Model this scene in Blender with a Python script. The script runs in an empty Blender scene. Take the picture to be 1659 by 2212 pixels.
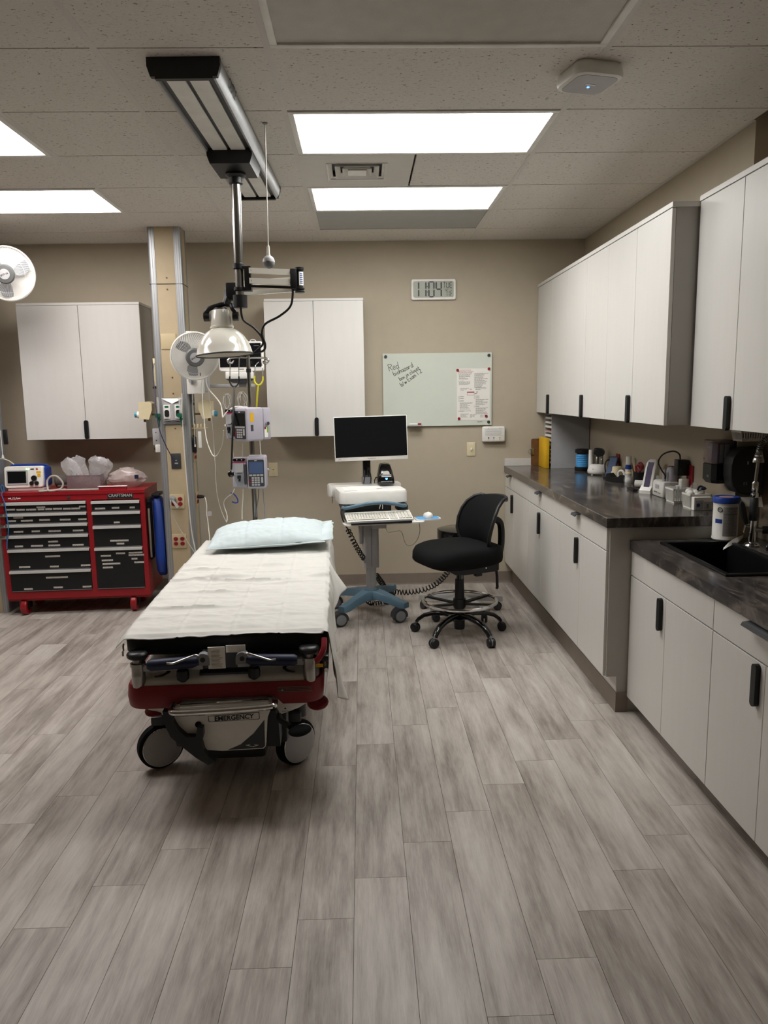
import bpy, bmesh, math, random
import numpy as np
from math import sin, cos, pi, radians as rad, sqrt
from mathutils import Vector, Matrix, noise

S = bpy.context.scene
COL = S.collection
random.seed(7)

# ---------------------------------------------------------------- camera
FPX, PIT, YAW, ROL, CAMZ = 1642.7, 0.1551, 0.0270, -0.0154, 1.6402
_f = Vector((sin(YAW) * cos(PIT), cos(YAW) * cos(PIT), -sin(PIT)))
_r0 = Vector((cos(YAW), -sin(YAW), 0)); _u0 = _r0.cross(_f)
_r = cos(ROL) * _r0 + sin(ROL) * _u0; _u = -sin(ROL) * _r0 + cos(ROL) * _u0
cd = bpy.data.cameras.new('camera'); cam = bpy.data.objects.new('camera', cd); COL.objects.link(cam)
cam.matrix_world = Matrix(((_r.x, _u.x, -_f.x, 0), (_r.y, _u.y, -_f.y, 0), (_r.z, _u.z, -_f.z, CAMZ), (0, 0, 0, 1)))
cd.sensor_fit = 'VERTICAL'; cd.sensor_height = 24.0; cd.lens = 24.0 * FPX / 2212; cd.clip_start = .05
S.camera = cam

def P(px, py, Y=None, X=None, Z=None):
    """the point of the room that the photograph shows at this pixel, on a plane of known X, Y or Z"""
    d = _f + _r * ((px - 829.5) / FPX) - _u * ((py - 1106) / FPX)
    t = X / d.x if X is not None else (Y / d.y if Y is not None else (Z - CAMZ) / d.z)
    return Vector((d.x * t, d.y * t, d.z * t + CAMZ))

# ---------------------------------------------------------------- world, exposure
wd = bpy.data.worlds.new('world'); S.world = wd; wd.use_nodes = True
wd.node_tree.nodes['Background'].inputs[0].default_value = (.9, .95, 1, 1)
wd.node_tree.nodes['Background'].inputs[1].default_value = 0.0
S.view_settings.view_transform = 'Standard'; S.view_settings.look = 'None'
S.view_settings.gamma = 1.0; S.view_settings.use_curve_mapping = False
S.view_settings.exposure = 0.92
S.cycles.use_denoising = True
S.cycles.max_bounces = 10; S.cycles.diffuse_bounces = 6; S.cycles.caustics_reflective = False; S.cycles.caustics_refractive = False
S.cycles.sample_clamp_indirect = 6.0
LAMP_W = 8.0            # radiance of a lit ceiling lens
LAMP_COL = (1.0, .995, .975)

# ---------------------------------------------------------------- room dimensions
HC = 2.855; YB = 6.396; XR = 1.839; XRN = 1.965; YSTEP = 3.68; XL = -5.19; YF = -1.953
COLS = [-0.3104 + 1.2192 * k for k in range(-4, 2)]      # main tees
ROW = lambda k: 2.9245 + .6096 * k

# ---------------------------------------------------------------- materials
def lin(c):
    if isinstance(c, str): c = [int(c[i:i + 2], 16) for i in (0, 2, 4)]
    return tuple(((v / 255) / 12.92 if v / 255 <= .04045 else ((v / 255 + .055) / 1.055) ** 2.4) for v in c) + (1,)

def newmat(name):
    m = bpy.data.materials.new(name); m.use_nodes = True
    return m, m.node_tree, m.node_tree.nodes['Principled BSDF']

def link(t, a, b): t.links.new(a, b)

def mat(name, c, rough=.5, metal=0, spec=.5, var=.06, nscale=12, bump=0, bscale=200, coat=0, emit=0, alpha=1, trans=0, ior=1.45, stretch=None):
    m, t, b = newmat(name); N = t.nodes
    tc = N.new('ShaderNodeTexCoord'); nz = N.new('ShaderNodeTexNoise'); nz.inputs['Scale'].default_value = nscale
    nz.inputs['Detail'].default_value = 4
    src = tc.outputs['Object']
    if stretch:
        mp = N.new('ShaderNodeMapping'); mp.inputs['Scale'].default_value = stretch; link(t, src, mp.inputs[0]); src = mp.outputs[0]
    link(t, src, nz.inputs['Vector'])
    rp = N.new('ShaderNodeValToRGB'); L = lin(c)
    rp.color_ramp.elements[0].position = .3; rp.color_ramp.elements[1].position = .7
    rp.color_ramp.elements[0].color = tuple(v * (1 - var) for v in L[:3]) + (1,)
    rp.color_ramp.elements[1].color = tuple(min(1, v * (1 + var)) for v in L[:3]) + (1,)
    link(t, nz.outputs[0], rp.inputs[0]); link(t, rp.outputs[0], b.inputs['Base Color'])
    b.inputs['Roughness'].default_value = rough; b.inputs['Metallic'].default_value = metal
    b.inputs['Specular IOR Level'].default_value = spec; b.inputs['Coat Weight'].default_value = coat
    b.inputs['Alpha'].default_value = alpha; b.inputs['Transmission Weight'].default_value = trans; b.inputs['IOR'].default_value = ior
    if emit:
        b.inputs['Emission Color'].default_value = L; b.inputs['Emission Strength'].default_value = emit
    if bump:
        n2 = N.new('ShaderNodeTexNoise'); n2.inputs['Scale'].default_value = bscale; n2.inputs['Detail'].default_value = 3
        link(t, src, n2.inputs['Vector'])
        bp = N.new('ShaderNodeBump'); bp.inputs['Strength'].default_value = bump; bp.inputs['Distance'].default_value = .002
        link(t, n2.outputs[0], bp.inputs['Height']); link(t, bp.outputs[0], b.inputs['Normal'])
    return m

M = {}
M['wall'] = mat('wall_paint', 'b4a995', .75, var=.02, bump=.15, bscale=160)
M['base'] = mat('vinyl_base', '80756a', .5)
M['white'] = mat('white_laminate', 'cfccc7', .42, var=.012, nscale=30, stretch=(1, 1, .1))
M['carcass'] = mat('cabinet_carcass', 'a8a49e', .5, var=.02)
M['blackhandle'] = mat('black_plastic_handle', '0b0c0e', .45)
M['black'] = mat('black_plastic', '141516', .42)
M['blackgloss'] = mat('black_gloss', '0b0c0d', .12, coat=.4)
M['blackfab'] = mat('black_fabric', '0f1011', .9, bump=.5, bscale=500, spec=.2)
M['blackmatt'] = mat('black_vinyl_mattress', '0d0e10', .6, bump=.2, bscale=300)
M['darkgrey'] = mat('dark_grey_plastic', '37393c', .45)
M['grey'] = mat('grey_plastic', '84868a', .45)
M['lightgrey'] = mat('light_grey_plastic', 'a9a8a8', .45)
M['lilac'] = mat('lilac_grey_plastic', 'aba6b0', .42)
M['chrome'] = mat('chrome', 'd8d8d8', .12, metal=1, var=.02)
M['steel'] = mat('brushed_steel', 'a2a09c', .3, metal=1, stretch=(1, 1, .05), nscale=80)
M['polesteel'] = mat('polished_pole', '8f8d89', .22, metal=1, var=.02)
M['alu'] = mat('aluminium_extrusion', 'a9abac', .42, metal=.7, stretch=(1, 1, .03), nscale=60)
M['plasticwhite'] = mat('white_plastic', 'e4e2dc', .38)
M['cream'] = mat('cream_enamel', 'e2deD2', .14, coat=.3, var=.015)
M['handlealu'] = mat('bright_aluminium_pull', 'd6d5d2', .4, metal=.4, var=.02)
M['key'] = mat('white_key', 'cfccc2', .5)
M['hubgrey'] = mat('fan_hub_grey', '5f605f', .45)
M['cuffgrey'] = mat('grey_cuff_fabric', '5a5350', .85)
M['cordblue'] = mat('blue_cord', '2f6ea8', .5)
M['beige'] = mat('beige_panel', 'b3a284', .55, var=.03)
M['beigeplate'] = mat('beige_plate', 'bcab88', .5, var=.03)
M['ivory'] = mat('ivory_plastic', 'd8cba6', .45)
M['red'] = mat('red_enamel', '8f1820', .34, var=.04)
M['redbump'] = mat('red_bumper', '7d1a22', .45)
M['redplastic'] = mat('red_plastic', '8e1a26', .45)
M['blue'] = mat('blue_plastic', '1d3d8f', .4)
M['navy'] = mat('navy_grip', '141d3a', .5)
M['teal'] = mat('teal_plastic', '3d93a8', .4)
M['green'] = mat('green_plastic', '0f5f45', .4)
M['cartblue'] = mat('blue_grey_cart_base', '587587', .45)
M['skyblue'] = mat('blue_mouse_pad', '4aa0e0', .5)
M['paper'] = mat('paper', 'e9e6df', .8, var=.02)
M['sheet'] = mat('white_sheet', 'cccac4', .85, var=.01, bump=.15, bscale=900)
M['pillow'] = mat('pale_blue_pillowcase', 'c4d0d2', .75, var=.015, bump=.1, bscale=700)
M['ink'] = mat('black_ink', '1c1c1e', .7)
M['greyink'] = mat('grey_print', '77736e', .8)
M['redink'] = mat('red_print', 'a02b3a', .7)
M['whiteink'] = mat('white_print', 'd9d9d9', .6)
M['screen'] = mat('dark_screen', '121416', .16, coat=.2)
M['lcd'] = mat('grey_lcd', 'a2a597', .35)
M['bluelcd'] = mat('blue_grey_lcd', '4a5c7d', .25)
M['glassboard'] = mat('glass_board', 'd3d8cc', .08, coat=.5, var=.01)
M['yellow'] = mat('yellow_plastic', 'd9d22e', .45)
M['yellowlabel'] = mat('yellow_label', 'd9a916', .6)
M['wood'] = mat('brown_hardboard', '6d4a2c', .5, var=.15, nscale=30)
M['cable'] = mat('grey_cable', 'a9a49a', .5)
M['whitecable'] = mat('white_cable', 'd6d2c7', .45)
M['blackcable'] = mat('black_cable', '141414', .45)
M['ceilwhite'] = mat('white_tee', 'd0ccc5', .5, var=.02)
M['accent'] = mat('smooth_grey_panel', 'adadaa', .6, var=.02)
M['dark'] = mat('dark_void', '0a0a0a', .9)
M['sinkblack'] = mat('black_composite_sink', '0e0e0f', .35, bump=.1)
M['pink'] = mat('pink_liquid_pack', 'b58f8a', .5)
M['green2'] = mat('lime_plastic', '7fae3c', .5)
M['magenta'] = mat('magenta_stripe', 'b8285a', .5)
M['led'] = mat('blue_led', '3a7bff', .4, emit=6)
M['greenled'] = mat('green_led', '7dff8a', .4, emit=3)
M['orange'] = mat('orange_label', 'd86a3a', .6)
M['purple'] = mat('purple_cable', '3b2f52', .5)

def clear(name, c, a, rough=.15):
    m, t, b = newmat(name); N = t.nodes
    nz = N.new('ShaderNodeTexNoise'); nz.inputs['Scale'].default_value = 25
    tc = N.new('ShaderNodeTexCoord'); link(t, tc.outputs['Object'], nz.inputs['Vector'])
    mr = N.new('ShaderNodeMapRange'); mr.inputs[3].default_value = a * .7; mr.inputs[4].default_value = min(1, a * 1.3)
    link(t, nz.outputs[0], mr.inputs[0]); link(t, mr.outputs[0], b.inputs['Alpha'])
    b.inputs['Base Color'].default_value = lin(c); b.inputs['Roughness'].default_value = rough; b.inputs['Specular IOR Level'].default_value = .8
    return m
M['clear'] = clear('clear_plastic', 'd8dadb', .28)
M['film'] = clear('plastic_film', 'dcd9da', .34, .14)
M['filmpink'] = clear('pinkish_film', 'cabcb8', .6, .22)
M['smoke'] = clear('smoky_plastic', '8a7476', .55)

def plank_mat():
    m, t, b = newmat('grey_oak_plank'); N = t.nodes
    tc = N.new('ShaderNodeTexCoord'); oi = N.new('ShaderNodeObjectInfo')
    sc = N.new('ShaderNodeVectorMath'); sc.operation = 'SCALE'; sc.inputs[3].default_value = 7.31
    link(t, oi.outputs['Location'], sc.inputs[0])
    ad = N.new('ShaderNodeVectorMath'); ad.operation = 'ADD'
    link(t, tc.outputs['Object'], ad.inputs[0]); link(t, sc.outputs[0], ad.inputs[1])
    def nz(scale, detail, ro, dist=0):
        mp = N.new('ShaderNodeMapping'); mp.inputs['Scale'].default_value = scale; link(t, ad.outputs[0], mp.inputs[0])
        n = N.new('ShaderNodeTexNoise'); n.inputs['Scale'].default_value = 1; n.inputs['Detail'].default_value = detail
        n.inputs['Roughness'].default_value = ro; n.inputs['Distortion'].default_value = dist; link(t, mp.outputs[0], n.inputs['Vector'])
        return n.outputs[0]
    n1 = nz((9, 1.7, 1), 6, .62, .18)      # broad weathered patches
    n2 = nz((36, 2.2, 1), 6, .65, .15)      # streaks
    n3 = nz((230, 14, 1), 3, .6)      # fine grain
    def mul(a, k):
        q = N.new('ShaderNodeMath'); q.operation = 'MULTIPLY'; link(t, a, q.inputs[0]); q.inputs[1].default_value = k; return q.outputs[0]
    def add(a, c):
        q = N.new('ShaderNodeMath'); q.operation = 'ADD'; link(t, a, q.inputs[0]); link(t, c, q.inputs[1]); return q.outputs[0]
    s = add(add(add(mul(n1, .62), mul(n2, .34)), mul(n3, .14)), mul(oi.outputs['Random'], .08))
    rp = N.new('ShaderNodeValToRGB'); e = rp.color_ramp.elements
    e[0].position = .42; e[0].color = lin('736a63'); e[1].position = .76; e[1].color = lin('c4beb6')
    q = e.new(.52); q.color = lin('968d85'); q = e.new(.62); q.color = lin('aea69e')
    link(t, s, rp.inputs[0]); link(t, rp.outputs[0], b.inputs['Base Color'])
    b.inputs['Roughness'].default_value = .42; b.inputs['Specular IOR Level'].default_value = .35
    bp = N.new('ShaderNodeBump'); bp.inputs['Strength'].default_value = .12; bp.inputs['Distance'].default_value = .001
    link(t, n2, bp.inputs['Height']); link(t, bp.outputs[0], b.inputs['Normal'])
    return m
M['plank'] = plank_mat()

def tile_mat():
    m, t, b = newmat('fissured_ceiling_tile'); N = t.nodes
    tc = N.new('ShaderNodeTexCoord'); oi = N.new('ShaderNodeObjectInfo')
    ad = N.new('ShaderNodeVectorMath'); ad.operation = 'ADD'
    link(t, tc.outputs['Object'], ad.inputs[0]); link(t, oi.outputs['Location'], ad.inputs[1])
    mp = N.new('ShaderNodeMapping'); mp.inputs['Scale'].default_value = (65, 110, 1); link(t, ad.outputs[0], mp.inputs[0])
    n = N.new('ShaderNodeTexNoise'); n.inputs['Scale'].default_value = 1; n.inputs['Detail'].default_value = 2.5; n.inputs['Distortion'].default_value = .8
    link(t, mp.outputs[0], n.inputs['Vector'])
    rp = N.new('ShaderNodeValToRGB'); e = rp.color_ramp.elements
    e[0].position = .29; e[0].color = lin('6d6861'); e[1].position = .36; e[1].color = lin('d6d1c9')
    q = e.new(.75); q.color = lin('dedad2')
    link(t, n.outputs[0], rp.inputs[0]); link(t, rp.outputs[0], b.inputs['Base Color']); b.inputs['Roughness'].default_value = .9
    bp = N.new('ShaderNodeBump'); bp.inputs['Strength'].default_value = .35; bp.inputs['Distance'].default_value = .003
    link(t, n.outputs[0], bp.inputs['Height']); link(t, bp.outputs[0], b.inputs['Normal'])
    return m
M['tile'] = tile_mat()

def counter_mat():
    m, t, b = newmat('dark_stone_laminate'); N = t.nodes
    tc = N.new('ShaderNodeTexCoord'); mp = N.new('ShaderNodeMapping'); mp.inputs['Scale'].default_value = (9, 2.6, 4)
    mp.inputs['Rotation'].default_value = (0, 0, .5); link(t, tc.outputs['Object'], mp.inputs[0])
    n = N.new('ShaderNodeTexNoise'); n.inputs['Scale'].default_value = 1.6; n.inputs['Detail'].default_value = 9; n.inputs['Roughness'].default_value = .65; n.inputs['Distortion'].default_value = 1.5
    link(t, mp.outputs[0], n.inputs['Vector'])
    rp = N.new('ShaderNodeValToRGB'); e = rp.color_ramp.elements
    e[0].position = .32; e[0].color = lin('2c2928'); e[1].position = .72; e[1].color = lin('7a7069')
    q = e.new(.52); q.color = lin('484340')
    link(t, n.outputs[0], rp.inputs[0]); link(t, rp.outputs[0], b.inputs['Base Color'])
    b.inputs['Roughness'].default_value = .16; b.inputs['Specular IOR Level'].default_value = .6
    return m
M['counter'] = counter_mat()

def lens_mat(name, power, col=None):
    """prismatic acrylic lens over fluorescent tubes: brighter over each tube"""
    m, t, b = newmat(name); N = t.nodes
    tc = N.new('ShaderNodeTexCoord'); sp = N.new('ShaderNodeSeparateXYZ'); link(t, tc.outputs['Object'], sp.inputs[0])
    w = N.new('ShaderNodeMath'); w.operation = 'MULTIPLY'; w.inputs[1].default_value = 2 * pi / .27; link(t, sp.outputs['Y'], w.inputs[0])
    c = N.new('ShaderNodeMath'); c.operation = 'COSINE'; link(t, w.outputs[0], c.inputs[0])
    k = N.new('ShaderNodeMapRange'); k.inputs[1].default_value = -1; k.inputs[2].default_value = 1
    k.inputs[3].default_value = power * .75; k.inputs[4].default_value = power * 1.25; link(t, c.outputs[0], k.inputs[0])
    b.inputs['Base Color'].default_value = lin('e6e6e2'); b.inputs['Roughness'].default_value = .4
    b.inputs['Emission Color'].default_value = (col or LAMP_COL) + (1,); link(t, k.outputs[0], b.inputs['Emission Strength'])
    return m
M['lens'] = lens_mat('lit_prismatic_lens', LAMP_W)
M['lenswarm'] = lens_mat('lit_prismatic_lens_rosy_tubes', LAMP_W, (1.0, .955, .935))
M['lensoff'] = mat('unlit_prismatic_lens', 'b9b5ad', .35, bump=.5, bscale=260)

# ---------------------------------------------------------------- mesh builder
def crv(pts, n=6, closed=False):
    """Catmull-Rom through the points"""
    pts = [Vector(p) for p in pts]; out = []; m = len(pts)
    rng = range(m if closed else m - 1)
    for i in rng:
        g = (lambda j: pts[j % m]) if closed else (lambda j: pts[min(max(j, 0), m - 1)])
        a, b, c, d = g(i - 1), g(i), g(i + 1), g(i + 2)
        for k in range(n):
            s = k / n
            out.append(.5 * ((2 * b) + (c - a) * s + (2 * a - 5 * b + 4 * c - d) * s * s + (3 * b - a - 3 * c + d) * s ** 3))
    if not closed: out.append(pts[-1])
    return out

def rr(x0, x1, y0, y1, r, n=5):
    o = []
    for cx, cy, a in ((x1 - r, y1 - r, 0), (x0 + r, y1 - r, 90), (x0 + r, y0 + r, 180), (x1 - r, y0 + r, 270)):
        for k in range(n + 1):
            t = rad(a + 90 * k / n); o.append((cx + r * cos(t), cy + r * sin(t)))
    return o

class MB:
    def __init__(s): s.v = []; s.f = []
    def add(s, vs, fs):
        o = len(s.v); s.v += [tuple(v) for v in vs]; s.f += [tuple(i + o for i in f) for f in fs]; return s
    def box(s, x0, x1, y0, y1, z0, z1):
        return s.add([(x0, y0, z0), (x1, y0, z0), (x1, y1, z0), (x0, y1, z0), (x0, y0, z1), (x1, y0, z1), (x1, y1, z1), (x0, y1, z1)],
                     [(0, 3, 2, 1), (4, 5, 6, 7), (0, 1, 5, 4), (1, 2, 6, 5), (2, 3, 7, 6), (3, 0, 4, 7)])
    def rb(s, x0, x1, y0, y1, z0, z1, r=.004, n=2):
        bm = bmesh.new(); bmesh.ops.create_cube(bm, size=1)
        for v in bm.verts: v.co = Vector((x0 + (v.co.x + .5) * (x1 - x0), y0 + (v.co.y + .5) * (y1 - y0), z0 + (v.co.z + .5) * (z1 - z0)))
        r = min(r, .49 * min(x1 - x0, y1 - y0, z1 - z0))
        bmesh.ops.bevel(bm, geom=bm.edges[:], offset=r, segments=n, profile=.5, affect='EDGES')
        bm.verts.index_update()
        s.add([v.co[:] for v in bm.verts], [[v.index for v in f.verts] for f in bm.faces]); bm.free(); return s
    def ring(s, c, d, r, n):
        d = Vector(d).normalized(); a = d.orthogonal().normalized(); b = d.cross(a)
        return [Vector(c) + a * (r * cos(2 * pi * k / n)) + b * (r * sin(2 * pi * k / n)) for k in range(n)]
    def loft(s, rings, cap=True, closed=False):
        n = len(rings[0]); m = len(rings); vs = [p for r in rings for p in r]; fs = []
        for i in range(m if closed else m - 1):
            for k in range(n):
                a, b = i * n, ((i + 1) % m) * n
                fs.append((a + k, a + (k + 1) % n, b + (k + 1) % n, b + k))
        if cap and not closed: fs += [tuple(range(n - 1, -1, -1)), tuple((m - 1) * n + k for k in range(n))]
        return s.add(vs, fs)
    def cyl(s, a, b, r, r2=None, n=16):
        a = Vector(a); b = Vector(b); d = b - a; return s.loft([s.ring(a, d, r, n), s.ring(b, d, r if r2 is None else r2, n)])
    def tube(s, pts, r, n=8, closed=False):
        pts = [Vector(p) for p in pts]; m = len(pts); rings = []
        T = [(pts[(i + 1) % m if closed else min(i + 1, m - 1)] - pts[(i - 1) if closed else max(i - 1, 0)]).normalized() for i in range(m)]
        u = T[0].orthogonal().normalized()
        for i in range(m):
            u = (u - T[i] * u.dot(T[i]));  u = u.normalized() if u.length > 1e-6 else T[i].orthogonal().normalized()
            w = T[i].cross(u); ri = r[i] if isinstance(r, (list, tuple)) else r
            rings.append([pts[i] + u * (ri * cos(2 * pi * k / n)) + w * (ri * sin(2 * pi * k / n)) for k in range(n)])
        return s.loft(rings, True, closed)
    def lathe(s, prof, c=(0, 0, 0), d=(0, 0, 1), n=28):
        d = Vector(d).normalized(); c = Vector(c)
        return s.loft([s.ring(c + d * h, d, max(r, 1e-4), n) for r, h in prof])
    def prism(s, poly, a, b, ax='z'):
        g = {'x': lambda p, h: (h, p[0], p[1]), 'y': lambda p, h: (p[0], h, p[1]), 'z': lambda p, h: (p[0], p[1], h)}[ax]
        return s.loft([[g(p, a) for p in poly], [g(p, b) for p in poly]])
    def ell(s, c, rx, ry, rz, n=16, m=10):
        return s.loft([[(c[0] + rx * sin(pi * (i + .02) / (m + .04)) * cos(2 * pi * k / n), c[1] + ry * sin(pi * (i + .02) / (m + .04)) * sin(2 * pi * k / n), c[2] - rz * cos(pi * (i + .02) / (m + .04))) for k in range(n)] for i in range(m + 1)])
    def torus(s, c, d, R, r, n=36, k=8):
        return s.tube(s.ring(c, d, R, n), r, k, closed=True)
    def xf(s, mtx):
        s.v = [tuple(mtx @ Vector(v)) for v in s.v]; return s
    def join(s, o): return s.add(o.v, o.f)

ORG = {}                      # things whose parts are given in room coordinates
def sink_into(name, mb, m, parent=None, smooth=35):
    me = bpy.data.meshes.new(name)
    v = mb.v
    if parent is not None:
        rt = parent
        while rt.parent is not None: rt = rt.parent
        if rt.name in ORG:
            iv = ORG[rt.name]; v = [tuple(iv @ Vector(p)) for p in v]
    me.from_pydata(v, [], mb.f); me.validate(); me.update()
    bm = bmesh.new(); bm.from_mesh(me); bmesh.ops.recalc_face_normals(bm, faces=bm.faces[:]); bm.to_mesh(me); bm.free()
    if smooth:
        me.shade_smooth(); me.set_sharp_from_angle(angle=rad(smooth))
    if m is not None: me.materials.append(M[m] if isinstance(m, str) else m)
    o = bpy.data.objects.new(name, me); COL.objects.link(o)
    if parent is not None: o.parent = parent
    return o

def tag(o, label, cat, group=None):
    o['label'] = label; o['category'] = cat
    if group: o['group'] = group
    return o
def thing(name, label, cat, loc=(0, 0, 0), rz=0, group=None, room=False):
    o = bpy.data.objects.new(name, None); COL.objects.link(o); o.empty_display_size = .05
    o.location = loc; o.rotation_euler = (0, 0, rad(rz)); tag(o, label, cat, group)
    if room: ORG[o.name] = (Matrix.Translation(loc) @ Matrix.Rotation(rad(rz), 4, 'Z')).inverted()
    return o
def part(T, name, mb, m, smooth=35, label=None, stuff=False):
    o = sink_into(name, mb, m, T, smooth)
    if label: o['label'] = label
    if stuff: o['kind'] = 'stuff'
    return o
def struct(name, mb, m, parent=None):
    o = sink_into(name, mb, m, parent, 0)
    if parent is None: o['kind'] = 'structure'
    return o
def single(name, mb, m, label, cat, loc=None, group=None, smooth=35):
    """a thing of one mesh; its origin goes to loc (room coordinates in mb)"""
    if loc is None:
        a = np.array(mb.v); loc = ((a[:, 0].min() + a[:, 0].max()) / 2, (a[:, 1].min() + a[:, 1].max()) / 2, a[:, 2].min())
    mb.xf(Matrix.Translation(-Vector(loc))); o = sink_into(name, mb, m, None, smooth); o.location = loc
    return tag(o, label, cat, group)
def base_of(mb_list):
    a = np.array([v for m in mb_list for v in m.v]); return ((a[:, 0].min() + a[:, 0].max()) / 2, (a[:, 1].min() + a[:, 1].max()) / 2, a[:, 2].min())

def textmb(txt, size, mtx, align='CENTER', sx=1.0, ext=.0002, bold=0):
    cu = bpy.data.curves.new('t', 'FONT'); cu.body = txt; cu.size = size; cu.align_x = align; cu.align_y = 'CENTER'; cu.extrude = ext; cu.resolution_u = 3; cu.offset = bold
    ob = bpy.data.objects.new('t', cu); COL.objects.link(ob); dg = bpy.context.evaluated_depsgraph_get(); dg.update()
    me = bpy.data.meshes.new_from_object(ob.evaluated_get(dg)); b = MB()
    b.add([mtx @ Vector((v.co.x * sx, v.co.y, v.co.z)) for v in me.vertices], [tuple(p.vertices) for p in me.polygons])
    bpy.data.objects.remove(ob); bpy.data.curves.remove(cu); bpy.data.meshes.remove(me); return b
def frame(o, right, up):
    r = Vector(right).normalized(); u = Vector(up).normalized(); n = r.cross(u); o = Vector(o)
    return Matrix(((r.x, u.x, n.x, o.x), (r.y, u.y, n.y, o.y), (r.z, u.z, n.z, o.z), (0, 0, 0, 1)))
FRONT = lambda x, y, z: frame((x, y, z), (1, 0, 0), (0, 0, 1))      # reads from the camera's side (faces -Y)
SEG = {'0': 'abcdef', '1': 'bc', '4': 'fgbc', '7': 'abc', 'T': 'aX', 'U': 'bcdef', 'E': 'adefg', 'F': 'aefg'}
def seg7(ch, mtx, w, h, t):
    b = MB(); g = t * .12
    def hb(x0, x1, y): b.add([(x0, y, 0), (x0 + t / 2, y + t / 2, 0), (x1 - t / 2, y + t / 2, 0), (x1, y, 0), (x1 - t / 2, y - t / 2, 0), (x0 + t / 2, y - t / 2, 0)], [(0, 1, 2, 3, 4, 5)])
    def vb(x, y0, y1): b.add([(x, y0, 0), (x - t / 2, y0 + t / 2, 0), (x - t / 2, y1 - t / 2, 0), (x, y1, 0), (x + t / 2, y1 - t / 2, 0), (x + t / 2, y0 + t / 2, 0)], [(0, 1, 2, 3, 4, 5)])
    for c in SEG[ch]:
        if c == 'a': hb(-w / 2 + g, w / 2 - g, h / 2)
        if c == 'g': hb(-w / 2 + g, w / 2 - g, 0)
        if c == 'd': hb(-w / 2 + g, w / 2 - g, -h / 2)
        if c == 'b': vb(w / 2, g, h / 2 - g)
        if c == 'c': vb(w / 2, -h / 2 + g, -g)
        if c == 'f': vb(-w / 2, g, h / 2 - g)
        if c == 'e': vb(-w / 2, -h / 2 + g, -g)
        if c == 'X': vb(0, g, h / 2 - g); vb(0, -h / 2 + g, -g)
    return b.xf(mtx)
# ================================================================ THE SETTING
# floor: planks 0.178 x 1.0 m, each row stepping 0.2 m
floor = struct('floor', MB().box(XL, XRN, YF, YB, -.05, -.004), 'dark')
pm = None; PW = .1782; GAP = .0007
def plank(x0, x1, y0, y1):
    global pm
    full = abs(x1 - x0 - PW) < 1e-4 and abs(y1 - y0 - 1.003) < 1e-4
    if full and pm is not None:
        o = bpy.data.objects.new('plank', pm); COL.objects.link(o); o.parent = floor
    else:
        w, l = (x1 - x0) / 2 - GAP, (y1 - y0) / 2 - GAP
        o = struct('plank', MB().box(-w, w, -l, l, -.005, 0), 'plank', floor)
        if full: pm = o.data
    o.location = ((x0 + x1) / 2, (y0 + y1) / 2, 0)
for k in range(-21, 12):
    x0 = -.0555 + PW * k; x1 = min(x0 + PW, XRN); x0 = max(x0, XL)
    if x1 - x0 < .02: continue
    s = (2.785 + .2 * k) % 1.003 - 1.003 + .6
    while s < YB:
        a, c = max(s, .6), min(s + 1.003, YB)
        if c - a > .01: plank(x0, x1, a, c)
        s += 1.003
# boards behind the camera and in the far left of the room that the picture never shows
mbs = MB()
mbs.box(XL, XRN, YF, .599, -.004, 0).box(XL, -.0555 - PW * 21 - .001, .6, YB, -.004, 0)
o = struct('plank_field', mbs, 'plank', floor); o['kind'] = 'stuff'

# walls
struct('wall_back', MB().box(XL - .1, 2.3, YB, YB + .1, 0, HC + .05), 'wall')
struct('wall_right', MB().box(XR, 2.3, YSTEP, YB, 0, HC + .05), 'wall')
struct('wall_right_recess', MB().box(XRN, 2.3, YF, YSTEP, 0, HC + .05), 'wall')
struct('wall_left', MB().box(XL - .1, XL, YF, YB, 0, HC + .05), 'wall')
struct('wall_front', MB().box(XL - .1, 2.3, YF - .1, YF, 0, HC + .05), 'wall')
cove = [(YB - .012, 0), (YB, 0), (YB, .1016), (YB - .003, .1016), (YB - .004, .02), (YB - .007, .007)]
struct('baseboard_back', MB().prism(cove, XL, 1.275, 'x'), 'base')

# suspended ceiling: tees, lay-in tiles
ceil = struct('ceiling', MB().box(XL - .1, 2.3, YF - .1, YB + .1, HC + .1, HC + .15), 'ceilwhite')
LIGHT_CELLS = {(4, 2): 1, (4, 4): 1, (4, 0): 0, (2, 2): 1, (2, 4): 1, (2, 0): 0, (2, -2): 0, (4, -3): 0}   # (column, row): lit?
tm = {}
def tile(x0, x1, y0, y1, m='tile'):
    w, l = (x1 - x0) / 2 - .012, (y1 - y0) / 2 - .0035
    key = (round(w, 3), round(l, 3), m)
    if key in tm: o = bpy.data.objects.new('ceiling_tile', tm[key]); COL.objects.link(o); o.parent = ceil
    else:
        o = struct('ceiling_tile', MB().box(-w, w, -l, l, 0, .015), m, ceil); tm[key] = o.data
    o.location = ((x0 + x1) / 2, (y0 + y1) / 2, HC)
    return o
for ci in range(-1, 5):
    xa = COLS[ci] if ci >= 0 else XL
    xb = COLS[ci + 1] if ci + 1 < len(COLS) - 0 and ci + 1 <= 5 else XR
    if ci == -1: xb = COLS[0]
    for k in range(-8, 7):
        ya, yb = ROW(k - 1), min(ROW(k), YB)
        if (ci, k) in LIGHT_CELLS or yb - ya < .05: continue
        if ci == -1 and xb - xa < .05: continue
        if ci == 4 and k == 3:                     # the air diffuser takes the left half
            tile((xa + xb) / 2, xb, ya, yb); continue
        if ci == 4 and k == 5: continue            # smooth grey panel
        if ci in (1, 3): tile(xa, (xa + xb) / 2, ya, yb); tile((xa + xb) / 2, xb, ya, yb)
        else: tile(xa, xb, ya, yb)
xa = COLS[5]
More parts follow.
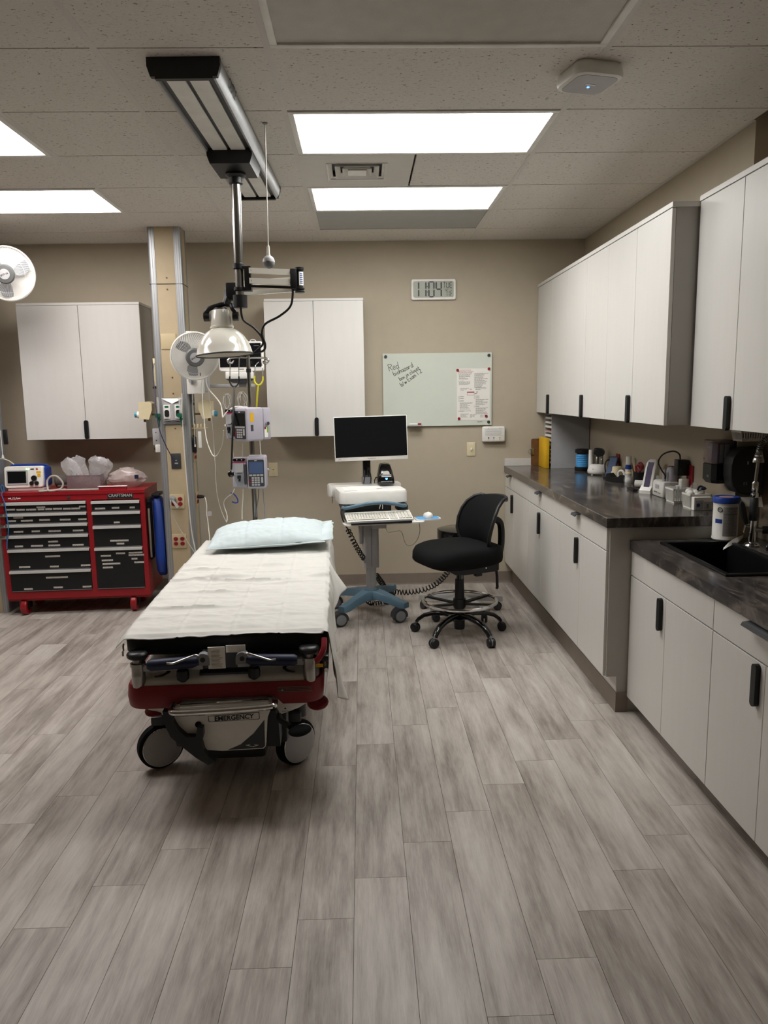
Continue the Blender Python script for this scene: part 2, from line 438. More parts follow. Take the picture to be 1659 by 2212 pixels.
for k in range(-8, 7):
    ya, yb = ROW(k - 1), min(ROW(k), YB)
    tile(xa, XR if ya > YSTEP - .3 else XRN, ya, yb)
tm_y = None
for x in sorted(COLS + [(COLS[i] + COLS[i + 1]) / 2 for i in (1, 3)]):
    struct('ceiling_tee', MB().box(x - .012, x + .012, YF, YB, HC - .001, HC + .002).box(x - .002, x + .002, YF, YB, HC + .002, HC + .035), 'ceilwhite', ceil)
for k in range(-8, 6):
    struct('ceiling_tee', MB().box(XL, XRN, ROW(k) - .008, ROW(k) + .008, HC + .016, HC + .019), 'dark', ceil)  # cross tees coloured near black: painted shade in the tile gaps
for a in ((XL, XR, YB - .02, YB), (XR - .02, XR, YSTEP, YB), (XRN - .02, XRN, YF, YSTEP)):
    struct('wall_angle', MB().box(*a, HC - .0015, HC), 'ceilwhite', ceil)
p4 = MB().box(COLS[4] + .02, COLS[5] - .02, ROW(4) + .015, ROW(5) - .015, HC + .003, HC + .012)
struct('smooth_panel', p4, 'accent', ceil)
fr = MB()
for a in ((COLS[4] + .012, COLS[5] - .012, ROW(4) + .004, ROW(4) + .02), (COLS[4] + .012, COLS[5] - .012, ROW(5) - .02, ROW(5) - .004), (COLS[4] + .012, COLS[4] + .027, ROW(4), ROW(5)), (COLS[5] - .027, COLS[5] - .012, ROW(4), ROW(5))):
    fr.box(*a, HC - .002, HC + .006)
struct('panel_frame', fr, 'ceilwhite', ceil)

# ceiling light fixtures
names = {(4, 0): 'unlit ceiling fixture with a grey lens, nearest overhead', (4, 2): 'lit ceiling fixture just in front of the square air vent',
         (4, 4): 'lit ceiling fixture between the square air vent and the smooth grey ceiling panel', (2, 2): 'lit ceiling fixture at the left, the nearer of the two there',
         (2, 4): 'lit ceiling fixture at the left, the farther of the two there', (2, 0): 'unlit ceiling fixture overhead to the left, outside the view',
         (2, -2): 'unlit ceiling fixture behind the viewer on the left', (4, -3): 'unlit ceiling fixture behind the viewer near the right wall'}
for (ci, k), lit in LIGHT_CELLS.items():
    x0, x1, y0, y1 = COLS[ci + 1] - 1.2192 + .012, COLS[ci + 1] - .012, ROW(k - 1) + .004, ROW(k) - .004
    cx, cy = (x0 + x1) / 2, (y0 + y1) / 2
    T = thing('ceiling_light', names[(ci, k)], 'ceiling light', (cx, cy, HC - .006), group='fluorescent fixtures in the ceiling grid'); T['kind'] = 'thing'
    w, l, f = (x1 - x0) / 2, (y1 - y0) / 2, .027
    fm = MB()
    for s in (-1, 1):
        fm.rb(-w, w, min(s * l, s * (l - f)), max(s * l, s * (l - f)), 0, .012, .003)
        fm.rb(min(s * w, s * (w - f)), max(s * w, s * (w - f)), -l + f, l - f, 0, .012, .003)
    part(T, 'frame', fm, 'plasticwhite')
    part(T, 'lens', MB().box(-w + f, w - f, -l + f, l - f, .008, .011), ('lenswarm' if ci == 2 else 'lens') if lit else 'lensoff', 0)
    part(T, 'housing', MB().box(-w + .01, w - .01, -l + .01, l - .01, .012, .09), 'plasticwhite', 0)

# air diffuser in the left half of the cell behind the second light
xa, xb, ya, yb = COLS[4] + .012, COLS[4] + .6096, ROW(2) + .004, ROW(3) - .004
cx, cy = (xa + xb) / 2, (ya + yb) / 2
T = thing('air_diffuser', 'square white air vent of stepped louvres in its own flat ceiling panel', 'air vent', (cx, cy, HC - .004))
W = (xb - xa) / 2; D = (yb - ya) / 2
pl = MB(); q = .15
pl.box(-W, -q, -D, D, 0, .006).box(q, W, -D, D, 0, .006).box(-q, q, -D, -q, 0, .006).box(-q, q, q, D, 0, .006)
part(T, 'panel', pl, 'ceilwhite', 0)
part(T, 'back_box', MB().box(-q, q, -q, q, .05, .055), 'grey', 0)
for s, z0, z1 in ((.165, -.004, .012), (.12, -.006, .02), (.08, -.008, .024)):
    lv = MB(); t = .028
    for (x0, y0), (x1, y1) in (((-s, -s), (s, -s)), ((s, -s), (s, s)), ((s, s), (-s, s)), ((-s, s), (-s, -s))):
        k = (s - t) / s
        lv.add([(x0, y0, z0), (x1, y1, z0), (x1 * k, y1 * k, z1), (x0 * k, y0 * k, z1), (x0, y0, z0 + .003), (x1, y1, z0 + .003), (x1 * k, y1 * k, z1 + .003), (x0 * k, y0 * k, z1 + .003)],
               [(0, 1, 2, 3), (7, 6, 5, 4), (0, 4, 5, 1), (2, 6, 7, 3)])
    part(T, 'louvre', lv, 'plasticwhite', 0)
part(T, 'centre_plate', MB().rb(-.05, .05, -.05, .05, -.008, -.004, .002), 'plasticwhite')

# wireless access point
T = thing('access_point', 'white rounded-square wireless access point hanging under the ceiling, blue light on', 'access point', (.90, 3.12, HC - .055), rz=14)
part(T, 'body', MB().loft([[(x, y, z) for x, y in rr(-.103 * k, .103 * k, -.103 * k, .103 * k, .045 * k, 6)] for z, k in ((0, .88), (.004, .96), (.014, 1), (.04, .97), (.055, .85))]), 'plasticwhite')
part(T, 'face', MB().prism(rr(-.085, .085, -.085, .085, .035, 6), -.0015, 0), 'lightgrey')
part(T, 'logo_plate', MB().rb(-.02, .022, -.012, .0, -.003, -.001, .001), 'plasticwhite')
part(T, 'status_light', MB().cyl((.005, .018, -.003), (.005, .018, -.001), .005, n=12), 'led')

# small plates on the back wall
T = thing('light_switch', 'ivory toggle light switch under the whiteboard beside the white call box', 'switch', (.915, YB, 1.163))
part(T, 'plate', MB().rb(-.036, .036, -.007, -.002, -.058, .058, .003), 'ivory')
part(T, 'toggle', MB().rb(-.006, .006, -.02, -.006, -.012, .01, .002), 'plasticwhite')
part(T, 'label_strip', MB().box(-.018, .018, -.0078, -.0068, .04, .05), 'paper', 0)
T = thing('cover_plate', 'blank beige wall plate on the back wall right of the lower infusion pump', 'wall plate', (-.752, YB, 1.02))
part(T, 'plate', MB().rb(-.037, .037, -.006, -.002, -.058, .058, .003), 'ivory')
part(T, 'insert', MB().rb(-.017, .017, -.008, -.005, -.034, .034, .001), 'ivory')
part(T, 'slot', MB().box(-.006, .006, -.0085, -.0075, -.003, .002), 'ink', 0)
XRc = XR - .0025; XRNc = XRN - .0025; YBc = YB - .0025
# ================================================================ CABINETS, COUNTERS
def handle_v(mbx, mby, z0, z1, ax):     # rounded black bar, standing
    b = MB()
    if ax == 'y': b.prism(rr(mbx - .0155, mbx + .0155, z0, z1, .014, 5), mby - .018, mby, 'y')
    else: b.prism(rr(mby - .0155, mby + .0155, z0, z1, .014, 5), mbx - .018, mbx, 'x')
    return b
def back_cabinet(x0, x1, z0, z1, seam, label):
    yf = 6.066
    T = thing('hanging_cabinet', label, 'cabinet', ((x0 + x1) / 2, YB, z0), group='white wall cabinets on the back wall', room=True)
    part(T, 'body', MB().box(x0 + .004, x1 - .002, yf + .02, YBc, z0 + .002, z1 - .002), 'carcass', 0)
    part(T, 'top_cap', MB().box(x0 + .004, x1 + .002, yf - .001, YBc, z1, z1 + .018), 'white', 0)
    d1 = part(T, 'door', MB().rb(x0, seam - .0018, yf, yf + .019, z0, z1 - .002, .0012, 1), 'white')
    part(T, 'door', MB().rb(seam + .0018, x1, yf, yf + .019, z0, z1 - .002, .0012, 1), 'white')
    part(d1, 'handle', handle_v(seam + .004, yf, z0 + .002, z0 + .148, 'y'), 'blackhandle')
back_cabinet(-2.63, -1.695, 1.317, 2.343, -2.163, 'white two-door wall cabinet above the red tool chest')
back_cabinet(-.741, .026, 1.31, 2.353, -.361, 'white two-door wall cabinet behind the exam lamp arm')

def side_upper(y0, y1, xf, z0, z1, seam, label, endpanel, xw):
    T = thing('upper_cabinet', label, 'cabinet', (xw, (y0 + y1) / 2, z0), group='white upper cabinets along the right wall', room=True)
    part(T, 'body', MB().box(xf + .02, xw, y0, y1 - .001, z0 + .001, z1), 'carcass', 0)
    part(T, 'top_cap', MB().box(xf - .004, xw, y0 - (.012 if endpanel else 0), y1 - .001, z1, z1 + .022), 'white', 0)
    d1 = part(T, 'door', MB().rb(xf, xf + .019, seam + .002, y1 - .0012, z0, z1 - .003, .001, 1), 'white')
    part(T, 'door', MB().rb(xf, xf + .019, y0 + .0012, seam - .002, z0, z1 - .003, .001, 1), 'white')
    part(d1, 'handle', handle_v(xf, seam + .035, z0 - .004, z0 + .146, 'x'), 'blackhandle')
side_upper(5.49, YB - .004, 1.465, 1.463, 2.476, 5.945, 'white upper cabinet farthest along the right wall, in the room corner', 0, XRc)
side_upper(4.585, 5.49, 1.465, 1.463, 2.476, 5.025, 'white upper cabinet in the middle of the three over the long counter', 0, XRc)
side_upper(3.675, 4.585, 1.465, 1.463, 2.476, 4.13, 'white upper cabinet at the near end over the long counter, side panel showing', 1, XRc)
side_upper(2.775, 3.66, 1.59, 1.46, 2.497, 3.243, 'white upper cabinet over the black sink, set back from its neighbour', 0, XRNc)
side_upper(1.87, 2.773, 1.59, 1.46, 2.497, 2.32, 'white upper cabinet nearest the viewer, past the sink', 0, XRNc)

def base_unit(y0, y1, xf, zb, zd, zt, seam, label, xw, toe, hz, pulls=(), hy=None, low=0):
    T = thing('base_cabinet', label, 'cabinet', (xw, (y0 + y1) / 2, 0), group='white base cabinets along the right wall', room=True)
    b_ = MB().box(xf + .02, xw, y0 + .001, y1 - .001, zb, low or zt)
    if low: b_.box(xf + .02, xf + .04, y0 + .001, y1 - .001, low, zt).box(xf + .04, xw, y0 + .001, y0 + .02, low, zt).box(xf + .04, xw, y1 - .02, y1 - .001, low, zt)
    part(T, 'body', b_, 'carcass', 0)
    part(T, 'toe_kick', MB().box(toe, xw, y0 + .001, y1 - .001, 0, zb), 'white', 0)
    dr = part(T, 'drawer', MB().rb(xf, xf + .019, y0 + .0012, y1 - .0012, zd + .003, zt - .006, .001, 1), 'white')
    d1 = part(T, 'door', MB().rb(xf, xf + .019, seam + .0014, y1 - .0012, zb, zd - .003, .001, 1), 'white')
    part(T, 'door', MB().rb(xf, xf + .019, y0 + .0012, seam - .0014, zb, zd - .003, .001, 1), 'white')
    part(d1, 'handle', handle_v(xf, (hy or seam + .045), hz, hz + .15, 'x'), 'blackhandle')
    for py, w in pulls:
        part(dr, 'pull', MB().prism([(xf + .005, zt - .006), (xf - .028, zt - .010), (xf - .034, zt - .022), (xf - .029, zt - .021), (xf - .024, zt - .014), (xf + .005, zt - .010)], py - w / 2, py + w / 2, 'y'), 'darkgrey', label='bent metal tab pull')
    return T
base_unit(5.49, YB - .004, 1.208, .19, .843, .965, 6.02, 'white base cabinet under the long counter, farthest one, against the back wall', XRc, 1.279, .66, [(6.16, .085)])
base_unit(4.59, 5.49, 1.208, .19, .843, .965, 5.075, 'white base cabinet under the long counter, the middle one', XRc, 1.279, .665, [(5.116, .085)])
base_unit(3.69, 4.59, 1.208, .19, .843, .965, 4.15, 'white base cabinet at the near end of the long counter', XRc, 1.279, .668, [(4.195, .085)])
part(bpy.data.objects['base_cabinet.002'], 'end_panel', MB().box(1.222, XRc, 3.678, 3.69, .19, .965), 'carcass', 0)
base_unit(2.775, 3.672, 1.33, .085, .722, .85, 3.228, 'white sink base cabinet under the black sink', XRNc, 1.42, .562, low=.67)
base_unit(1.87, 2.773, 1.33, .085, .722, .85, 2.386, 'white base cabinet nearest the viewer, past the sink', XRNc, 1.42, .563, [(2.40, .21)])
# vinyl base on the toe kick
single('toe_base', MB().prism([(1.272, 0), (1.278, 0), (1.278, .102), (1.2745, .102), (1.2735, .02)], 3.679, YB - .013, 'y').box(1.2725, 1.335, 3.671, 3.679, 0, .102), 'base',
       'taupe vinyl base strip along the foot of the long counter cabinets', 'baseboard')
part(bpy.data.objects['base_cabinet.002'], 'toe_return', MB().box(1.279, XRc, 3.681, 3.69, 0, .19), 'carcass', 0)

T = thing('countertop', 'long dark stone-patterned countertop with small devices standing on it', 'countertop', (1.5, 5, .965), room=True)
part(T, 'slab', MB().rb(1.196, XRc, 3.664, YBc, .965, 1.015, .002, 1), 'counter')
part(T, 'backsplash', MB().rb(1.2, XRc, YBc - .016, YBc, 1.015, 1.078, .002, 1), 'white')
T = thing('sink_countertop', 'lower dark countertop around the black sink', 'countertop', (1.6, 2.7, .852), room=True)
sx0, sx1, sy0, sy1 = 1.45, 1.755, 2.92, 3.555
cm = MB().box(1.32, sx0, 1.86, 3.674, .852, .90).box(sx1, XRNc, 1.86, 3.674, .852, .90).box(sx0, sx1, 1.86, sy0, .852, .90).box(sx0, sx1, sy1, 3.674, .852, .90)
part(T, 'slab', cm, 'counter', 0)
T = thing('sink', 'rectangular black composite sink set into the lower countertop', 'sink', (1.62, 3.25, .7), room=True)
rim = MB(); t = .022
rim.rb(sx0 - t, sx0 + .004, sy0 - t, sy1 + t, .9008, .909, .003).rb(sx1 - .004, sx1 + t, sy0 - t, sy1 + t, .9008, .909, .003).rb(sx0, sx1, sy0 - t, sy0 + .004, .9008, .909, .003).rb(sx0, sx1, sy1 - .004, sy1 + t, .9008, .909, .003)
part(T, 'rim', rim, 'sinkblack')
part(T, 'basin', MB().box(sx0 + .002, sx0 + .01, sy0 + .002, sy1 - .002, .70, .9008).box(sx1 - .01, sx1 - .002, sy0 + .002, sy1 - .002, .70, .9008).box(sx0 + .002, sx1 - .002, sy0 + .002, sy0 + .01, .70, .9008).box(sx0 + .002, sx1 - .002, sy1 - .01, sy1 - .002, .70, .9008).box(sx0 + .002, sx1 - .002, sy0 + .002, sy1 - .002, .69, .70), 'sinkblack', 0)
part(T, 'drain', MB().lathe([(.0, .7), (.045, .7), (.045, .703), (.03, .702), (0, .698)], (1.62, 3.25, 0)), 'steel')

# ---------------------------------------------------------------- whiteboard, clock, call box
T = thing('glass_board', 'pale green glass marker board with a handwritten note on it', 'whiteboard', (.631, YB, 1.362), room=True)
bx0, bx1, bz0, bz1, yb = .180, 1.084, 1.362, 1.96, YB - .022
part(T, 'panel', MB().rb(bx0, bx1, yb, yb + .006, bz0, bz1, .0015, 1), 'glassboard')
for x, z in ((.205, 1.935), (1.058, 1.935), (1.058, 1.388)):
    part(T, 'standoff', MB().cyl((x, yb - .009, z), (x, YBc, z), .0125, n=20), 'darkgrey')
STR = {'R': [[(0, 0), (0, 1)], [(0, 1), (.45, .95), (.5, .7), (.3, .55), (0, .5)], [(.15, .5), (.5, 0)]], 'e': [[(.02, .28), (.4, .34), (.34, .55), (.12, .52), (.03, .2), (.2, .02), (.42, .1)]],
       'd': [[(.4, .45), (.15, .5), (.03, .2), (.2, 0), (.4, .25)], [(.45, 1), (.4, .3), (.48, 0)]], 'b': [[(.05, 1), (.03, 0)], [(.03, .35), (.3, .5), (.42, .22), (.25, 0), (.03, .08)]],
       'i': [[(.1, .5), (.1, 0)], [(.1, .72), (.12, .76)]], 'o': [[(.25, .5), (.05, .3), (.15, .02), (.4, .15), (.38, .42), (.2, .5)]], 'h': [[(.05, 1), (.03, 0)], [(.03, .3), (.25, .52), (.36, .35), (.38, 0)]],
       'a': [[(.38, .45), (.12, .48), (.04, .15), (.2, 0), (.36, .2), (.38, .48), (.42, 0)]], 'z': [[(.03, .48), (.4, .48), (.03, .02), (.42, .02)]], 'r': [[(.05, .5), (.06, 0)], [(.06, .3), (.2, .48), (.36, .44)]],
       'x': [[(.03, .5), (.38, 0)], [(.38, .5), (.03, 0)]], 'n': [[(.05, .5), (.04, 0)], [(.05, .35), (.22, .5), (.36, .35), (.38, 0)]], 'c': [[(.38, .42), (.15, .5), (.03, .22), (.18, .02), (.4, .1)]],
       'l': [[(.1, 1), (.1, 0)]], 's': [[(.36, .45), (.12, .46), (.1, .3), (.33, .2), (.3, .04), (.04, .05)]], 't': [[(.2, .85), (.2, .08), (.34, .02)], [(.03, .55), (.38, .58)]], '/': [[(.0, -.1), (.3, .8)]],
       'w': [[(.02, .5), (.12, 0), (.24, .4), (.36, 0), (.5, .5)]], 'E': [[(.45, 1), (.08, .95), (.06, .5), (.06, 0), (.45, .02)], [(.06, .52), (.38, .54)]], 'm': [[(.04, .5), (.04, 0)], [(.04, .35), (.16, .5), (.26, .35), (.26, 0)], [(.26, .35), (.4, .5), (.5, .3), (.5, 0)]],
       '1': [[(.1, .9), (.14, 0)]], ':': [[(.1, .55), (.12, .6)], [(.1, .15), (.12, .2)]], '2': [[(.04, .75), (.2, .95), (.4, .8), (.3, .5), (.04, .03), (.45, .05)]], ' ': []}
wr = MB()
for txt, x, z, h, sl in (('Red', .236, 1.818, .054, 16), ('biohazard', .274, 1.776, .042, 25), ('box in closet', .322, 1.738, .034, 29), ('b/w Exam 1:2', .334, 1.690, .037, 34)):
    ca, sa = cos(rad(sl)), sin(rad(sl)); cx = 0
    for ch in txt:
        for st in STR[ch]:
            p3 = [((cx + a) * h, b * h) for a, b in st]
            wr.tube(crv([(x + a * ca - b * sa, yb - .0006, z + a * sa + b * ca) for a, b in p3], 4), .0019, 5)
        cx += {' ': .32, 'i': .26, 'l': .26, 'm': .62, 'w': .6, 'E': .58, 'R': .6, '1': .36, ':': .34}.get(ch, .5)
part(T, 'handwriting', wr, 'ink', stuff=True)
part(T, 'logo', textmb('Quartet', .014, FRONT(.985, yb - .0005, 1.392), sx=.9), 'ink', 0, stuff=True)
part(T, 'tray', MB().rb(.38, .50, yb - .06, yb + .003, 1.365, 1.374, .002), 'lightgrey')
T = thing('marker', 'white dry-erase marker with a red cap on the small board tray', 'marker', (.44, yb - .04, 1.376), room=True)
part(T, 'barrel', MB().cyl((.395, yb - .04, 1.381), (.462, yb - .04, 1.381), .0075), 'plasticwhite')
part(T, 'cap', MB().cyl((.462, yb - .04, 1.381), (.492, yb - .04, 1.381), .0082), 'redplastic')

px0, px1, pz0, pz1 = .793, 1.067, 1.406, 1.830
T = thing('checklist_sheet', 'white printed checklist sheet held to the glass board by four red magnets', 'paper', (.93, yb - .001, pz0), room=True)
part(T, 'sheet', MB().box(px0, px1, yb - .0016, yb - .0004, pz0, pz1), 'paper', 0)
pr = MB(); rnd = random.Random(3)
def line(x0, x1, z, h=.0028, brk=True):
    x = x0
    while x < x1:
        w = rnd.uniform(.006, .02) if brk else x1 - x0
        pr.box(x, min(x + w, x1), yb - .0022, yb - .0015, z, z + h); x += w + .0028
def block(x0, x1, z, n, dz=.0072):
    for i in range(n): line(x0, x1 - (rnd.uniform(.0, .05) if i else 0), z - i * dz)
W2 = px0 + .145
block(px0 + .012, px0 + .125, 1.786, 1); block(px0 + .016, px0 + .115, 1.778, 6); block(W2, px1 - .012, 1.788, 9)
block(px0 + .012, px0 + .06, 1.728, 1); block(px0 + .016, px0 + .11, 1.72, 4); block(W2, px1 - .02, 1.724, 8)
block(px0 + .03, px0 + .10, 1.669, 3, .009); block(px0 + .155, px1 - .03, 1.672, 3, .008)
for x, zs in ((px0 + .012, (1.595, 1.580, 1.560, 1.476)), (W2 - .002, (1.598, 1.583, 1.514))):
    for z in zs:
        for a in ((x, x + .010, z, z + .001), (x, x + .010, z + .009, z + .010), (x, x + .001, z, z + .01), (x + .009, x + .010, z, z + .01)): pr.box(a[0], a[1], yb - .0022, yb - .0015, a[2], a[3])
        line(x + .014, x + .045, z + .004, .004, False)
block(px0 + .024, px0 + .13, 1.548, 8); block(px0 + .024, px0 + .12, 1.482 + .0, 1); block(W2 + .012, px1 - .012, 1.575, 7); block(W2 + .012, px1 - .012, 1.506, 8)
block(px0 + .03, px0 + .1, 1.455, 4, .008); block(px0 + .11, px0 + .16, 1.45, 4, .008); block(W2 + .05, px1 - .02, 1.445, 3, .008)
part(T, 'print', pr, 'greyink', 0, stuff=True)
rp_ = MB(); rp_.join(textmb('Morning Return Checklist', .0125, FRONT(px0 + .073, yb - .0021, 1.806))); rp_.box(px0 + .025, px0 + .118, yb - .0022, yb - .0015, 1.8155, 1.8185); rp_.box(px0 + .01, px0 + .125, yb - .0022, yb - .0015, 1.796, 1.798)
bx = px0 + .085
for a in ((bx, bx + .06, 1.632, 1.641), (bx, bx + .06, 1.612, 1.6135), (bx, bx + .002, 1.612, 1.64), (bx + .058, bx + .06, 1.612, 1.64)): rp_.box(a[0], a[1], yb - .0022, yb - .0015, a[2], a[3])
part(T, 'red_print', rp_, 'redink', 0, label='red printed heading and box', stuff=True)
part(T, 'arrow', MB().tube(crv([(bx + .082, yb - .002, 1.645), (bx + .082, yb - .002, 1.632), (bx + .075, yb - .002, 1.626), (bx + .064, yb - .002, 1.626)], 5), .002, 5), 'ink')
part(T, 'or_print', textmb('OR', .012, FRONT(bx + .03, yb - .002, 1.66)), 'ink', stuff=True)
for x, z, l in ((px0 + .006, 1.818, 'upper left'), (px1 - .008, 1.826, 'upper right'), (px0 + .017, 1.420, 'lower left'), (px1 - .03, 1.438, 'lower right')):
    single('magnet', MB().lathe([(0, 0), (.0105, 0), (.0115, .002), (.0115, .007), (.0098, .009), (0, .0092)], (x, yb - .0016, z), (0, -1, 0)), 'redplastic', 'round red magnet at the %s corner of the checklist sheet' % l, 'magnet', group='red magnets on the glass board')

T = thing('digital_clock', 'white-framed digital wall clock reading 11:04 TUE', 'clock', (.603, YB, 2.388), room=True)
cx0, cx1, cz0, cz1 = .421, .785, 2.385, 2.549; yc = YB - .026
fm = MB().loft([[(x, y, z) for x, z in rr(cx0 + i, cx1 - i, cz0 + i, cz1 - i, .014, 5)] for y, i in ((YBc, .004), (yc + .006, 0), (yc, .003), (yc, .016), (yc + .004, .019))], cap=False)
part(T, 'bezel', fm, 'plasticwhite')
part(T, 'display', MB().box(cx0 + .018, cx1 - .018, yc + .003, yc + .006, cz0 + .018, cz1 - .018), 'lcd', 0)
dg = MB(); zc = 2.468; yd = yc + .0026
for ch, x in (('1', .461), ('1', .520), ('0', .5855), ('4', .645)): part(T, 'digit', seg7(ch, FRONT(x, yd, zc), .041, .118, .012), 'darkgrey', 0, stuff=True)
for z in (2.49, 2.447): dg.join(MB().cyl((.5525, yd, z), (.5525, yd - .0005, z), .0042, n=10))
for ch, x in (('T', .692), ('U', .718), ('E', .745)): dg.join(seg7(ch, FRONT(x, yd, 2.500), .018, .044, .005))
for ch, x in (('7', .706), ('1', .724), ('F', .748)): dg.join(seg7(ch, FRONT(x, yd, 2.434), .013, .042, .0045))
dg.box(.684, .758, yd - .0004, yd, 2.467, 2.469).box(.70, .72, yd - .0004, yd, 2.460, 2.463)
part(T, 'small_digits', dg, 'darkgrey', 0, stuff=True)

T = thing('call_box', 'white wall-mounted box with printed instructions and red buttons below the glass board', 'alarm box', (1.098, YB, 1.225), room=True)
ax0, ax1, az0, az1, ya = 1.004, 1.196, 1.222, 1.352, YB - .05
part(T, 'body', MB().rb(ax0, ax1, ya, YBc, az0, az1, .014, 3), 'plasticwhite')
bm_ = MB()
for i in range(7): bm_.box(ax0 + .022, ax1 - .022 - (i % 3) * .006, ya - .0006, ya, az0 + .107 - i * .0088, az0 + .1085 - i * .0088)
for x in (1.055, 1.148): bm_.cyl((x, ya - .0006, az0 + .115), (x, ya, az0 + .115), .003, n=8)
part(T, 'instruction_print', bm_, 'greyink', 0, stuff=True)
for x, m in ((1.055, 'redplastic'), (1.099, 'grey'), (1.148, 'yellowlabel')):
    part(T, 'button', MB().cyl((x, ya - .003, az0 + .035), (x, ya + .001, az0 + .035), .0065, n=14), m)
bd = MB()
for x in (1.055, 1.148): bd.cyl((x, ya - .001, az0 + .019), (x, ya + .001, az0 + .019), .003, n=10)
bd.join(textmb('Nurse\nCall', .006, FRONT(1.099, ya - .0006, az0 + .018)))
part(T, 'marks', bd, 'redink', 0, stuff=True)
T = thing('red_outlet', 'red emergency outlet plate on the back wall behind the round stool', 'outlet', (.866, YB, .43), room=True)
part(T, 'plate', MB().rb(.830, .902, YB - .008, YBc, .374, .490, .003), 'redplastic')
for z in (.41, .454): part(T, 'socket', MB().prism(rr(.85, .882, z - .014, z + .014, .01), YB - .011, YB - .007, 'y'), 'redbump')
# ================================================================ CEILING TRACK EXAM LIGHT
T = thing('track_exam_light', 'ceiling-track exam light with a cream dome shade on a jointed arm over the bed', 'exam light', (-.6, 4.0, HC - .8), room=True)
RL = Matrix.Translation((-.6225, 2.992, HC - .001)) @ Matrix.Rotation(rad(-1.14), 4, 'Z')
Lr = 1.77
def rail(mb): return mb.xf(RL)
side = [(.13, 0), (.1325, -.02), (.125, -.05), (.112, -.068), (.104, -.068), (.10, -.06), (.10, 0)]
part(T, 'side_rail', rail(MB().prism(side, .02, Lr - .02, 'y')), 'alu')
part(T, 'side_rail', rail(MB().prism([(-x, z) for x, z in side][::-1], .02, Lr - .02, 'y')), 'alu')
part(T, 'track_bed', rail(MB().box(-.102, .102, .02, Lr - .02, -.052, -.01)), 'darkgrey', 0)
for x0, x1 in ((-.078, -.008), (.008, .078)):
    part(T, 'slat', rail(MB().rb(x0, x1, .03, Lr - .03, -.062, -.052, .002, 1)), 'plasticwhite')
cap = [(-.133, 0), (.133, 0), (.1335, -.03), (.122, -.066), (.105, -.066), (.105, -.074), (-.105, -.074), (-.105, -.066), (-.122, -.066), (-.1335, -.03)]
part(T, 'end_cap', rail(MB().prism(cap, 0, .022, 'y')), 'black')
part(T, 'end_cap', rail(MB().prism(cap, Lr - .022, Lr, 'y')), 'black')
part(T, 'lettering', textmb('CASTLE', .05, RL @ frame((.1335, .24, -.025), (0, 1, 0), (.2, 0, 1)), sx=.9), 'darkgrey', 0, stuff=True)
cg = MB().prism([(-.108, -.055), (.108, -.055), (.108, -.085), (.095, -.122), (-.095, -.122), (-.108, -.085)], .86, 1.12, 'y')
part(T, 'carriage', rail(cg), 'black')
PX, PY = -.606, 4.03
part(T, 'carriage_collar', MB().lathe([(.05, 2.735), (.05, 2.722), (.034, 2.712), (.034, 2.685), (.026, 2.68)], (PX, PY, 0)), 'black')
zt = 2.30
part(T, 'pole', MB().cyl((PX, PY, 2.72), (PX - .004, PY, 2.285), .0235, n=24), 'polesteel')
q = lambda px, py, Y=PY: P(px, py, Y=Y)
cx = PX - .004
# arm hub
part(T, 'hub_collar', MB().lathe([(.024, 2.302), (.03, 2.298), (.03, 2.276), (.024, 2.272)], (cx, PY, 0)), 'black')
part(T, 'hub_collar', MB().lathe([(.024, 2.186), (.03, 2.182), (.03, 2.168), (.024, 2.164)], (cx, PY, 0)), 'black')
part(T, 'hub', MB().cyl((cx, PY, 2.285), (cx, PY, 2.135), .021, n=20), 'steel')
part(T, 'lower_hub', MB().cyl((cx, PY, 2.145), (cx, PY, 2.083), .036, n=20), 'black')
a0 = q(545, 606); a1 = q(641, 612)
K = Vector((-.300, PY - .05, 2.205))                # elbow
def bar(z0, z1, h, ya):
    A = Vector((cx + .055, PY - .012 + ya, z0)); B = Vector((K.x - .03, K.y + ya, z1)); b = MB()
    b.loft([[p + Vector((0, dy, dz)) for dy, dz in ((-.004, -h), (.004, -h), (.004, h), (-.004, h))] for p in (A, B)]); return b, A, B
part(T, 'hub_bracket', MB().box(cx - .01, cx + .03, PY - .025, PY + .025, 2.27, 2.285).box(cx + .03, cx + .062, PY - .026, PY + .022, 2.165, 2.285).box(cx - .01, cx + .03, PY - .025, PY + .025, 2.165, 2.178), 'black', 0)
for z0, z1 in ((2.262, 2.245), (2.212, 2.196)):
    b, A, B = bar(z0, z1, .0135, -.02); u = part(T, 'arm_link', b, 'cream', 0)
    part(u, 'rivet', MB().cyl(A + Vector((.014, -.006, 0)), A + Vector((.014, 0, 0)), .005, n=10), 'ink')
    part(u, 'rivet', MB().cyl(B + Vector((-.012, -.006, 0)), B + Vector((-.012, 0, 0)), .005, n=10), 'ink')
bl = MB(); b, _, _ = bar(2.187, 2.172, .006, -.01); part(T, 'lower_link', b, 'black', 0)
part(T, 'elbow_block', MB().rb(K.x - .045, K.x - .012, K.y - .03, K.y + .03, 2.165, 2.262, .004), 'black')
part(T, 'elbow_tube', MB().lathe([(.0, 2.148), (.024, 2.148), (.024, 2.156), (.02, 2.16), (.024, 2.164), (.024, 2.172), (.019, 2.175), (.019, 2.255), (.024, 2.258), (.024, 2.27), (0, 2.27)], (K.x, K.y, 0), n=24), 'black')
lb = MB().loft([[(K.x + .0196 * cos(a), K.y + .0196 * sin(a), z) for z in (2.182, 2.248)] for a in [rad(-95 + 10 * i) for i in range(9)]], cap=False)
part(T, 'label_sticker', lb, 'paper')
lp = MB()
for i in range(6): lp.loft([[(K.x + .0199 * cos(a), K.y + .0199 * sin(a), z) for z in (2.190 + i * .009, 2.195 + i * .009)] for a in [rad(-82 + 8 * j) for j in range(7)]], cap=False)
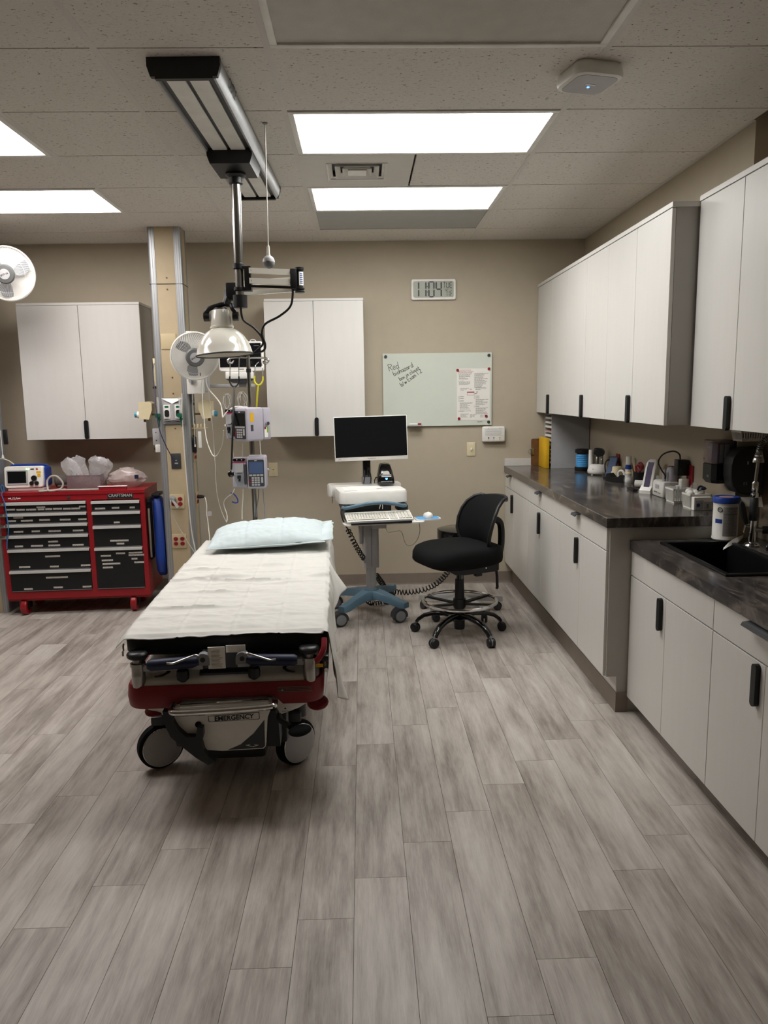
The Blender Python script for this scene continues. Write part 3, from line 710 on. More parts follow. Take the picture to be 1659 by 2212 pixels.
part(T, 'sticker_print', lp, 'blue', stuff=True)
# second arm, back over the bed to the lamp yoke
Yk = Vector((-.665, 4.13, 2.185))
def obar(A, B, h, w):
    d = (B - A).normalized(); s = Vector((0, 0, 1)).cross(d).normalized() * w; up = Vector((0, 0, h)); return MB().loft([[p - s - up, p + s - up, p + s + up, p - s + up] for p in (A, B)])
part(T, 'second_arm', obar(K + Vector((0, .02, -.035)), Yk + Vector((.02, 0, -.02)), .012, .012), 'cream', 0)
part(T, 'second_arm', obar(K + Vector((0, .02, .012)), Yk + Vector((.02, 0, .03)), .012, .012), 'cream', 0)
LC = Vector((-.722, 4.10, 1.995)); ax = Vector((-.06, .03, 1)).normalized()      # lamp axis, pointing up
part(T, 'arm_knuckle', MB().rb(Yk.x - .03, Yk.x + .03, Yk.y - .03, Yk.y + .03, 2.13, 2.22, .008), 'black')
part(T, 'drop_bracket', MB().tube(crv([Yk + Vector((-.02, 0, 0)), (-.688, 4.12, 2.14), (-.70, 4.11, 2.105)], 5), .021, 10), 'black')
yk = MB()
for s in (-1, 1):
    e = LC + Vector((s * .072, -.0, .052))
    yk.tube(crv([(-.695, 4.105, 2.112), (-.70 + s * .03, 4.10, 2.105), (LC.x + s * .062, 4.09, 2.085), e + Vector((s * .008, 0, .01)), e], 6), .0125, 10)
    yk.cyl(e - Vector((s * .012, 0, 0)), e + Vector((s * .018, 0, 0)), .024, n=18)
part(T, 'yoke', yk, 'black')
prof = [(.0, .086), (.043, .086), (.047, .08), (.056, .004), (.061, .002), (.061, -.006), (.056, -.010), (.064, -.014), (.086, -.028), (.108, -.050), (.126, -.078), (.138, -.108), (.1455, -.138), (.148, -.142), (.146, -.146), (.140, -.138), (.133, -.11), (.12, -.08), (.102, -.054), (.08, -.034), (.05, -.026), (0, -.024)]
sh = part(T, 'lamp_shade', MB().lathe(prof, LC, ax, 48), 'cream', 50)
part(sh, 'rim_band', MB().torus(LC - ax * .144, ax, .147, .004, 48, 8), 'darkgrey')
part(sh, 'neck_cap', MB().cyl(LC + ax * .084, LC + ax * .096, .04, .034, 24), 'black')
part(sh, 'bulb', MB().lathe([(0, -.03), (.03, -.035), (.045, -.07), (.048, -.10), (.03, -.118), (0, -.122)], LC, ax, 20), 'plasticwhite')
c1 = [(cx + .005, PY - .03, 2.09), q(525, 690), q(548, 708), q(564, 726), q(568, 742), q(560, 752), q(548, 763)]
c2 = [(K.x - .035, K.y, 2.165), q(628, 660), q(605, 682), q(573, 700), q(566, 720), q(573, 745), q(568, 758), q(548, 762)]
cb = part(T, 'power_cord', MB().tube(crv(c1, 8), .0058, 8), 'blackcable')
part(T, 'power_cord', MB().tube(crv(c2, 8), .0058, 8), 'blackcable')

# hanging cord with a ball
T = thing('pull_cord_ball', 'pale ball hanging on a thin white cord from the ceiling beside the track light', 'hanging cord', (-.412, 3.68, 2.25), room=True)
part(T, 'cord', MB().tube([(-.412, 3.68, HC), (-.418, 3.68, 2.31)], .0028, 8), 'whitecable')
part(T, 'ceiling_eye', MB().lathe([(.012, HC - .001), (.012, HC - .004), (.004, HC - .008)], (-.412, 3.68, 0)), 'grey')
part(T, 'ferrule', MB().lathe([(.003, 2.325), (.0065, 2.318), (.0075, 2.285), (.012, 2.272)], (-.418, 3.68, 0), n=14), 'whitecable')
hs = [(.028 * sin(rad(a)), 2.2475 - .028 * cos(rad(a))) for a in range(0, 91, 10)]
part(T, 'lower_half', MB().lathe(hs, (-.418, 3.68, 0)), 'grey')
part(T, 'upper_half', MB().lathe([(.0285, 2.2475), (.0285, 2.251)] + [(.0275 * cos(rad(a)), 2.2515 + .0275 * sin(rad(a))) for a in range(5, 91, 10)], (-.418, 3.68, 0)), 'lightgrey')
part(T, 'print', textmb('Hose', .008, FRONT(-.418, 3.651, 2.249)), 'ink', 0, stuff=True)
# ================================================================ STRETCHER BED
BO = Vector((-.578, 2.95, 0)); BA = 2.0
BM = Matrix.Translation(BO) @ Matrix.Rotation(rad(BA), 4, 'Z'); BI = BM.inverted()
def BL(px, py, v=0.0):                       # pixel -> bed coordinates on the plane v across the foot end
    o = BI @ Vector((0, 0, CAMZ)); d = BI.to_3x3() @ (P(px, py, Y=3) - Vector((0, 0, CAMZ))); t = (v - o.y) / d.y
    q = o + d * t; return (q.x, q.z)
T = thing('stretcher_bed', 'hospital stretcher with red bumpers, black mattress and EMERGENCY plate at its foot', 'stretcher', BO, BA)
LB = 2.06
def upath(hw, v0, r, n=6, v1=1.98):
    p = [(-hw, v1), (-hw, v0 + r)] + [(-hw + r - r * cos(rad(90 * k / n)), v0 + r - r * sin(rad(90 * k / n))) for k in range(1, n)] + [(-hw + r, v0)]
    p += [(-.24, v0), (-.20, v0), (-.17, v0), (0, v0), (.2, v0), (.235, v0), (.27, v0)]
    return p + [(-x, y) for x, y in p[:n + 2][::-1]]
def loop_tilt(z0f, z1f, hw0, hw1, v0, r):
    rings = []
    for a, b in zip(upath(hw0, v0, r), upath(hw1, v0 + (hw0 - hw1), r)):
        rings.append((a, b))
    return rings
# red bumper band round the deck, notched over the pedal bar
bp = MB(); rings = []
for (xo, yo), (xi, yi) in loop_tilt(0, 0, .398, .375, 0, .075):
    zb = .428 if (-.18 < xo < .21 and yo < .01) else .392
    rings.append([(xo, yo, zb + .006), (xo * .995, yo + .004, zb), (xi, yi, zb), (xi, yi, .485), (xo * .99, yo + .006, .487), (xo, yo, .478), (xo * 1.008, yo - .006, (.478 + zb) / 2)])
bp.loft(rings); part(T, 'bumper', bp, 'redbump', 40)
gro = MB()
for i in range(4): gro.box(.215, .355, -.0072, -.004, .447 + i * .0062, .4488 + i * .0062)
part(T, 'bumper_grooves', gro, 'base', 0, stuff=True)
part(T, 'bumper_mark', MB().prism([(.228, .452), (.238, .452), (.233, .460)], -.0078, -.006, 'y'), 'lightgrey', 0)
# deck
dk = []
for z, hw, v0, r in ((.45, .38, .018, .07), (.487, .382, .016, .07), (.505, .372, .03, .07), (.515, .35, .06, .07), (.517, .2, .15, .07)):
    dk.append([(x, y, z) for x, y in rr(-hw, hw, v0, 2.0 - v0, r, 5)])
part(T, 'deck', MB().loft(dk), 'plasticwhite', 50)
part(T, 'deck_panel', MB().prism([(-.105, .045), (.10, .045), (.125, .14), (-.115, .14)], .5105, .519, 'z'), 'darkgrey', 0)
def cres(s):
    o = [(s * (.30 - .07 * cos(t) * 1), .085 + .05 * sin(t)) for t in [rad(-70 + 14 * i) for i in range(11)]]
    i_ = [(s * (.305 - .06 * cos(t)), .085 + .05 * sin(t)) for t in [rad(70 - 14 * i) for i in range(11)]]
    return MB().prism(o + i_, .511, .5185, 'z')
for s in (-1, 1): part(T, 'crescent_mark', cres(s), 'black', 0)
# chassis
hull = [[(x, y, z) for x, y in rr(-hw, hw, v0, 1.95, .06, 4)] for z, hw, v0 in ((.43, .38, .03), (.39, .375, .035), (.345, .31, .05), (.32, .25, .06))]
part(T, 'hull', MB().loft(hull), 'plasticwhite', 50)
part(T, 'chassis', MB().rb(-.24, .24, .12, 1.85, .16, .32, .02), 'black')
part(T, 'lift_column', MB().rb(-.12, .12, .45, .75, .3, .45, .02).rb(-.12, .12, 1.2, 1.5, .3, .45, .02), 'darkgrey')
for s in (-1, 1):
    part(T, 'corner_pad', MB().ell((s * (.372 if s > 0 else .30), .10, .352), .046, .075, .018), 'redbump')
# pedal housing with its plate
hp = [BL(*p, v=-.035) for p in ((378, 1529), (590, 1517), (577, 1553), (574, 1612), (569, 1617), (480, 1622), (446, 1620), (437, 1600), (441, 1585), (404, 1584), (379, 1560))]
part(T, 'pedal_housing', MB().prism(hp, -.035, .16, 'y'), 'plasticwhite', 0)
ring_ = [BL(*p, v=-.037) for p in ((449, 1547), (560, 1538), (561, 1552), (559, 1554), (453, 1560), (450, 1558))]
cxp = sum(p[0] for p in ring_) / 6; czp = sum(p[1] for p in ring_) / 6
fr_ = MB()
outr = [(p[0], p[1]) for p in ring_]; inr = [(cxp + (p[0] - cxp) * .975, czp + (p[1] - czp) * .86) for p in ring_]
for i in range(6):
    j = (i + 1) % 6; fr_.add([(outr[i][0], -.0362, outr[i][1]), (outr[j][0], -.0362, outr[j][1]), (inr[j][0], -.0362, inr[j][1]), (inr[i][0], -.0362, inr[i][1])], [(0, 1, 2, 3)])
part(T, 'plate_outline', fr_, 'ink', 0)
a_ = BL(463, 1553.5, -.036); b_ = BL(548, 1547, -.036)
part(T, 'lettering', textmb('EMERGENCY', .0275, frame(((a_[0] + b_[0]) / 2, -.0363, (a_[1] + b_[1]) / 2), (1, 0, (b_[1] - a_[1]) / (b_[0] - a_[0])), (0, 0, 1)), sx=1.0, bold=.0007), 'ink', 0, stuff=True)
part(T, 'dark_decal', MB().prism([BL(*p, v=-.036) for p in ((492, 1620), (520, 1608), (548, 1584), (571, 1555), (572.5, 1611), (568, 1615.5))], -.0362, -.0345, 'y'), 'darkgrey', 0)
ar = MB()
for sgn, cxx in ((-1, 538), (1, 552)):
    p0 = BL(cxx, 1611, -.037); ar.tube([(p0[0] - .012, -.037, p0[1] - sgn * .0035), (p0[0] + .012, -.037, p0[1] + sgn * .0035)], .0016, 5); ar.tube([(p0[0] - .005, -.037, p0[1] + .007), (p0[0], -.037, p0[1] + .003), (p0[0] + .005, -.037, p0[1] + .007)], .001, 5)
part(T, 'decal_marks', ar, 'whiteink', 0, stuff=True)
part(T, 'right_print', textmb('S-Series', .009, FRONT(*(lambda q: (q[0], -.0005, q[1]))(BL(615, 1543, 0)))).join(MB().prism([BL(*p, v=.0) for p in ((612, 1539), (618, 1539), (615, 1535))], -.001, .0, 'y')).xf(Matrix.Translation((0, .033, 0))), 'ink', 0, stuff=True)
# chrome pedal bar
z_ = .408
part(T, 'push_bar', MB().tube(crv([(-.20, -.02, z_ + .012), (-.205, -.05, z_), (-.18, -.075, z_ - .004), (0, -.08, z_), (.18, -.075, z_ + .006), (.205, -.05, z_ + .01), (.20, -.02, z_ + .02)], 6), .0125, 10).tube([(-.17, -.045, z_ + .012), (.18, -.045, z_ + .02)], .009, 8), 'chrome')
lp_ = [BL(*p, v=-.05) for p in ((353, 1533), (375, 1534), (376, 1556), (386, 1572), (404, 1588), (424, 1588), (428, 1566), (440, 1569), (441, 1586), (437, 1599), (442, 1618), (452, 1630), (468, 1640), (452, 1648), (425, 1632), (397, 1610), (371, 1588), (357, 1560))]
part(T, 'steer_pedal', MB().prism(lp_, -.07, -.035, 'y'), 'black', 0)
c_ = BL(428, 1566, -.04); part(T, 'pedal_socket', MB().cyl((c_[0], -.038, c_[1]), (c_[0], -.034, c_[1]), .013, n=16), 'dark')
e0 = BL(600, 1556, -.03); e1 = BL(628, 1570, -.1); e2 = BL(648, 1578, -.12)
bpd = MB().tube([(e0[0], .02, e0[1]), (e0[0] + .01, -.03, e0[1]), (e1[0], -.10, e1[1])], .012, 8)
part(T, 'brake_pedal', bpd, 'black')
pad = MB().ell((0, 0, 0), .047, .04, .018, 16, 8).xf(Matrix.Translation((e2[0], -.12, e2[1])) @ Matrix.Rotation(rad(-8), 4, 'Y'))
part(T, 'brake_pad', pad, 'blackfab')
part(T, 'pedal_arch', MB().prism([BL(*p, v=.0) for p in ((576, 1545), (585, 1536), (595, 1537), (601, 1548), (604, 1585), (606, 1612), (576, 1612))], -.0, .2, 'y'), 'black', 0)
part(T, 'underbody', MB().rb(-.13, .15, .08, .40, .12, .205, .02), 'black')
# castors
def castor(u, v, ang, side):
    n = Vector((sin(rad(ang)), -cos(rad(ang)), 0)); c = Vector((u, v, .103)); t = Vector((0, 0, 1)).cross(n)
    w = part(T, 'castor', MB().lathe([(.07, -.024), (.094, -.024), (.102, -.016), (.103, 0), (.102, .016), (.094, .024), (.086, .0265), (.07, .026)], c, n, 40), 'blackfab', 40)
    part(w, 'hub_cover', MB().lathe([(.087, .024), (.085, .030), (.07, .034), (.03, .0365), (0, .037)], c, n, 40), 'lightgrey')
    part(w, 'hub_ring', MB().torus(c + n * .0275, n, .087, .0022, 40, 6), 'chrome')
    part(w, 'hub_back', MB().lathe([(.087, -.022), (.05, -.03), (0, -.031)], c, n, 30), 'lightgrey')
    part(w, 'axle', MB().cyl(c + n * .03, c - n * .03, .012, n=12), 'darkgrey')
    f = MB().tube([c + t * .03 + Vector((0, 0, .115)), c + t * .03 + Vector((0, 0, .2))], .03, 12)
    part(w, 'fork', f, 'darkgrey')
    part(w, 'fork_head', MB().rb(c.x - .03, c.x + .03, c.y - .035, c.y + .035, .205, .25, .01), 'darkgrey')
castor(-.338, .285, 30, -1); castor(.262, .265, 44, 1); castor(-.29, 1.66, 20, -1); castor(.29, 1.66, 20, 1)
# litter frame at the foot
fb = MB().box(-.33, -.115, .02, .05, .545, .572).box(.085, .33, .02, .05, .551, .578)
part(T, 'cross_rail', MB().box(-.325, -.085, .018, .048, .546, .570), 'lightgrey', 0)
part(T, 'cross_rail', MB().box(.055, .325, .018, .048, .550, .574), 'lightgrey', 0)
part(T, 'centre_plate', MB().box(-.085, .055, .03, .05, .545, .62), 'darkgrey', 0)
for s in (-1, 1):
    part(T, 'side_rail', MB().rb(s * .36 - .02, s * .36 + .02, .09, 2.0, .552, .586, .006), 'grey')
    po = part(T, 'post', MB().lathe([(.0245, .480), (.027, .50), (.027, .525), (.0275, .53), (.0265, .535), (.0265, .565), (.031, .567), (.031, .58), (.0195, .582), (.0195, .605)], (s * .345, .03, 0), n=22), 'steel')
    part(po, 'cap', MB().lathe([(.0, .600), (.034, .600), (.041, .607), (.042, .618), (.038, .624), (.03, .628), (0, .628)], (s * .345, .03, 0), n=24), 'black')
    k = part(T, 'push_handle', MB().tube([(s * .095, .0, .588), (s * .12, -.002, .586), (s * .285, -.004, .580), (s * .298, -.004, .580)], [.016, .024, .024, .017], 16), 'navy')
    part(k, 'pivot_bracket', MB().prism([(s * .078 + .026 * cos(t), .596 + .026 * sin(t)) for t in [rad(20 * i) for i in range(10)]] + [(s * .078 - .026, .572), (s * .078 + .026, .572)], -.012, .02, 'y'), 'grey', 0)
    part(k, 'pivot_bolt', MB().cyl((s * .078, -.014, .596), (s * .078, -.010, .596), .010, n=16), 'black')
    part(k, 'release_lever', MB().tube([(s * .09, -.02, .615), (s * .10, -.028, .622), (s * .11, -.032, .622), (s * .185, -.036, .596), (s * .195, -.036, .594), (s * .215, -.036, .596)], .0045, 8), 'steel')
    part(T, 'clamp_knob', MB().lathe([(.0, .505), (.012, .505), (.024, .515), (.026, .535), (.024, .552), (.014, .56), (.012, .575)], (s * .142 - .02, .0, 0), n=9), 'black', 20)
part(T, 'instruction_card', MB().box(-.058, .01, -.004, -.001, .555, .645).box(.012, .09, .012, .014, .615, .645), 'paper', 0)
cdp = MB(); rnd = random.Random(5)
for i in range(14): cdp.box(-.045 + (.008 if i == 0 else 0), .0 - rnd.uniform(0, .014), -.0046, -.0038, .632 - i * .0054, .6335 - i * .0054)
part(T, 'card_print', cdp, 'greyink', 0, stuff=True)
# side rail gear on the right
rg = MB().tube([(.405, .12, .61), (.412, .12, .50)], .009, 8).tube([(.405, .3, .61), (.412, .3, .50)], .009, 8).tube([(.412, .08, .50), (.412, 1.3, .50)], .009, 8).tube([(.40, .06, .60), (.40, 1.3, .60)], .009, 8)
part(T, 'folded_guard', rg, 'chrome')
part(T, 'release_arm', MB().tube(crv([(.408, .03, .655), (.405, .0, .62), (.385, -.012, .585), (.372, -.012, .575)], 5), .012, 8), 'redplastic')
part(T, 'yellow_tag', MB().rb(.372, .402, -.006, .004, .545, .558, .002), 'yellowlabel')
part(T, 'latch', MB().rb(.395, .425, -.004, .03, .565, .592, .006), 'black')
# mattress
mt = [[(x, y, z) for x, y in rr(-hw, hw, v0, LB - v0 + .14, .05, 5)] for z, hw, v0 in ((.588, .37, .10), (.592, .395, .086), (.607, .407, .076), (.655, .408, .074), (.671, .402, .080), (.678, .385, .095))]
part(T, 'mattress', MB().loft(mt), 'blackmatt', 50)
part(T, 'mattress_zip', MB().tube([(-.410, .08, .645), (-.413, .08, .635), (-.412, .08, .615)], .004, 6).box(-.419, -.412, .078, .082, .592, .614), 'steel')
part(T, 'headboard_tube', MB().tube(crv([(-.33, 2.03, .60), (-.34, 2.07, .64), (-.3, 2.08, .66), (.3, 2.08, .66), (.34, 2.07, .64), (.33, 2.03, .60)], 5), .014, 10), 'chrome')

# ---------------------------------------------------------------- sheet
sm = MB(); NU, NV = 150, 250; grid = []
noi = lambda x, y, z=0.0: noise.noise(Vector((x, y, z)))
for j in range(NV + 1):
    v = .062 + 2.02 * j / NV; row = []
    foot = max(0, 1 - (v - .062) / .10)
    hangR = .30 + .03 * noi(v * 2.2, 3.1) + .06 * math.exp(-((v - .17) / .08) ** 2) - .14 * math.exp(-((v - 1.35) / .3) ** 2)
    hangL = .03 + .015 * noi(v * 3, 7.7)
    for i in range(NU + 1):
        s = -(.413 + hangL) + (.826 + hangL + hangR) * i / NU
        wr = .008 * noi(s * 3, v * 7) + .007 * noi(s * 9 + 4, v * 16) + .0026 * noi(s * 25, v * 40)
        for vc, amp, wd, ph in ((1.02, .009, .016, .3), (1.30, .008, .02, 1.2), (.86, .007, .014, 2.2), (1.13, .006, .01, 4.2), (.62, .004, .012, 3.0), (1.47, .006, .012, 5.0), (.30, .004, .012, 6.0), (.95, .006, .009, 7.3), (1.2, .006, .008, 8.1), (.72, .005, .009, 9.4), (1.38, .005, .009, 10.2), (.45, .004, .01, 11.7)):
            vv = vc + .035 * noi(s * 3.1 + ph, ph); wr += amp * math.exp(-((v - vv) / wd) ** 2) * max(0, .25 + noi(s * 3.0 + ph * 3, ph)) * 3.6
        for sc in (-.19, .03, .22): wr += .0045 * math.exp(-((s - sc - .004 * noi(v * 8, sc)) / .005) ** 2)
        wr += .010 * math.exp(-((s + .33 - .10 * sin(v * 9)) / .05) ** 2) * max(0, noi(v * 14 + s * 8, 6.1)) * (v > .3); sl = -.30 + .5 * (v - .9); wr += .007 * math.exp(-((s - sl) / .03) ** 2) * max(0, noi(v * 5, 2.0)) * 2
        x = s; z = .6835 + wr
        e = .404
        if s > e:
            d = s - e; bend = min(d, .03)
            x = e + bend * .62 + max(0, d - .03) * (.10 + .10 * math.exp(-((v - .16) / .09) ** 2) + .55 * math.exp(-((v - 1.3) / .10) ** 2)) + (.007 * sin(v * 34 + 5 * noi(v * 3, 1)) + .012 * noi(v * 7, d * 6)) * min(1, d / .08)
            z = .6835 + wr * max(0, 1 - d / .05) - bend * .35 - max(0, d - .03)
        elif s < -e:
            d = -e - s; x = -e - d * .75 + .004 * noi(v * 10, 5); z = .6835 + wr * .6 - d * .72
        zf = (.010 + .018 * max(0, -x + .05) + .005 * noi(x * 6, 9.0)) * foot ** 1.5
        if s <= e: z -= zf * 1.0
        y = v + (.004 * noi(x * 5, 4.0) - .006 - .012 * max(0, -x)) * foot - (.008 * math.exp(-((x + .04) / .02) ** 2)) * -foot
        z = max(z, .6805) if abs(s) < e and v > .085 else z
        row.append((x, y, z))
    grid.append(row)
sm.v = [p for r in grid for p in r]
sm.f = [(j * (NU + 1) + i, j * (NU + 1) + i + 1, (j + 1) * (NU + 1) + i + 1, (j + 1) * (NU + 1) + i) for j in range(NV) for i in range(NU)]
T2 = single('bed_sheet', sm.xf(BM), 'sheet', 'creased white sheet spread over the stretcher mattress, hanging down its right side', 'sheet', loc=BM @ Vector((0, 1, .70)), smooth=60)
md = T2.modifiers.new('thickness', 'SOLIDIFY'); md.thickness = .0016; md.offset = 1

# ---------------------------------------------------------------- pillow
pb = MB(); NP = 76
def pil(a, b, top):
    # a, b in -1..1
    ex = (1 - abs(a) ** 2.6) ; ey = (1 - abs(b) ** 2.4)
    h = .086 * max(0, ex) ** .55 * max(0, ey) ** .6
    pinch = 1 - .07 * abs(a) ** 3 * (1 - abs(b) ** 2) - .0
    x = .355 * a * (1 - .06 * (1 - abs(a)) * b * b) ; y = .215 * b * (1 - .08 * (1 - a * a) * -.3)
    h *= 1 + .10 * noi(a * 2.2, b * 2.0, 3.3)
    if top: h += .006 * noi(a * 6, b * 5, 1) + .0035 * noi(a * 14, b * 11, 5) - .008 * math.exp(-((a + .38) / .02) ** 2) - .008 * math.exp(-((a - .27) / .012) ** 2)
    return (x, y, h if top else -h * .6)
for top in (True, False):
    g = [[pil(-1 + 2 * i / NP, -1 + 2 * j / NP, top) for i in range(NP + 1)] for j in range(NP + 1)]
    f = [(j * (NP + 1) + i, j * (NP + 1) + i + 1, (j + 1) * (NP + 1) + i + 1, (j + 1) * (NP + 1) + i) for j in range(NP) for i in range(NP)]
    pb.add([p for r in g for p in r], f)
T3 = thing('pillow', 'pale blue-white pillow at the head of the stretcher', 'pillow', BM @ Vector((.035, 1.83, .762)), BA)
PMX = Matrix.Rotation(rad(9), 4, 'Y') @ Matrix.Rotation(rad(20), 4, 'X') @ Matrix.Rotation(rad(2), 4, 'Z')
PMX = Matrix.Rotation(rad(6), 4, 'X') @ Matrix.Rotation(rad(-2.5), 4, 'Y')
part(T3, 'cushion', pb.xf(PMX), 'pillow', 60)
# flat seam along the front edge and loose ends of the case
def flap(pts_in, pts_out):
    b = MB(); n = len(pts_in); b.v = [tuple(p) for p in pts_in] + [tuple(p) for p in pts_out]; b.f = [(i, i + 1, n + i + 1, n + i) for i in range(n - 1)]; return b
ed = [(.355 * a, -.212, 0) for a in [-1 + .1 * i for i in range(21)]]
fs = part(T3, 'front_seam', flap(ed, [(x * 1.02, y - .016, z - .004 + .003 * noi(x * 9, 1)) for x, y, z in ed]).xf(PMX), 'pillow', 60)
fs.modifiers.new('t', 'SOLIDIFY').thickness = .003
er = [(.345 + .008 * noi(b * 5, 8), .212 * b, 0) for b in [-1 + .03125 * i for i in range(65)]]
cf = part(T3, 'open_end', flap([(x - .03, y, .018 * (1 - abs(y / .213)) ** .5 + .0) for x, y, z in er], [(x + .062 + .022 * noi(y * 11, 2), y * .94, .045 * (1 - abs(y / .213)) + .040 * noi(y * 13, 5)) for x, y, z in er]).xf(PMX), 'pillow', 60)
cf.modifiers.new('t', 'SOLIDIFY').thickness = .002
cf2 = part(T3, 'open_end', flap([(x - .03, y, -.016 * (1 - abs(y / .213)) ** .5) for x, y, z in er], [(x + .045 + .02 * noi(y * 10, 6), y * .92, -.040 * (1 - abs(y / .213)) + .03 * noi(y * 12, 9)) for x, y, z in er]).xf(PMX), 'pillow', 60)
cf2.modifiers.new('t', 'SOLIDIFY').thickness = .002
# ================================================================ RED TOOL CHEST
def label_mat():
    m, t, b = newmat('printed_label'); N = t.nodes
    tc = N.new('ShaderNodeTexCoord'); mp = N.new('ShaderNodeMapping'); mp.inputs['Scale'].default_value = (300, 1, 150); link(t, tc.outputs['Object'], mp.inputs[0])
    n = N.new('ShaderNodeTexNoise'); n.inputs['Scale'].default_value = 1; n.inputs['Detail'].default_value = 1; link(t, mp.outputs[0], n.inputs['Vector'])
    rp = N.new('ShaderNodeValToRGB'); rp.color_ramp.interpolation = 'CONSTANT'; e = rp.color_ramp.elements
    e[0].position = 0; e[0].color = lin('6f6b67'); e[1].position = .40; e[1].color = lin('c2beb6'); link(t, n.outputs[0], rp.inputs[0]); link(t, rp.outputs[0], b.inputs['Base Color'])
    return m
M['label'] = label_mat()
A = P(17, 1297, Y=5.69); B = P(325, 1285, Y=5.745)
CA = math.degrees(math.atan2(B.y - A.y, B.x - A.x)); CW = math.hypot(B.x - A.x, B.y - A.y)
T = thing('tool_chest', 'red rolling tool chest of black drawers with silver handles and many white labels', 'tool chest', (A.x, A.y, 0), CA)
CM = Matrix.Translation((A.x, A.y, 0)) @ Matrix.Rotation(rad(CA), 4, 'Z')
ZB, ZT, DP = .132, .945, .46
part(T, 'shell', MB().box(0, CW, .02, DP, ZB, ZT - .002), 'red', 0)
fm = MB().box(0, .036, 0, .02, ZB, ZT).box(CW - .034, CW, 0, .02, ZB, ZT).box(.036, CW - .034, 0, .02, ZB, .19).box(.036, CW - .034, 0, .02, .882, ZT).box(.635, .672, 0, .02, .19, .882)
part(T, 'front_frame', fm, 'red', 0)
tp = MB().box(-.004, CW + .004, -.006, DP + .004, ZT, ZT + .004).box(-.004, CW + .004, -.006, -.002, ZT - .02, ZT)
part(T, 'top_sheet', tp, 'red', 0)
part(T, 'lower_rail', MB().rb(.0, CW, .02, .05, ZB - .02, ZB, .004), 'red')
S1 = .000861
def zl(x, y): return .876 - (y - 835 - (780 - x) * .032) * S1
def ul(x): return .036 + (x - 40) / 750 * .599
def zr_(x, y): return .872 - (y - 820 + (x - 1235) * -.0 - (1235 - x) * .030) * S1
def ur(x): return .672 + (x - 835) / 405 * (CW - .034 - .672)
LAB = [[(95, 918, 90), (190, 918, 76), (285, 916, 92), (375, 894, 78), (375, 913, 60), (445, 911, 62), (525, 908, 80), (610, 907, 68), (690, 904, 82), (752, 886, 58)],
       [(162, 988, 88), (100, 1018, 78), (238, 1014, 108), (400, 1007, 98), (587, 1003, 98), (745, 998, 78)],
       [(153, 1113, 86), (310, 1108, 75), (482, 1105, 112), (697, 1098, 98)],
       [(460, 1198, 90), (145, 1243, 75), (310, 1237, 110), (468, 1232, 108), (687, 1227, 102)],
       [(445, 1330, 138), (180, 1428, 102), (453, 1422, 80), (742, 1411, 88)],
       [(468, 1520, 202), (197, 1625, 80), (472, 1611, 85), (740, 1604, 82)]]
LAR = [[(905, 898, 95), (1035, 890, 70), (1175, 887, 48)], [(1037, 1020, 55)], [(1048, 1183, 170), (1055, 1210, 70)],
       [(925, 1320, 95), (935, 1360, 105), (967, 1391, 165), (935, 1425, 95), (1050, 1297, 85), (1178, 1291, 130), (1183, 1312, 145), (1165, 1346, 55), (1203, 1378, 92)]]
def drawer(u0, u1, z0, z1, labs, fu, fz):
    d = part(T, 'drawer', MB().rb(u0 + .002, u1 - .002, -.006, .02, z0 + .003, z1 - .024, .002, 1), 'black')
    part(d, 'handle', MB().prism([(.0, z1), (-.022, z1 - .002), (-.024, z1 - .02), (-.02, z1 - .022), (-.018, z1 - .008), (0, z1 - .008)], u0 + .001, u1 - .001, 'x'), 'handlealu', 20)
    part(d, 'lower_lip', MB().box(u0 + .004, u1 - .004, -.0085, -.006, z0 + .004, z0 + .0065), 'grey', 0)
    for x, y, w in labs:
        u, z = fu(x), fz(x, y); part(d, 'label', MB().box(u - w * .4e-3, u + w * .4e-3, -.0068, -.006, z - .0066, z + .0066), 'label', 0)
LT = [.876, .793, .710, .626, .519, .355, .190]
for i in range(6): drawer(.036, .635, LT[i + 1], LT[i], LAB[i], ul, zl)
RT = [.872, .79, .682, .514, .190]
for i in range(4): drawer(.672, CW - .034, RT[i + 1], RT[i], LAR[i], ur, zr_)
bd = part(T, 'name_plate', MB().rb(.793, .983, -.003, .001, .886, .932, .002), 'black')
part(bd, 'plate_rim', MB().box(.793, .983, -.0045, -.003, .929, .932).box(.793, .983, -.0045, -.003, .886, .889).box(.793, .796, -.0045, -.003, .886, .932).box(.980, .983, -.0045, -.003, .886, .932), 'steel', 0)
part(bd, 'lettering', textmb('CRAFTSMAN', .033, FRONT(.888, -.0036, .909), sx=.93, bold=.0006), 'lightgrey', 0, stuff=True)
part(T, 'flag_logo', textmb('USA', .03, FRONT(.115, -.0006, .905)).join(MB().box(.07, .09, -.001, -.0002, .902, .91)).join(MB().box(.14, .16, -.001, -.0002, .902, .91)), 'whiteink', 0, stuff=True)
part(T, 'lock', MB().cyl((.51, -.006, .905), (.51, .001, .905), .0125, n=20).cyl((.51, -.008, .905), (.51, -.006, .905), .006, n=12), 'chrome')
for z in (.868, .785, .702, .618):
    lt = part(T, 'latch_plate', MB().rb(-.045, .055, -.03, -.024, z - .014, z + .010, .002), 'steel')
    part(lt, 'latch_pin', MB().cyl((.04, -.036, z), (.04, -.03, z), .006, n=10), 'grey')
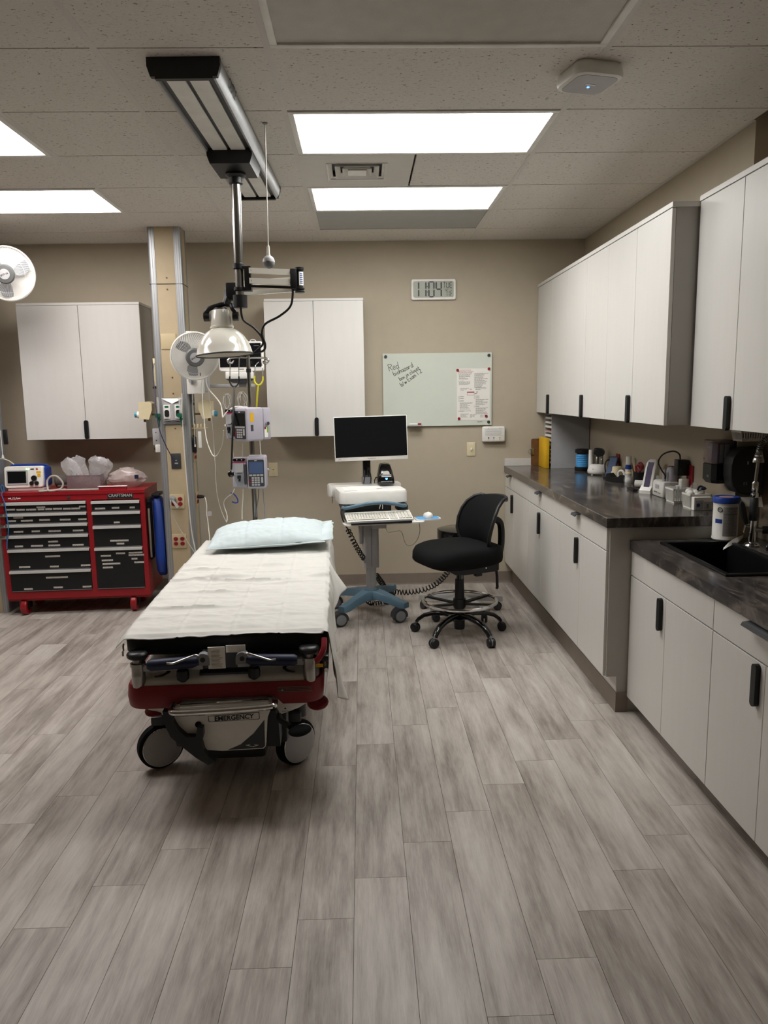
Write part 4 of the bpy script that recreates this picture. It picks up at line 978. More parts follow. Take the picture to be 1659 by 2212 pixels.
for u in (.11, .93):
    for v in (.09, .38):
        w = part(T, 'castor', MB().lathe([(.03, -.022), (.058, -.022), (.064, -.014), (.064, .014), (.058, .022), (.03, .022)], (u, v - .04, .0645), (1, 0, 0), 30), 'red')
        part(w, 'hub', MB().cyl((u - .024, v - .04, .0645), (u + .024, v - .04, .0645), .03, n=20), 'black')
        part(w, 'fork', MB().rb(u - .045, u + .045, v - .05, v + .04, .105, ZB - .001, .003), 'black')
        for s_ in (-1, 1): part(w, 'fork_cheek', MB().box(u + s_ * .029 - .003, u + s_ * .029 + .003, v - .05, v + .01, .05, .105), 'black', 0)
def cp(u, v, z=0): return CM @ Vector((u, v, z))
single('lock_cord', MB().tube([CM @ Vector(p) for p in crv([(.052, -.04, .965), (.045, -.045, .94), (.055, -.042, .90), (.062, -.042, .86), (.066, -.042, .78), (.07, -.042, .70), (.062, -.042, .63), (.052, -.042, .59), (.045, -.042, .53)], 6)], .0036, 7)
       .tube([CM @ Vector(p) for p in crv([(.05, -.03, .96), (.04, -.035, 1.0), (.056, -.03, 1.01), (.06, -.03, .96)], 5)], .0034, 6), 'cordblue', 'blue cord threaded down through the latches at the left of the tool chest', 'cord')

# blue board and black straps on the chest's right side
bo = [(0.02, .29), (.06, .255), (.13, .25), (.19, .30), (.215, .40), (.215, .62), (.19, .80), (.13, .875), (.06, .88), (.03, .84), (.025, .50), (.0, .45)]
T = thing('rescue_board', 'blue moulded board standing against the right side of the tool chest', 'board', cp(CW + .1, .2, .25), CA, room=True)
mx = CM @ Matrix.Translation((CW + .050, .06, 0)) @ Matrix.Rotation(rad(-1), 4, 'Y')
part(T, 'shell', MB().loft([[(x, y0 + (y - y0) * k, z0 + (z - z0) * k) for y, z in bo] for x, k, y0, z0 in ((0, .93, .11, .56), (.012, 1, .11, .56), (.055, 1, .11, .56), (.072, .9, .11, .56))]).xf(mx), 'blue', 40)
part(T, 'rib', MB().rb(.070, .078, .05, .10, .35, .8, .003).xf(mx), 'blue')
part(T, 'hanger', MB().rb(.0, .06, .02, .20, .882, .905, .008).xf(mx), 'black')
T = thing('black_pouch', 'black strap pouch hanging between the tool chest and the blue board', 'pouch', cp(CW + .03, .15, .3), CA, room=True)
mx = CM @ Matrix.Translation((CW + .022, .05, 0))
part(T, 'pouch', MB().rb(-.014, .006, -.02, .08, .40, .86, .009, 3).xf(mx), 'blackfab')
part(T, 'strap', MB().rb(-.008, .006, -.028, -.018, .42, .80, .003).xf(mx), 'base')
part(T, 'flap', MB().rb(-.014, .012, -.03, .11, .845, .88, .008).xf(mx), 'black')

# ---------------------------------------------------------------- things on the chest
ZC = ZT + .0045
T = thing('defibrillator', 'white and blue portable defibrillator with a dark screen on the tool chest', 'defibrillator', cp(.02, .075, ZC), CA)
W, H, D = .285, .185, .20
part(T, 'front', MB().loft([[(x, y + .02 * (z / H), z) for x, z in rr(.0 + i, W + .0 - i, .025 + i * .6, H - i * .4, .018, 4)] for y, i in ((.0, .006), (.008, 0), (.045, 0))]), 'plasticwhite')
part(T, 'blue_back', MB().loft([[(x, y, z) for x, z in rr(.006 + i, W + .012 - i, .02 + i * .6, H - .008 - i * .4, .02, 4)] for y, i in ((.046, .004), (.09, .0), (.18, .006), (.2, .024))]), 'blue')
tz = lambda z: .02 * (z / H) - .0012
def fr2(x0, x1, z0, z1, m, nm, d=.002):
    return part(T, nm, MB().loft([[(x, tz(z) - k, z) for x, z in ((x0, z0), (x1, z0), (x1, z1), (x0, z1))] for k in (d, -.004)]), m, 0)
fr2(.018, .175, .05, .158, 'lightgrey', 'screen_bezel', .003); fr2(.028, .162, .062, .150, 'screen', 'screen', .0042)
fr2(.182, .278, .035, .172, 'plasticwhite', 'control_panel', .001)
for x, z, r in ((.222, .098, .020), (.203, .060, .015), (.24, .060, .015)):
    part(T, 'dial', MB().cyl((x, tz(z) - .016, z), (x, tz(z) + .002, z), r, n=20), 'black')
for x0, x1, z0, z1, m in ((.238, .272, .132, .150, 'yellowlabel'), (.245, .268, .105, .128, 'yellowlabel'), (.196, .222, .160, .169, 'screen'), (.236, .25, .158, .170, 'redplastic'), (.19, .212, .11, .15, 'paper')):
    fr2(x0, x1, z0, z1, m, 'sticker' if m in ('paper', 'yellowlabel') else 'key')
for x in (.168, .182): fr2(x - .004, x + .004, .161, .169, 'greenled', 'status_light')
part(T, 'handle', MB().tube(crv([(.02, .13, H - .01), (.03, .13, H + .002), (.25, .13, H + .002), (.27, .13, H - .01)], 4), .009, 8), 'blue')
part(T, 'foot', MB().rb(.02, .28, .012, .17, 0, .024, .006), 'plasticwhite')
T = thing('grey_cuff', 'rolled grey blood pressure cuff lying beside the defibrillator', 'cuff', cp(.43, .325, ZC), CA)
part(T, 'roll', MB().lathe([(0, -.115), (.036, -.115), (.047, -.105), (.048, .10), (.038, .11), (0, .11)], (0, .0, .047), (1, .03, 0), 22), 'cuffgrey')
part(T, 'flap', MB().rb(-.09, .09, -.055, -.03, .001, .018, .006), 'cuffgrey')
loop = crv([(.52, .06, .012), (.47, .0, .011), (.43, -.02, .012), (.405, .03, .03), (.40, .05, .08), (.43, .05, .112), (.475, .045, .11), (.515, .04, .06), (.50, .03, .02), (.45, .0, .012), (.40, -.02, .012), (.36, -.03, .012)], 8)
single('grey_hose', MB().tube([cp(p[0] - .06, p[1] + .02, ZC + p[2] - .004) for p in loop], .0075, 8).tube([cp(p[0] - .02, p[1] + .04, ZC + .009) for p in crv([(.33, -.03, 0), (.45, -.02, 0), (.58, -.03, 0), (.75, -.03, 0)], 6)], .0065, 8), 'cable',
       'looped grey hose lying on the tool chest between the defibrillator and the clear bin', 'hose')
T = thing('clear_bin', 'smoky clear open bin on the tool chest holding sealed tubing packs', 'bin', cp(.60, .17, ZC), CA)
b = MB(); W, D, H, t = .125, .08, .11, .003
b.box(-W, W, -D, -D + t, 0, H).box(-W, W, D - t, D, 0, H).box(-W, -W + t, -D, D, 0, H).box(W - t, W, -D, D, 0, H).box(-W, W, -D, D, 0, t)
part(T, 'box', b, 'smoke', 0)
part(T, 'rim', MB().box(-W - .004, W + .004, -D - .004, -D, H - .004, H).box(-W - .004, W + .004, D, D + .004, H - .004, H).box(-W - .004, -W, -D, D, H - .004, H).box(W, W + .004, -D, D, H - .004, H), 'smoke', 0)
def crumple(w, h, d, sd, n=16, sharp=1.0):
    b = MB(); rg = []
    for j in range(n + 1):
        f = j / n; z = h * f; k = (.45 + .75 * f if f < .85 else 1.08 - (f - .85) * 3.2) if sharp == 2 else .35 + .65 * math.sin(pi * min(1, f * 1.0 + .06)) ** .5
        ring = []
        for i in range(20):
            a = 2 * pi * i / 20; q = 1 + .22 * noise.noise(Vector((cos(a) * 1.8 + sd, sin(a) * 1.8, f * 4))) + .10 * noise.noise(Vector((cos(a) * 5 + sd, sin(a) * 5, f * 11)))
            ring.append((w * k * q * cos(a), d * k * q * sin(a), z + .10 * h * noise.noise(Vector((cos(a) * 2 + sd, sin(a) * 2, f * 3 + 5))) * f))
        rg.append(ring)
    return b.loft(rg)
def pack(nm, label, u, v, z, w, h, d, sd, tilt, m, shp=2):
    T = thing(nm, label, 'bag', cp(u, v, z), CA + tilt[2]); q = Matrix.Rotation(rad(tilt[1]), 4, 'Y') @ Matrix.Rotation(rad(tilt[0]), 4, 'X')
    part(T, 'film', crumple(w, h, d, sd, 16, shp).xf(q), m, 25); return T, q
T, q = pack('tubing_pack', 'clear sealed pack with metal instruments leaning left out of the bin', .60, .125, ZC + .014, .058, .25, .010, 1.2, (0, -33, 0), 'film')
part(T, 'instrument', MB().tube([(-.008, 0, .03), (-.006, 0, .18)], .004, 6).tube([(.01, 0, .03), (.012, .0, .17)], .004, 6).xf(q), 'steel')
T, q = pack('tubing_pack', 'clear sealed pack with an orange sticker in the middle of the bin', .615, .155, ZC + .014, .068, .245, .012, 4.7, (0, -24, 0), 'film')
part(T, 'sticker', MB().box(-.012, .012, -.022, -.021, .07, .11).xf(q), 'orange', 0)
T, q = pack('tubing_pack', 'clear wrinkled bag standing at the right end of the bin', .66, .20, ZC + .014, .09, .225, .030, 9.1, (0, 14, 0), 'film')
part(T, 'twist', MB().ell((.0, 0, .2), .05, .02, .03).xf(q), 'film')
T, q = pack('mask_bag', 'milky plastic bag with a pinkish pack inside on the right end of the tool chest', .895, .21, ZC, .14, .15, .07, 2.6, (0, 0, 0), 'filmpink', 1)
part(T, 'contents', MB().ell((0, .01, .062), .085, .045, .05), 'pink')
part(T, 'bag_label', MB().box(.075, .105, -.083, -.079, .07, .10), 'navy', 0)
T = thing('red_tray', 'shallow red tray with a pale rim under the milky bag', 'tray', cp(.80, .055, ZC), CA)
part(T, 'rim', MB().tube([(-.08, -.03, .026), (.13, -.03, .026), (.13, .0, .026), (-.08, .0, .026)], .003, 6, closed=True), 'plasticwhite')
part(T, 'well', MB().box(-.078, .128, -.028, -.002, 0, .024), 'redplastic', 0)

# ================================================================ UTILITY TOWER (floor-to-ceiling power column)
def quad_outlet(T, o, right, n, w=.112, h=.112, m='beigeplate'):
    fm_ = frame(o, right, (0, 0, 1))
    pl = part(T, 'outlet_plate', MB().rb(-w / 2, w / 2, -h / 2, h / 2, 0, .007, .003).xf(fm_), m)
    for sx in (-1, 1):
        for sy in (-1, 1):
            part(pl, 'socket', MB().lathe([(0, .0105), (.0165, .0105), (.0175, .009), (.0175, .006)], (0, 0, 0), (0, 0, 1), 18).xf(fm_ @ Matrix.Translation((sx * .025 * w / .112, sy * .019, 0)) @ Matrix.Diagonal((1 * w / .112, .88, 1, 1))), 'redplastic')
            part(pl, 'slots', MB().box(-.008, -.005, -.006, .006, .0103, .0112).box(.005, .008, -.006, .006, .0103, .0112).xf(fm_ @ Matrix.Translation((sx * .025 * w / .112, sy * .019, 0))), 'ink', 0, stuff=True)
def tower(xc, label, full):
    T = thing('utility_tower', label, 'power column', (xc, 5.9, 0), 0, room=True)
    x0, x1, y0, y1 = xc - .12, xc + .12, 5.80, 5.985
    part(T, 'core', MB().box(x0 + .012, x1 - .012, y0 + .012, y1 - .012, 0, HC), 'grey', 0)
    for sx, sy in ((-1, -1), (1, -1), (-1, 1), (1, 1)):
        cx, cy = (x0 if sx < 0 else x1), (y0 if sy < 0 else y1); ex = MB()
        prof_ = [(0, .045), (-.0, .016), (.004, .006), (.012, .0), (.05, 0), (.05, .006), (.038, .006), (.038, .012), (.03, .012), (.03, .006), (.022, .006), (.022, .014), (.01, .022), (.01, .045)]
        ex.prism([(cx - sx * a, cy - sy * b) for a, b in prof_], 0, HC - .001, 'z')
        part(T, 'corner_extrusion', ex, 'alu', 0)
        if sy < 0:
            for gx in (.014, .030, .044): part(T, 'groove', MB().box(cx - sx * gx - .0012, cx - sx * gx + .0012, y0 - .0006, y0 + .0005, .01, HC - .002), 'grey', 0)
    segs = [(0, 1.425), (1.63, 2.452), (2.456, HC - .002)] if full else [(0, 2.452), (2.456, HC - .002)]
    for z0, z1 in segs:
        part(T, 'front_panel', MB().box(x0 + .051, x1 - .051, y0 + .003, y0 + .012, z0, z1), 'beige', 0)
        for sx in (-1, 1):
            xs = x1 - .007 if sx > 0 else x0 - .0
            part(T, 'side_panel', MB().box(x1 - .008 if sx > 0 else x0 + .002, x1 - .002 if sx > 0 else x0 + .008, y0 + .046, y1 - .046, z0, z1), 'beige' if full else 'grey', 0)
    part(T, 'seam_band', MB().box(x0 - .0005, x1 + .0005, y0 - .0005, y1 + .0005, 2.452, 2.4555), 'dark', 0)
    for z in (2.415, 2.497, 1.66, 1.40, 1.78):
        if full: part(T, 'screw', MB().cyl((xc + .006, y0 - .001, z), (xc + .006, y0 + .004, z), .006, n=12), 'wood')
    if not full: return T
    part(T, 'blank_plate', MB().rb(xc - .062, xc + .05, y0 - .004, y0 + .004, 1.985, 2.098, .003), 'beigeplate')
    # gas panel with two faceted recesses
    gx0, gx1, gz0, gz1 = xc - .083, xc + .078, 1.43, 1.626
    gp = part(T, 'gas_panel', MB().box(gx0, gx1, y0 - .004, y0 + .006, gz0, gz1), 'lightgrey', 0)
    part(gp, 'top_facet', MB().add([(gx0, y0 - .004, gz1), (gx1, y0 - .004, gz1), (xc, y0 - .03, gz1 - .04), (gx0, y0 - .004, gz1 - .002), (gx1, y0 - .004, gz1 - .002)], [(0, 1, 2), (0, 3, 2), (1, 4, 2), (0, 1, 4, 3)]), 'plasticwhite', 0)
    part(gp, 'bottom_facet', MB().add([(gx0, y0 - .004, gz0), (gx1, y0 - .004, gz0), (xc, y0 - .03, gz0 + .032), (gx0, y0 - .004, gz0 + .002), (gx1, y0 - .004, gz0 + .002)], [(0, 1, 2), (0, 3, 2), (1, 4, 2), (0, 1, 4, 3)]), 'grey', 0)
    for sx in (-1, 1):
        gf = MB().loft([[(xc, y0 - .03, gz0 + .034), (xc, y0 - .03, gz1 - .042), (xc + sx * .075, y0 - .007, gz1 - .03), (xc + sx * .075, y0 - .007, gz0 + .022)], [(xc, y0 - .004, gz0 + .034), (xc, y0 - .004, gz1 - .042), (xc + sx * .075, y0 - .004, gz1 - .03), (xc + sx * .075, y0 - .004, gz0 + .022)]])
        part(gp, 'face', gf, 'lightgrey', 0)
        part(gp, 'outlet_frame', MB().rb(xc + sx * .042 - .026, xc + sx * .042 + .026, y0 - .03, y0 - .012, 1.474, 1.578, .004), 'plasticwhite')
        part(gp, 'gas_label', MB().box(xc + sx * .042 - .014, xc + sx * .042 + .014, y0 - .0312, y0 - .029, 1.555, 1.570), 'green', 0)
        part(gp, 'socket_well', MB().prism(rr(xc + sx * .042 - .017, xc + sx * .042 + .017, 1.488, 1.54, .014), y0 - .033, y0 - .028, 'y'), 'black', 0)
    dp = part(T, 'data_plate', MB().rb(xc - .038, xc + .034, y0 - .005, y0 + .003, 1.098, 1.213, .002), 'darkgrey')
    part(dp, 'port', MB().box(xc - .012, xc + .014, y0 - .007, y0 - .004, 1.133, 1.143).cyl((xc, y0 - .007, 1.16), (xc, y0 - .004, 1.16), .005, n=10), 'lightgrey', 0)
    quad_outlet(T, (xc - .012, y0 + .003, .846), (1, 0, 0), 0); quad_outlet(T, (xc - .012, y0 + .003, .537), (1, 0, 0), 0); quad_outlet(T, (xc - .012, y0 + .003, .225), (1, 0, 0), 0)
    quad_outlet(T, (x1 - .002, 5.893, 1.195), (0, 1, 0), 0, w=.085); quad_outlet(T, (x1 - .002, 5.893, .85), (0, 1, 0), 0, w=.085)
    vp = part(T, 'vacuum_panel', MB().rb(x1 - .003, x1 + .012, 5.85, 5.94, 1.42, 1.66, .004), 'grey')
    part(vp, 'insert', MB().box(x1 + .012, x1 + .014, 5.865, 5.925, 1.455, 1.60), 'lightgrey', 0)
    part(vp, 'mark', MB().box(x1 + .014, x1 + .0145, 5.875, 5.915, 1.57, 1.59), 'ink', 0)
    return T
XC = -1.4125
tower(XC, 'beige and aluminium power column from floor to ceiling behind the bed, with gas outlets', True)
tower(-2.885, 'second beige power column at the left edge behind the tool chest', False)

def flowmeter(x, label):
    T = thing('flowmeter', label, 'flowmeter', (x, 5.765, 1.44), 0, group='green-knobbed flowmeters on the column', room=True)
    part(T, 'body', MB().rb(x - .012, x + .012, 5.745, 5.768, 1.485, 1.515, .004).cyl((x, 5.756, 1.46), (x, 5.756, 1.49), .008), 'green')
    part(T, 'knob', MB().cyl((x - .005, 5.74, 1.50), (x - .005, 5.722, 1.50), .017, n=14), 'green', 20)
    part(T, 'nozzle', MB().lathe([(.013, 1.478), (.012, 1.47), (.006, 1.46), (.004, 1.435), (.003, 1.415)], (x + .004, 5.75, 0), n=12), 'green')
    part(T, 'tube', MB().lathe([(.011, 1.515), (.011, 1.63), (.008, 1.636)], (x, 5.757, 0), n=14), 'clear')
    part(T, 'scale', MB().cyl((x, 5.757, 1.52), (x, 5.757, 1.62), .003), 'whiteink')
flowmeter(XC - .10, 'clear flowmeter with a green knob at the left gas outlet'); flowmeter(XC + .062, 'clear flowmeter with a green knob at the right gas outlet')

def regulator(s, label):
    x = XC + s * .12
    T = thing('suction_regulator', label, 'regulator', (x + s * .08, 5.9, 1.46), 0, room=True)
    a, c = x + s * .055, x + s * .155
    po = [(c, 1.60), (c, 1.475), (a + s * .028, 1.468), (a, 1.54), (a, 1.590), (a + s * .02, 1.605)]
    part(T, 'housing', MB().prism(po, 5.855, 5.945, 'y'), 'ivory', 20)
    part(T, 'stem', MB().cyl((x + s * .017, 5.9, 1.505), (a + s * .03, 5.9, 1.505), .007).cyl((c - s * .03, 5.9, 1.45), (c - s * .03, 5.9, 1.475), .009), 'wood')
    k = part(T, 'collar', MB().cyl((c, 5.88, 1.505), (c + s * .016, 5.88, 1.505), .026, n=20), 'plasticwhite')
    part(T, 'knob', MB().cyl((c + s * .016, 5.88, 1.505), (c + s * .036, 5.88, 1.505), .021, n=16), 'teal', 20)
regulator(-1, 'beige suction regulator with a teal knob left of the power column'); regulator(1, 'beige suction regulator with a teal knob right of the power column')
T = thing('device_bracket', 'pale grey bracket box on the left side of the power column', 'bracket', (XC - .15, 5.9, 1.2), room=True)
x = XC - .1215
part(T, 'upper_box', MB().rb(x - .062, x, 5.86, 5.94, 1.275, 1.40, .004), 'lightgrey')
part(T, 'lower_box', MB().rb(x - .045, x, 5.85, 5.94, 1.22, 1.278, .004), 'plasticwhite')
part(T, 'knob', MB().cyl((x - .058, 5.88, 1.248), (x - .045, 5.88, 1.248), .009), 'ink')
for z in (1.37, 1.31): part(T, 'screw', MB().cyl((x - .035, 5.858, z), (x - .035, 5.862, z), .004, n=10), 'ink')
T = thing('chart_holder', 'ivory slot holder with dark sheets high on the left side of the power column', 'holder', (XC - .15, 5.9, 1.7), room=True)
part(T, 'back', MB().rb(x - .03, x - .0, 5.87, 5.93, 1.72, 1.925, .003), 'ivory')
part(T, 'dark_edge', MB().rb(x - .034, x - .03, 5.868, 5.932, 1.715, 1.925, .001), 'black')
part(T, 'ledge', MB().rb(x - .036, x + .0, 5.85, 5.935, 1.70, 1.715, .002), 'black')
T = thing('thermometer_holder', 'black and white probe holder on the right side of the power column', 'holder', (XC + .15, 5.9, 1.23), room=True)
x = XC + .1335 - .012
part(T, 'black_clip', MB().rb(x + .001, x + .03, 5.82, 5.845, 1.215, 1.335, .004).rb(x + .008, x + .022, 5.822, 5.843, 1.335, 1.35, .002), 'black')
part(T, 'white_strip', MB().rb(x + .045, x + .07, 5.83, 5.84, 1.25, 1.375, .003), 'plasticwhite')
part(T, 'shelf', MB().rb(x + .001, x + .115, 5.83, 5.90, 1.395, 1.402, .002), 'beigeplate')
for i in range(4): part(T, 'clip', MB().rb(x + .012 + i * .026, x + .022 + i * .026, 5.845, 5.87, 1.402, 1.43, .002), 'ivory')

# ---------------------------------------------------------------- fans
def fan(c, n, R, label, mount):
    c = Vector(c); n = Vector(n).normalized(); a = Vector((0, 0, 1)); a = (a - n * a.dot(n)).normalized(); r = a.cross(n) * -1
    T = thing('fan', label, 'fan', c, 0, room=True)
    pt = lambda rr_, th, d: c + r * (rr_ * cos(th)) + a * (rr_ * sin(th)) + n * d
    def guard(sgn, nw, tw):
        b = MB()
        for i in range(nw):
            t0 = 2 * pi * i / nw
            b.tube([pt(.048 + (R - .05) * f, t0 + tw * f, sgn * (.012 + .045 * (1 - f ** 2.2))) for f in (0, .3, .6, .82, .95, 1)], .0008, 4)
        for f in (.6, .93): b.tube([pt(.048 + (R - .05) * f, 2 * pi * k / 48, sgn * (.012 + .045 * (1 - f ** 2.2))) for k in range(48)], .001, 4, closed=True)
        return b
    part(T, 'front_guard', guard(1, 64, .5), 'plasticwhite', 0, stuff=True)
    part(T, 'rear_guard', guard(-1, 32, -.5), 'plasticwhite', 0, stuff=True)
    part(T, 'rim', MB().lathe([(R - .002, -.014), (R + .004, -.010), (R + .005, .010), (R - .002, .014), (R - .006, .008), (R - .006, -.008)], c, n, 56), 'plasticwhite')
    part(T, 'hub_ring', MB().lathe([(.066, .046), (.066, .056), (.058, .066), (.036, .069)], c, n, 36), 'hubgrey')
    hp_ = part(T, 'hub_plate', MB().lathe([(.036, .066), (.035, .071), (0, .072)], c, n, 30), 'lightgrey')
    part(hp_, 'logo', textmb('Air King', .019, frame(c + n * .0725, r, a) @ Matrix.Rotation(rad(-16), 4, 'Z'), sx=.85), 'ink', 0, stuff=True)
    for k in range(3):
        rg = []; t0 = 2 * pi * k / 3 + .5
        for f in (0, .25, .5, .75, 1):
            rad_ = .035 + (R - .06) * f; w = .28 + .42 * sin(pi * min(1, f * .75 + .2)); pitch = .022
            rg.append([pt(rad_, t0 + w * s_, -.006 + pitch * s_ + e_) for s_, e_ in ((-1, 0), (-.4, .003), (.3, .003), (1, 0), (.3, -.001), (-.4, -.001))])
        part(T, 'blade', MB().loft(rg), 'grey', 50)
    part(T, 'spinner', MB().cyl(c - n * .02, c + n * .03, .036, n=24), 'grey')
    part(T, 'motor', MB().lathe([(.05, -.05), (.062, -.07), (.06, -.12), (.04, -.15), (0, -.155)], c, n, 26), 'plasticwhite')
    m0 = c - n * .11; m1 = Vector(mount)
    part(T, 'neck', MB().tube(crv([m0, (m0 + m1) / 2 + Vector((0, 0, -.05)), m1], 6), .022, 10), 'plasticwhite')
    return T
F2 = P(421, 769, Y=5.56); n2 = Vector((.22, -.95, -.22))
T = fan(F2, n2, .168, 'white wall fan beside the power column, partly behind the lamp shade', (XC + .19, 5.80, 1.80))
part(T, 'mount_box', MB().rb(XC + .1225, XC + .235, 5.74, 5.84, 1.655, 1.80, .008), 'plasticwhite')
part(T, 'mount_back', MB().rb(XC + .1225, XC + .27, 5.84, 5.87, 1.668, 1.82, .006), 'lightgrey')
kb = part(T, 'speed_knob', MB().cyl((XC + .165, 5.74, 1.755), (XC + .165, 5.728, 1.755), .026, n=24), 'lightgrey')
part(kb, 'pointer', MB().rb(XC + .161, XC + .169, 5.716, 5.73, 1.733, 1.778, .002), 'grey')
part(T, 'top_bracket', MB().rb(XC + .1225, XC + .165, 5.80, 5.86, 2.07, 2.115, .003), 'plasticwhite')
part(T, 'guard_badge', MB().loft([[F2 + n2.normalized() * .03 + Vector((.03 + i * .011, -.012, -.135 + .012 * i / 3)), F2 + n2.normalized() * .03 + Vector((.036 + i * .011, -.012, -.135 + .012 * i / 3)), F2 + n2.normalized() * .03 + Vector((.036 + i * .011, -.013, -.112 + .012 * i / 3)), F2 + n2.normalized() * .03 + Vector((.03 + i * .011, -.013, -.112 + .012 * i / 3))] for i in (0, .001)]), 'redplastic', 0)
F1 = P(16, 591, Y=5.58)
T = fan(F1, (.12, -.97, -.2), .182, 'white wall fan at the upper left, cut by the picture edge', (-2.70, 5.80, 2.42))
part(T, 'mount_box', MB().rb(-2.763, -2.66, 5.76, 5.86, 2.30, 2.46, .008), 'plasticwhite')
# ================================================================ IV POLE, PUMPS, MONITOR
IY = 5.2
T = thing('iv_pole', 'chrome IV pole behind the bed head carrying two infusion pumps', 'IV pole', (-.748, IY, 0), 0, room=True)
pb_, pt_ = Vector((-.748, IY, .1)), Vector((-.752, IY, 1.90))
part(T, 'pole', MB().cyl(pb_, (-.75, IY, 1.35), .0165, n=18).cyl((-.75, IY, 1.35), pt_, .0125, n=18), 'polesteel')
part(T, 'pole_clamp', MB().cyl((-.752, IY, 1.79), (-.752, IY, 1.815), .0165, n=16), 'black')
def hook(sx, dy): return crv([(-.752, IY, 1.885), (-.752 + sx * .06, IY + dy, 1.888), (-.752 + sx * .115, IY + dy * 1.6, 1.885), (-.752 + sx * .138, IY + dy * 1.8, 1.872), (-.752 + sx * .13, IY + dy * 1.8, 1.853), (-.752 + sx * .108, IY + dy * 1.6, 1.853), (-.752 + sx * .10, IY + dy * 1.5, 1.865)], 6)
for s, d in ((-1, .0), (1, .0), (-.75, -.09), (.8, .09)): part(T, 'hook', MB().tube(hook(s, d), .0042, 8), 'chrome')
for k in range(5):
    a = 2 * pi * k / 5 + .3; e = Vector((-.748 + .27 * cos(a), IY + .27 * sin(a), .075))
    l = part(T, 'leg', MB().tube([(-.748, IY, .12), ((-.748 + e.x) / 2, (IY + e.y) / 2, .105), e], .016, 8), 'steel')
    part(l, 'castor', MB().cyl((e.x - .012, e.y, .03), (e.x + .012, e.y, .03), .03, n=18).cyl((e.x, e.y, .03), (e.x, e.y, .08), .008), 'black')

def pump(c, rz, label, scr, side_notes):
    """origin at the front-bottom-left corner"""
    T = thing('infusion_pump', label, 'infusion pump', c, rz)
    ch = part(T, 'channel_module', MB().rb(0, .095, .012, .13, .008, .205, .010, 3), 'lilac')
    part(ch, 'channel_display', MB().prism(rr(.008, .088, .186, .204, .008), .008, .016, 'y'), 'screen')
    part(ch, 'magenta_stripe', MB().box(.003, .092, .010, .014, .176, .183), 'magenta', 0)
    part(ch, 'door', MB().prism([(.018, .172), (.075, .172), (.075, .125), (.066, .112), (.026, .112), (.018, .125)], .002, .014, 'y'), 'lightgrey', 0)
    part(ch, 'clamp_block', MB().prism([(.022, .10), (.068, .10), (.078, .06), (.068, .02), (.03, .02), (.018, .06)], .004, .014, 'y'), 'grey', 0)
    part(ch, 'clamp', MB().rb(.034, .058, -.006, .006, .070, .092, .003).rb(.042, .056, -.008, .0, .052, .07, .002), 'black')
    part(ch, 'latch', MB().rb(.080, .096, .0, .014, .03, .165, .004), 'darkgrey')
    part(ch, 'white_clip', MB().rb(.006, .018, .0, .012, .095, .108, .002), 'plasticwhite')
    part(ch, 'number_print', MB().box(.03, .038, .0074, .008, .192, .199).box(.062, .07, .0074, .008, .192, .199), 'lightgrey', 0, stuff=True)
    mu = part(T, 'main_unit', MB().rb(.097, .222, 0, .15, 0, .217, .014, 3), 'lilac')
    part(mu, 'face', MB().prism(rr(.108, .212, .016, .195, .008), -.002, .002, 'y'), 'darkgrey')
    part(mu, 'screen', MB().box(.113, .207, -.0032, -.002, .102, .180), scr, 0)
    kp = MB()
    for i in range(4): kp.box(.113 + i * .024, .133 + i * .024, -.005, -.002, .086, .097)
    for r_ in range(4):
        for i in range(3): kp.box(.128 + i * .019, .143 + i * .019, -.0045, -.002, .022 + r_ * .0155, .033 + r_ * .0155)
    kp.box(.19, .203, -.0045, -.002, .04, .08)
    part(mu, 'keys', kp, 'lightgrey', 0, stuff=True)
    part(mu, 'red_keys', MB().box(.112, .122, -.0045, -.002, .054, .064).box(.112, .122, -.0045, -.002, .038, .048), 'redplastic', 0, stuff=True)
    part(mu, 'maker_print', MB().box(.15, .166, -.0026, -.0018, .185, .190), 'whiteink', 0)
    part(mu, 'top_tab', MB().rb(.112, .15, .02, .08, .215, .222, .003), 'plasticwhite')
    part(T, 'pole_clamp', MB().rb(.12, .20, .15, .20, .06, .16, .008), 'grey')
    part(T, 'clamp_knob', MB().cyl((.20, .175, .11), (.235, .175, .11), .012, n=14), 'chrome')
    if side_notes:
        part(mu, 'yellow_sticker', MB().box(.2215, .2225, .03, .062, .125, .182), 'yellowlabel', 0)
        part(mu, 'port_window', MB().box(.2215, .2228, .034, .056, .065, .105), 'darkgrey', 0)
        r2 = part(T, 'rear_unit', MB().rb(.10, .218, .15, .215, .004, .213, .010, 2), 'lilac')
        part(r2, 'white_sticker', MB().box(.2175, .219, .155, .185, .02, .085), 'paper', 0)
        part(r2, 'red_mark', MB().box(.2188, .2194, .155, .168, .072, .088), 'redplastic', 0)
        part(r2, 'green_mark', MB().box(.2188, .2194, .175, .19, .05, .085), 'green2', 0)
    return T
p1 = P(503, 1057, Y=5.05); pump((p1.x, 5.045, p1.z), 2, 'lower lilac-grey infusion pump with a lit blue screen on the IV pole', 'bluelcd', False)
p2 = P(484, 951, Y=5.03); pump((p2.x, 5.05, p2.z - .005), -40, 'upper lilac-grey infusion pump turned to show its side with a yellow sticker', 'screen', True)

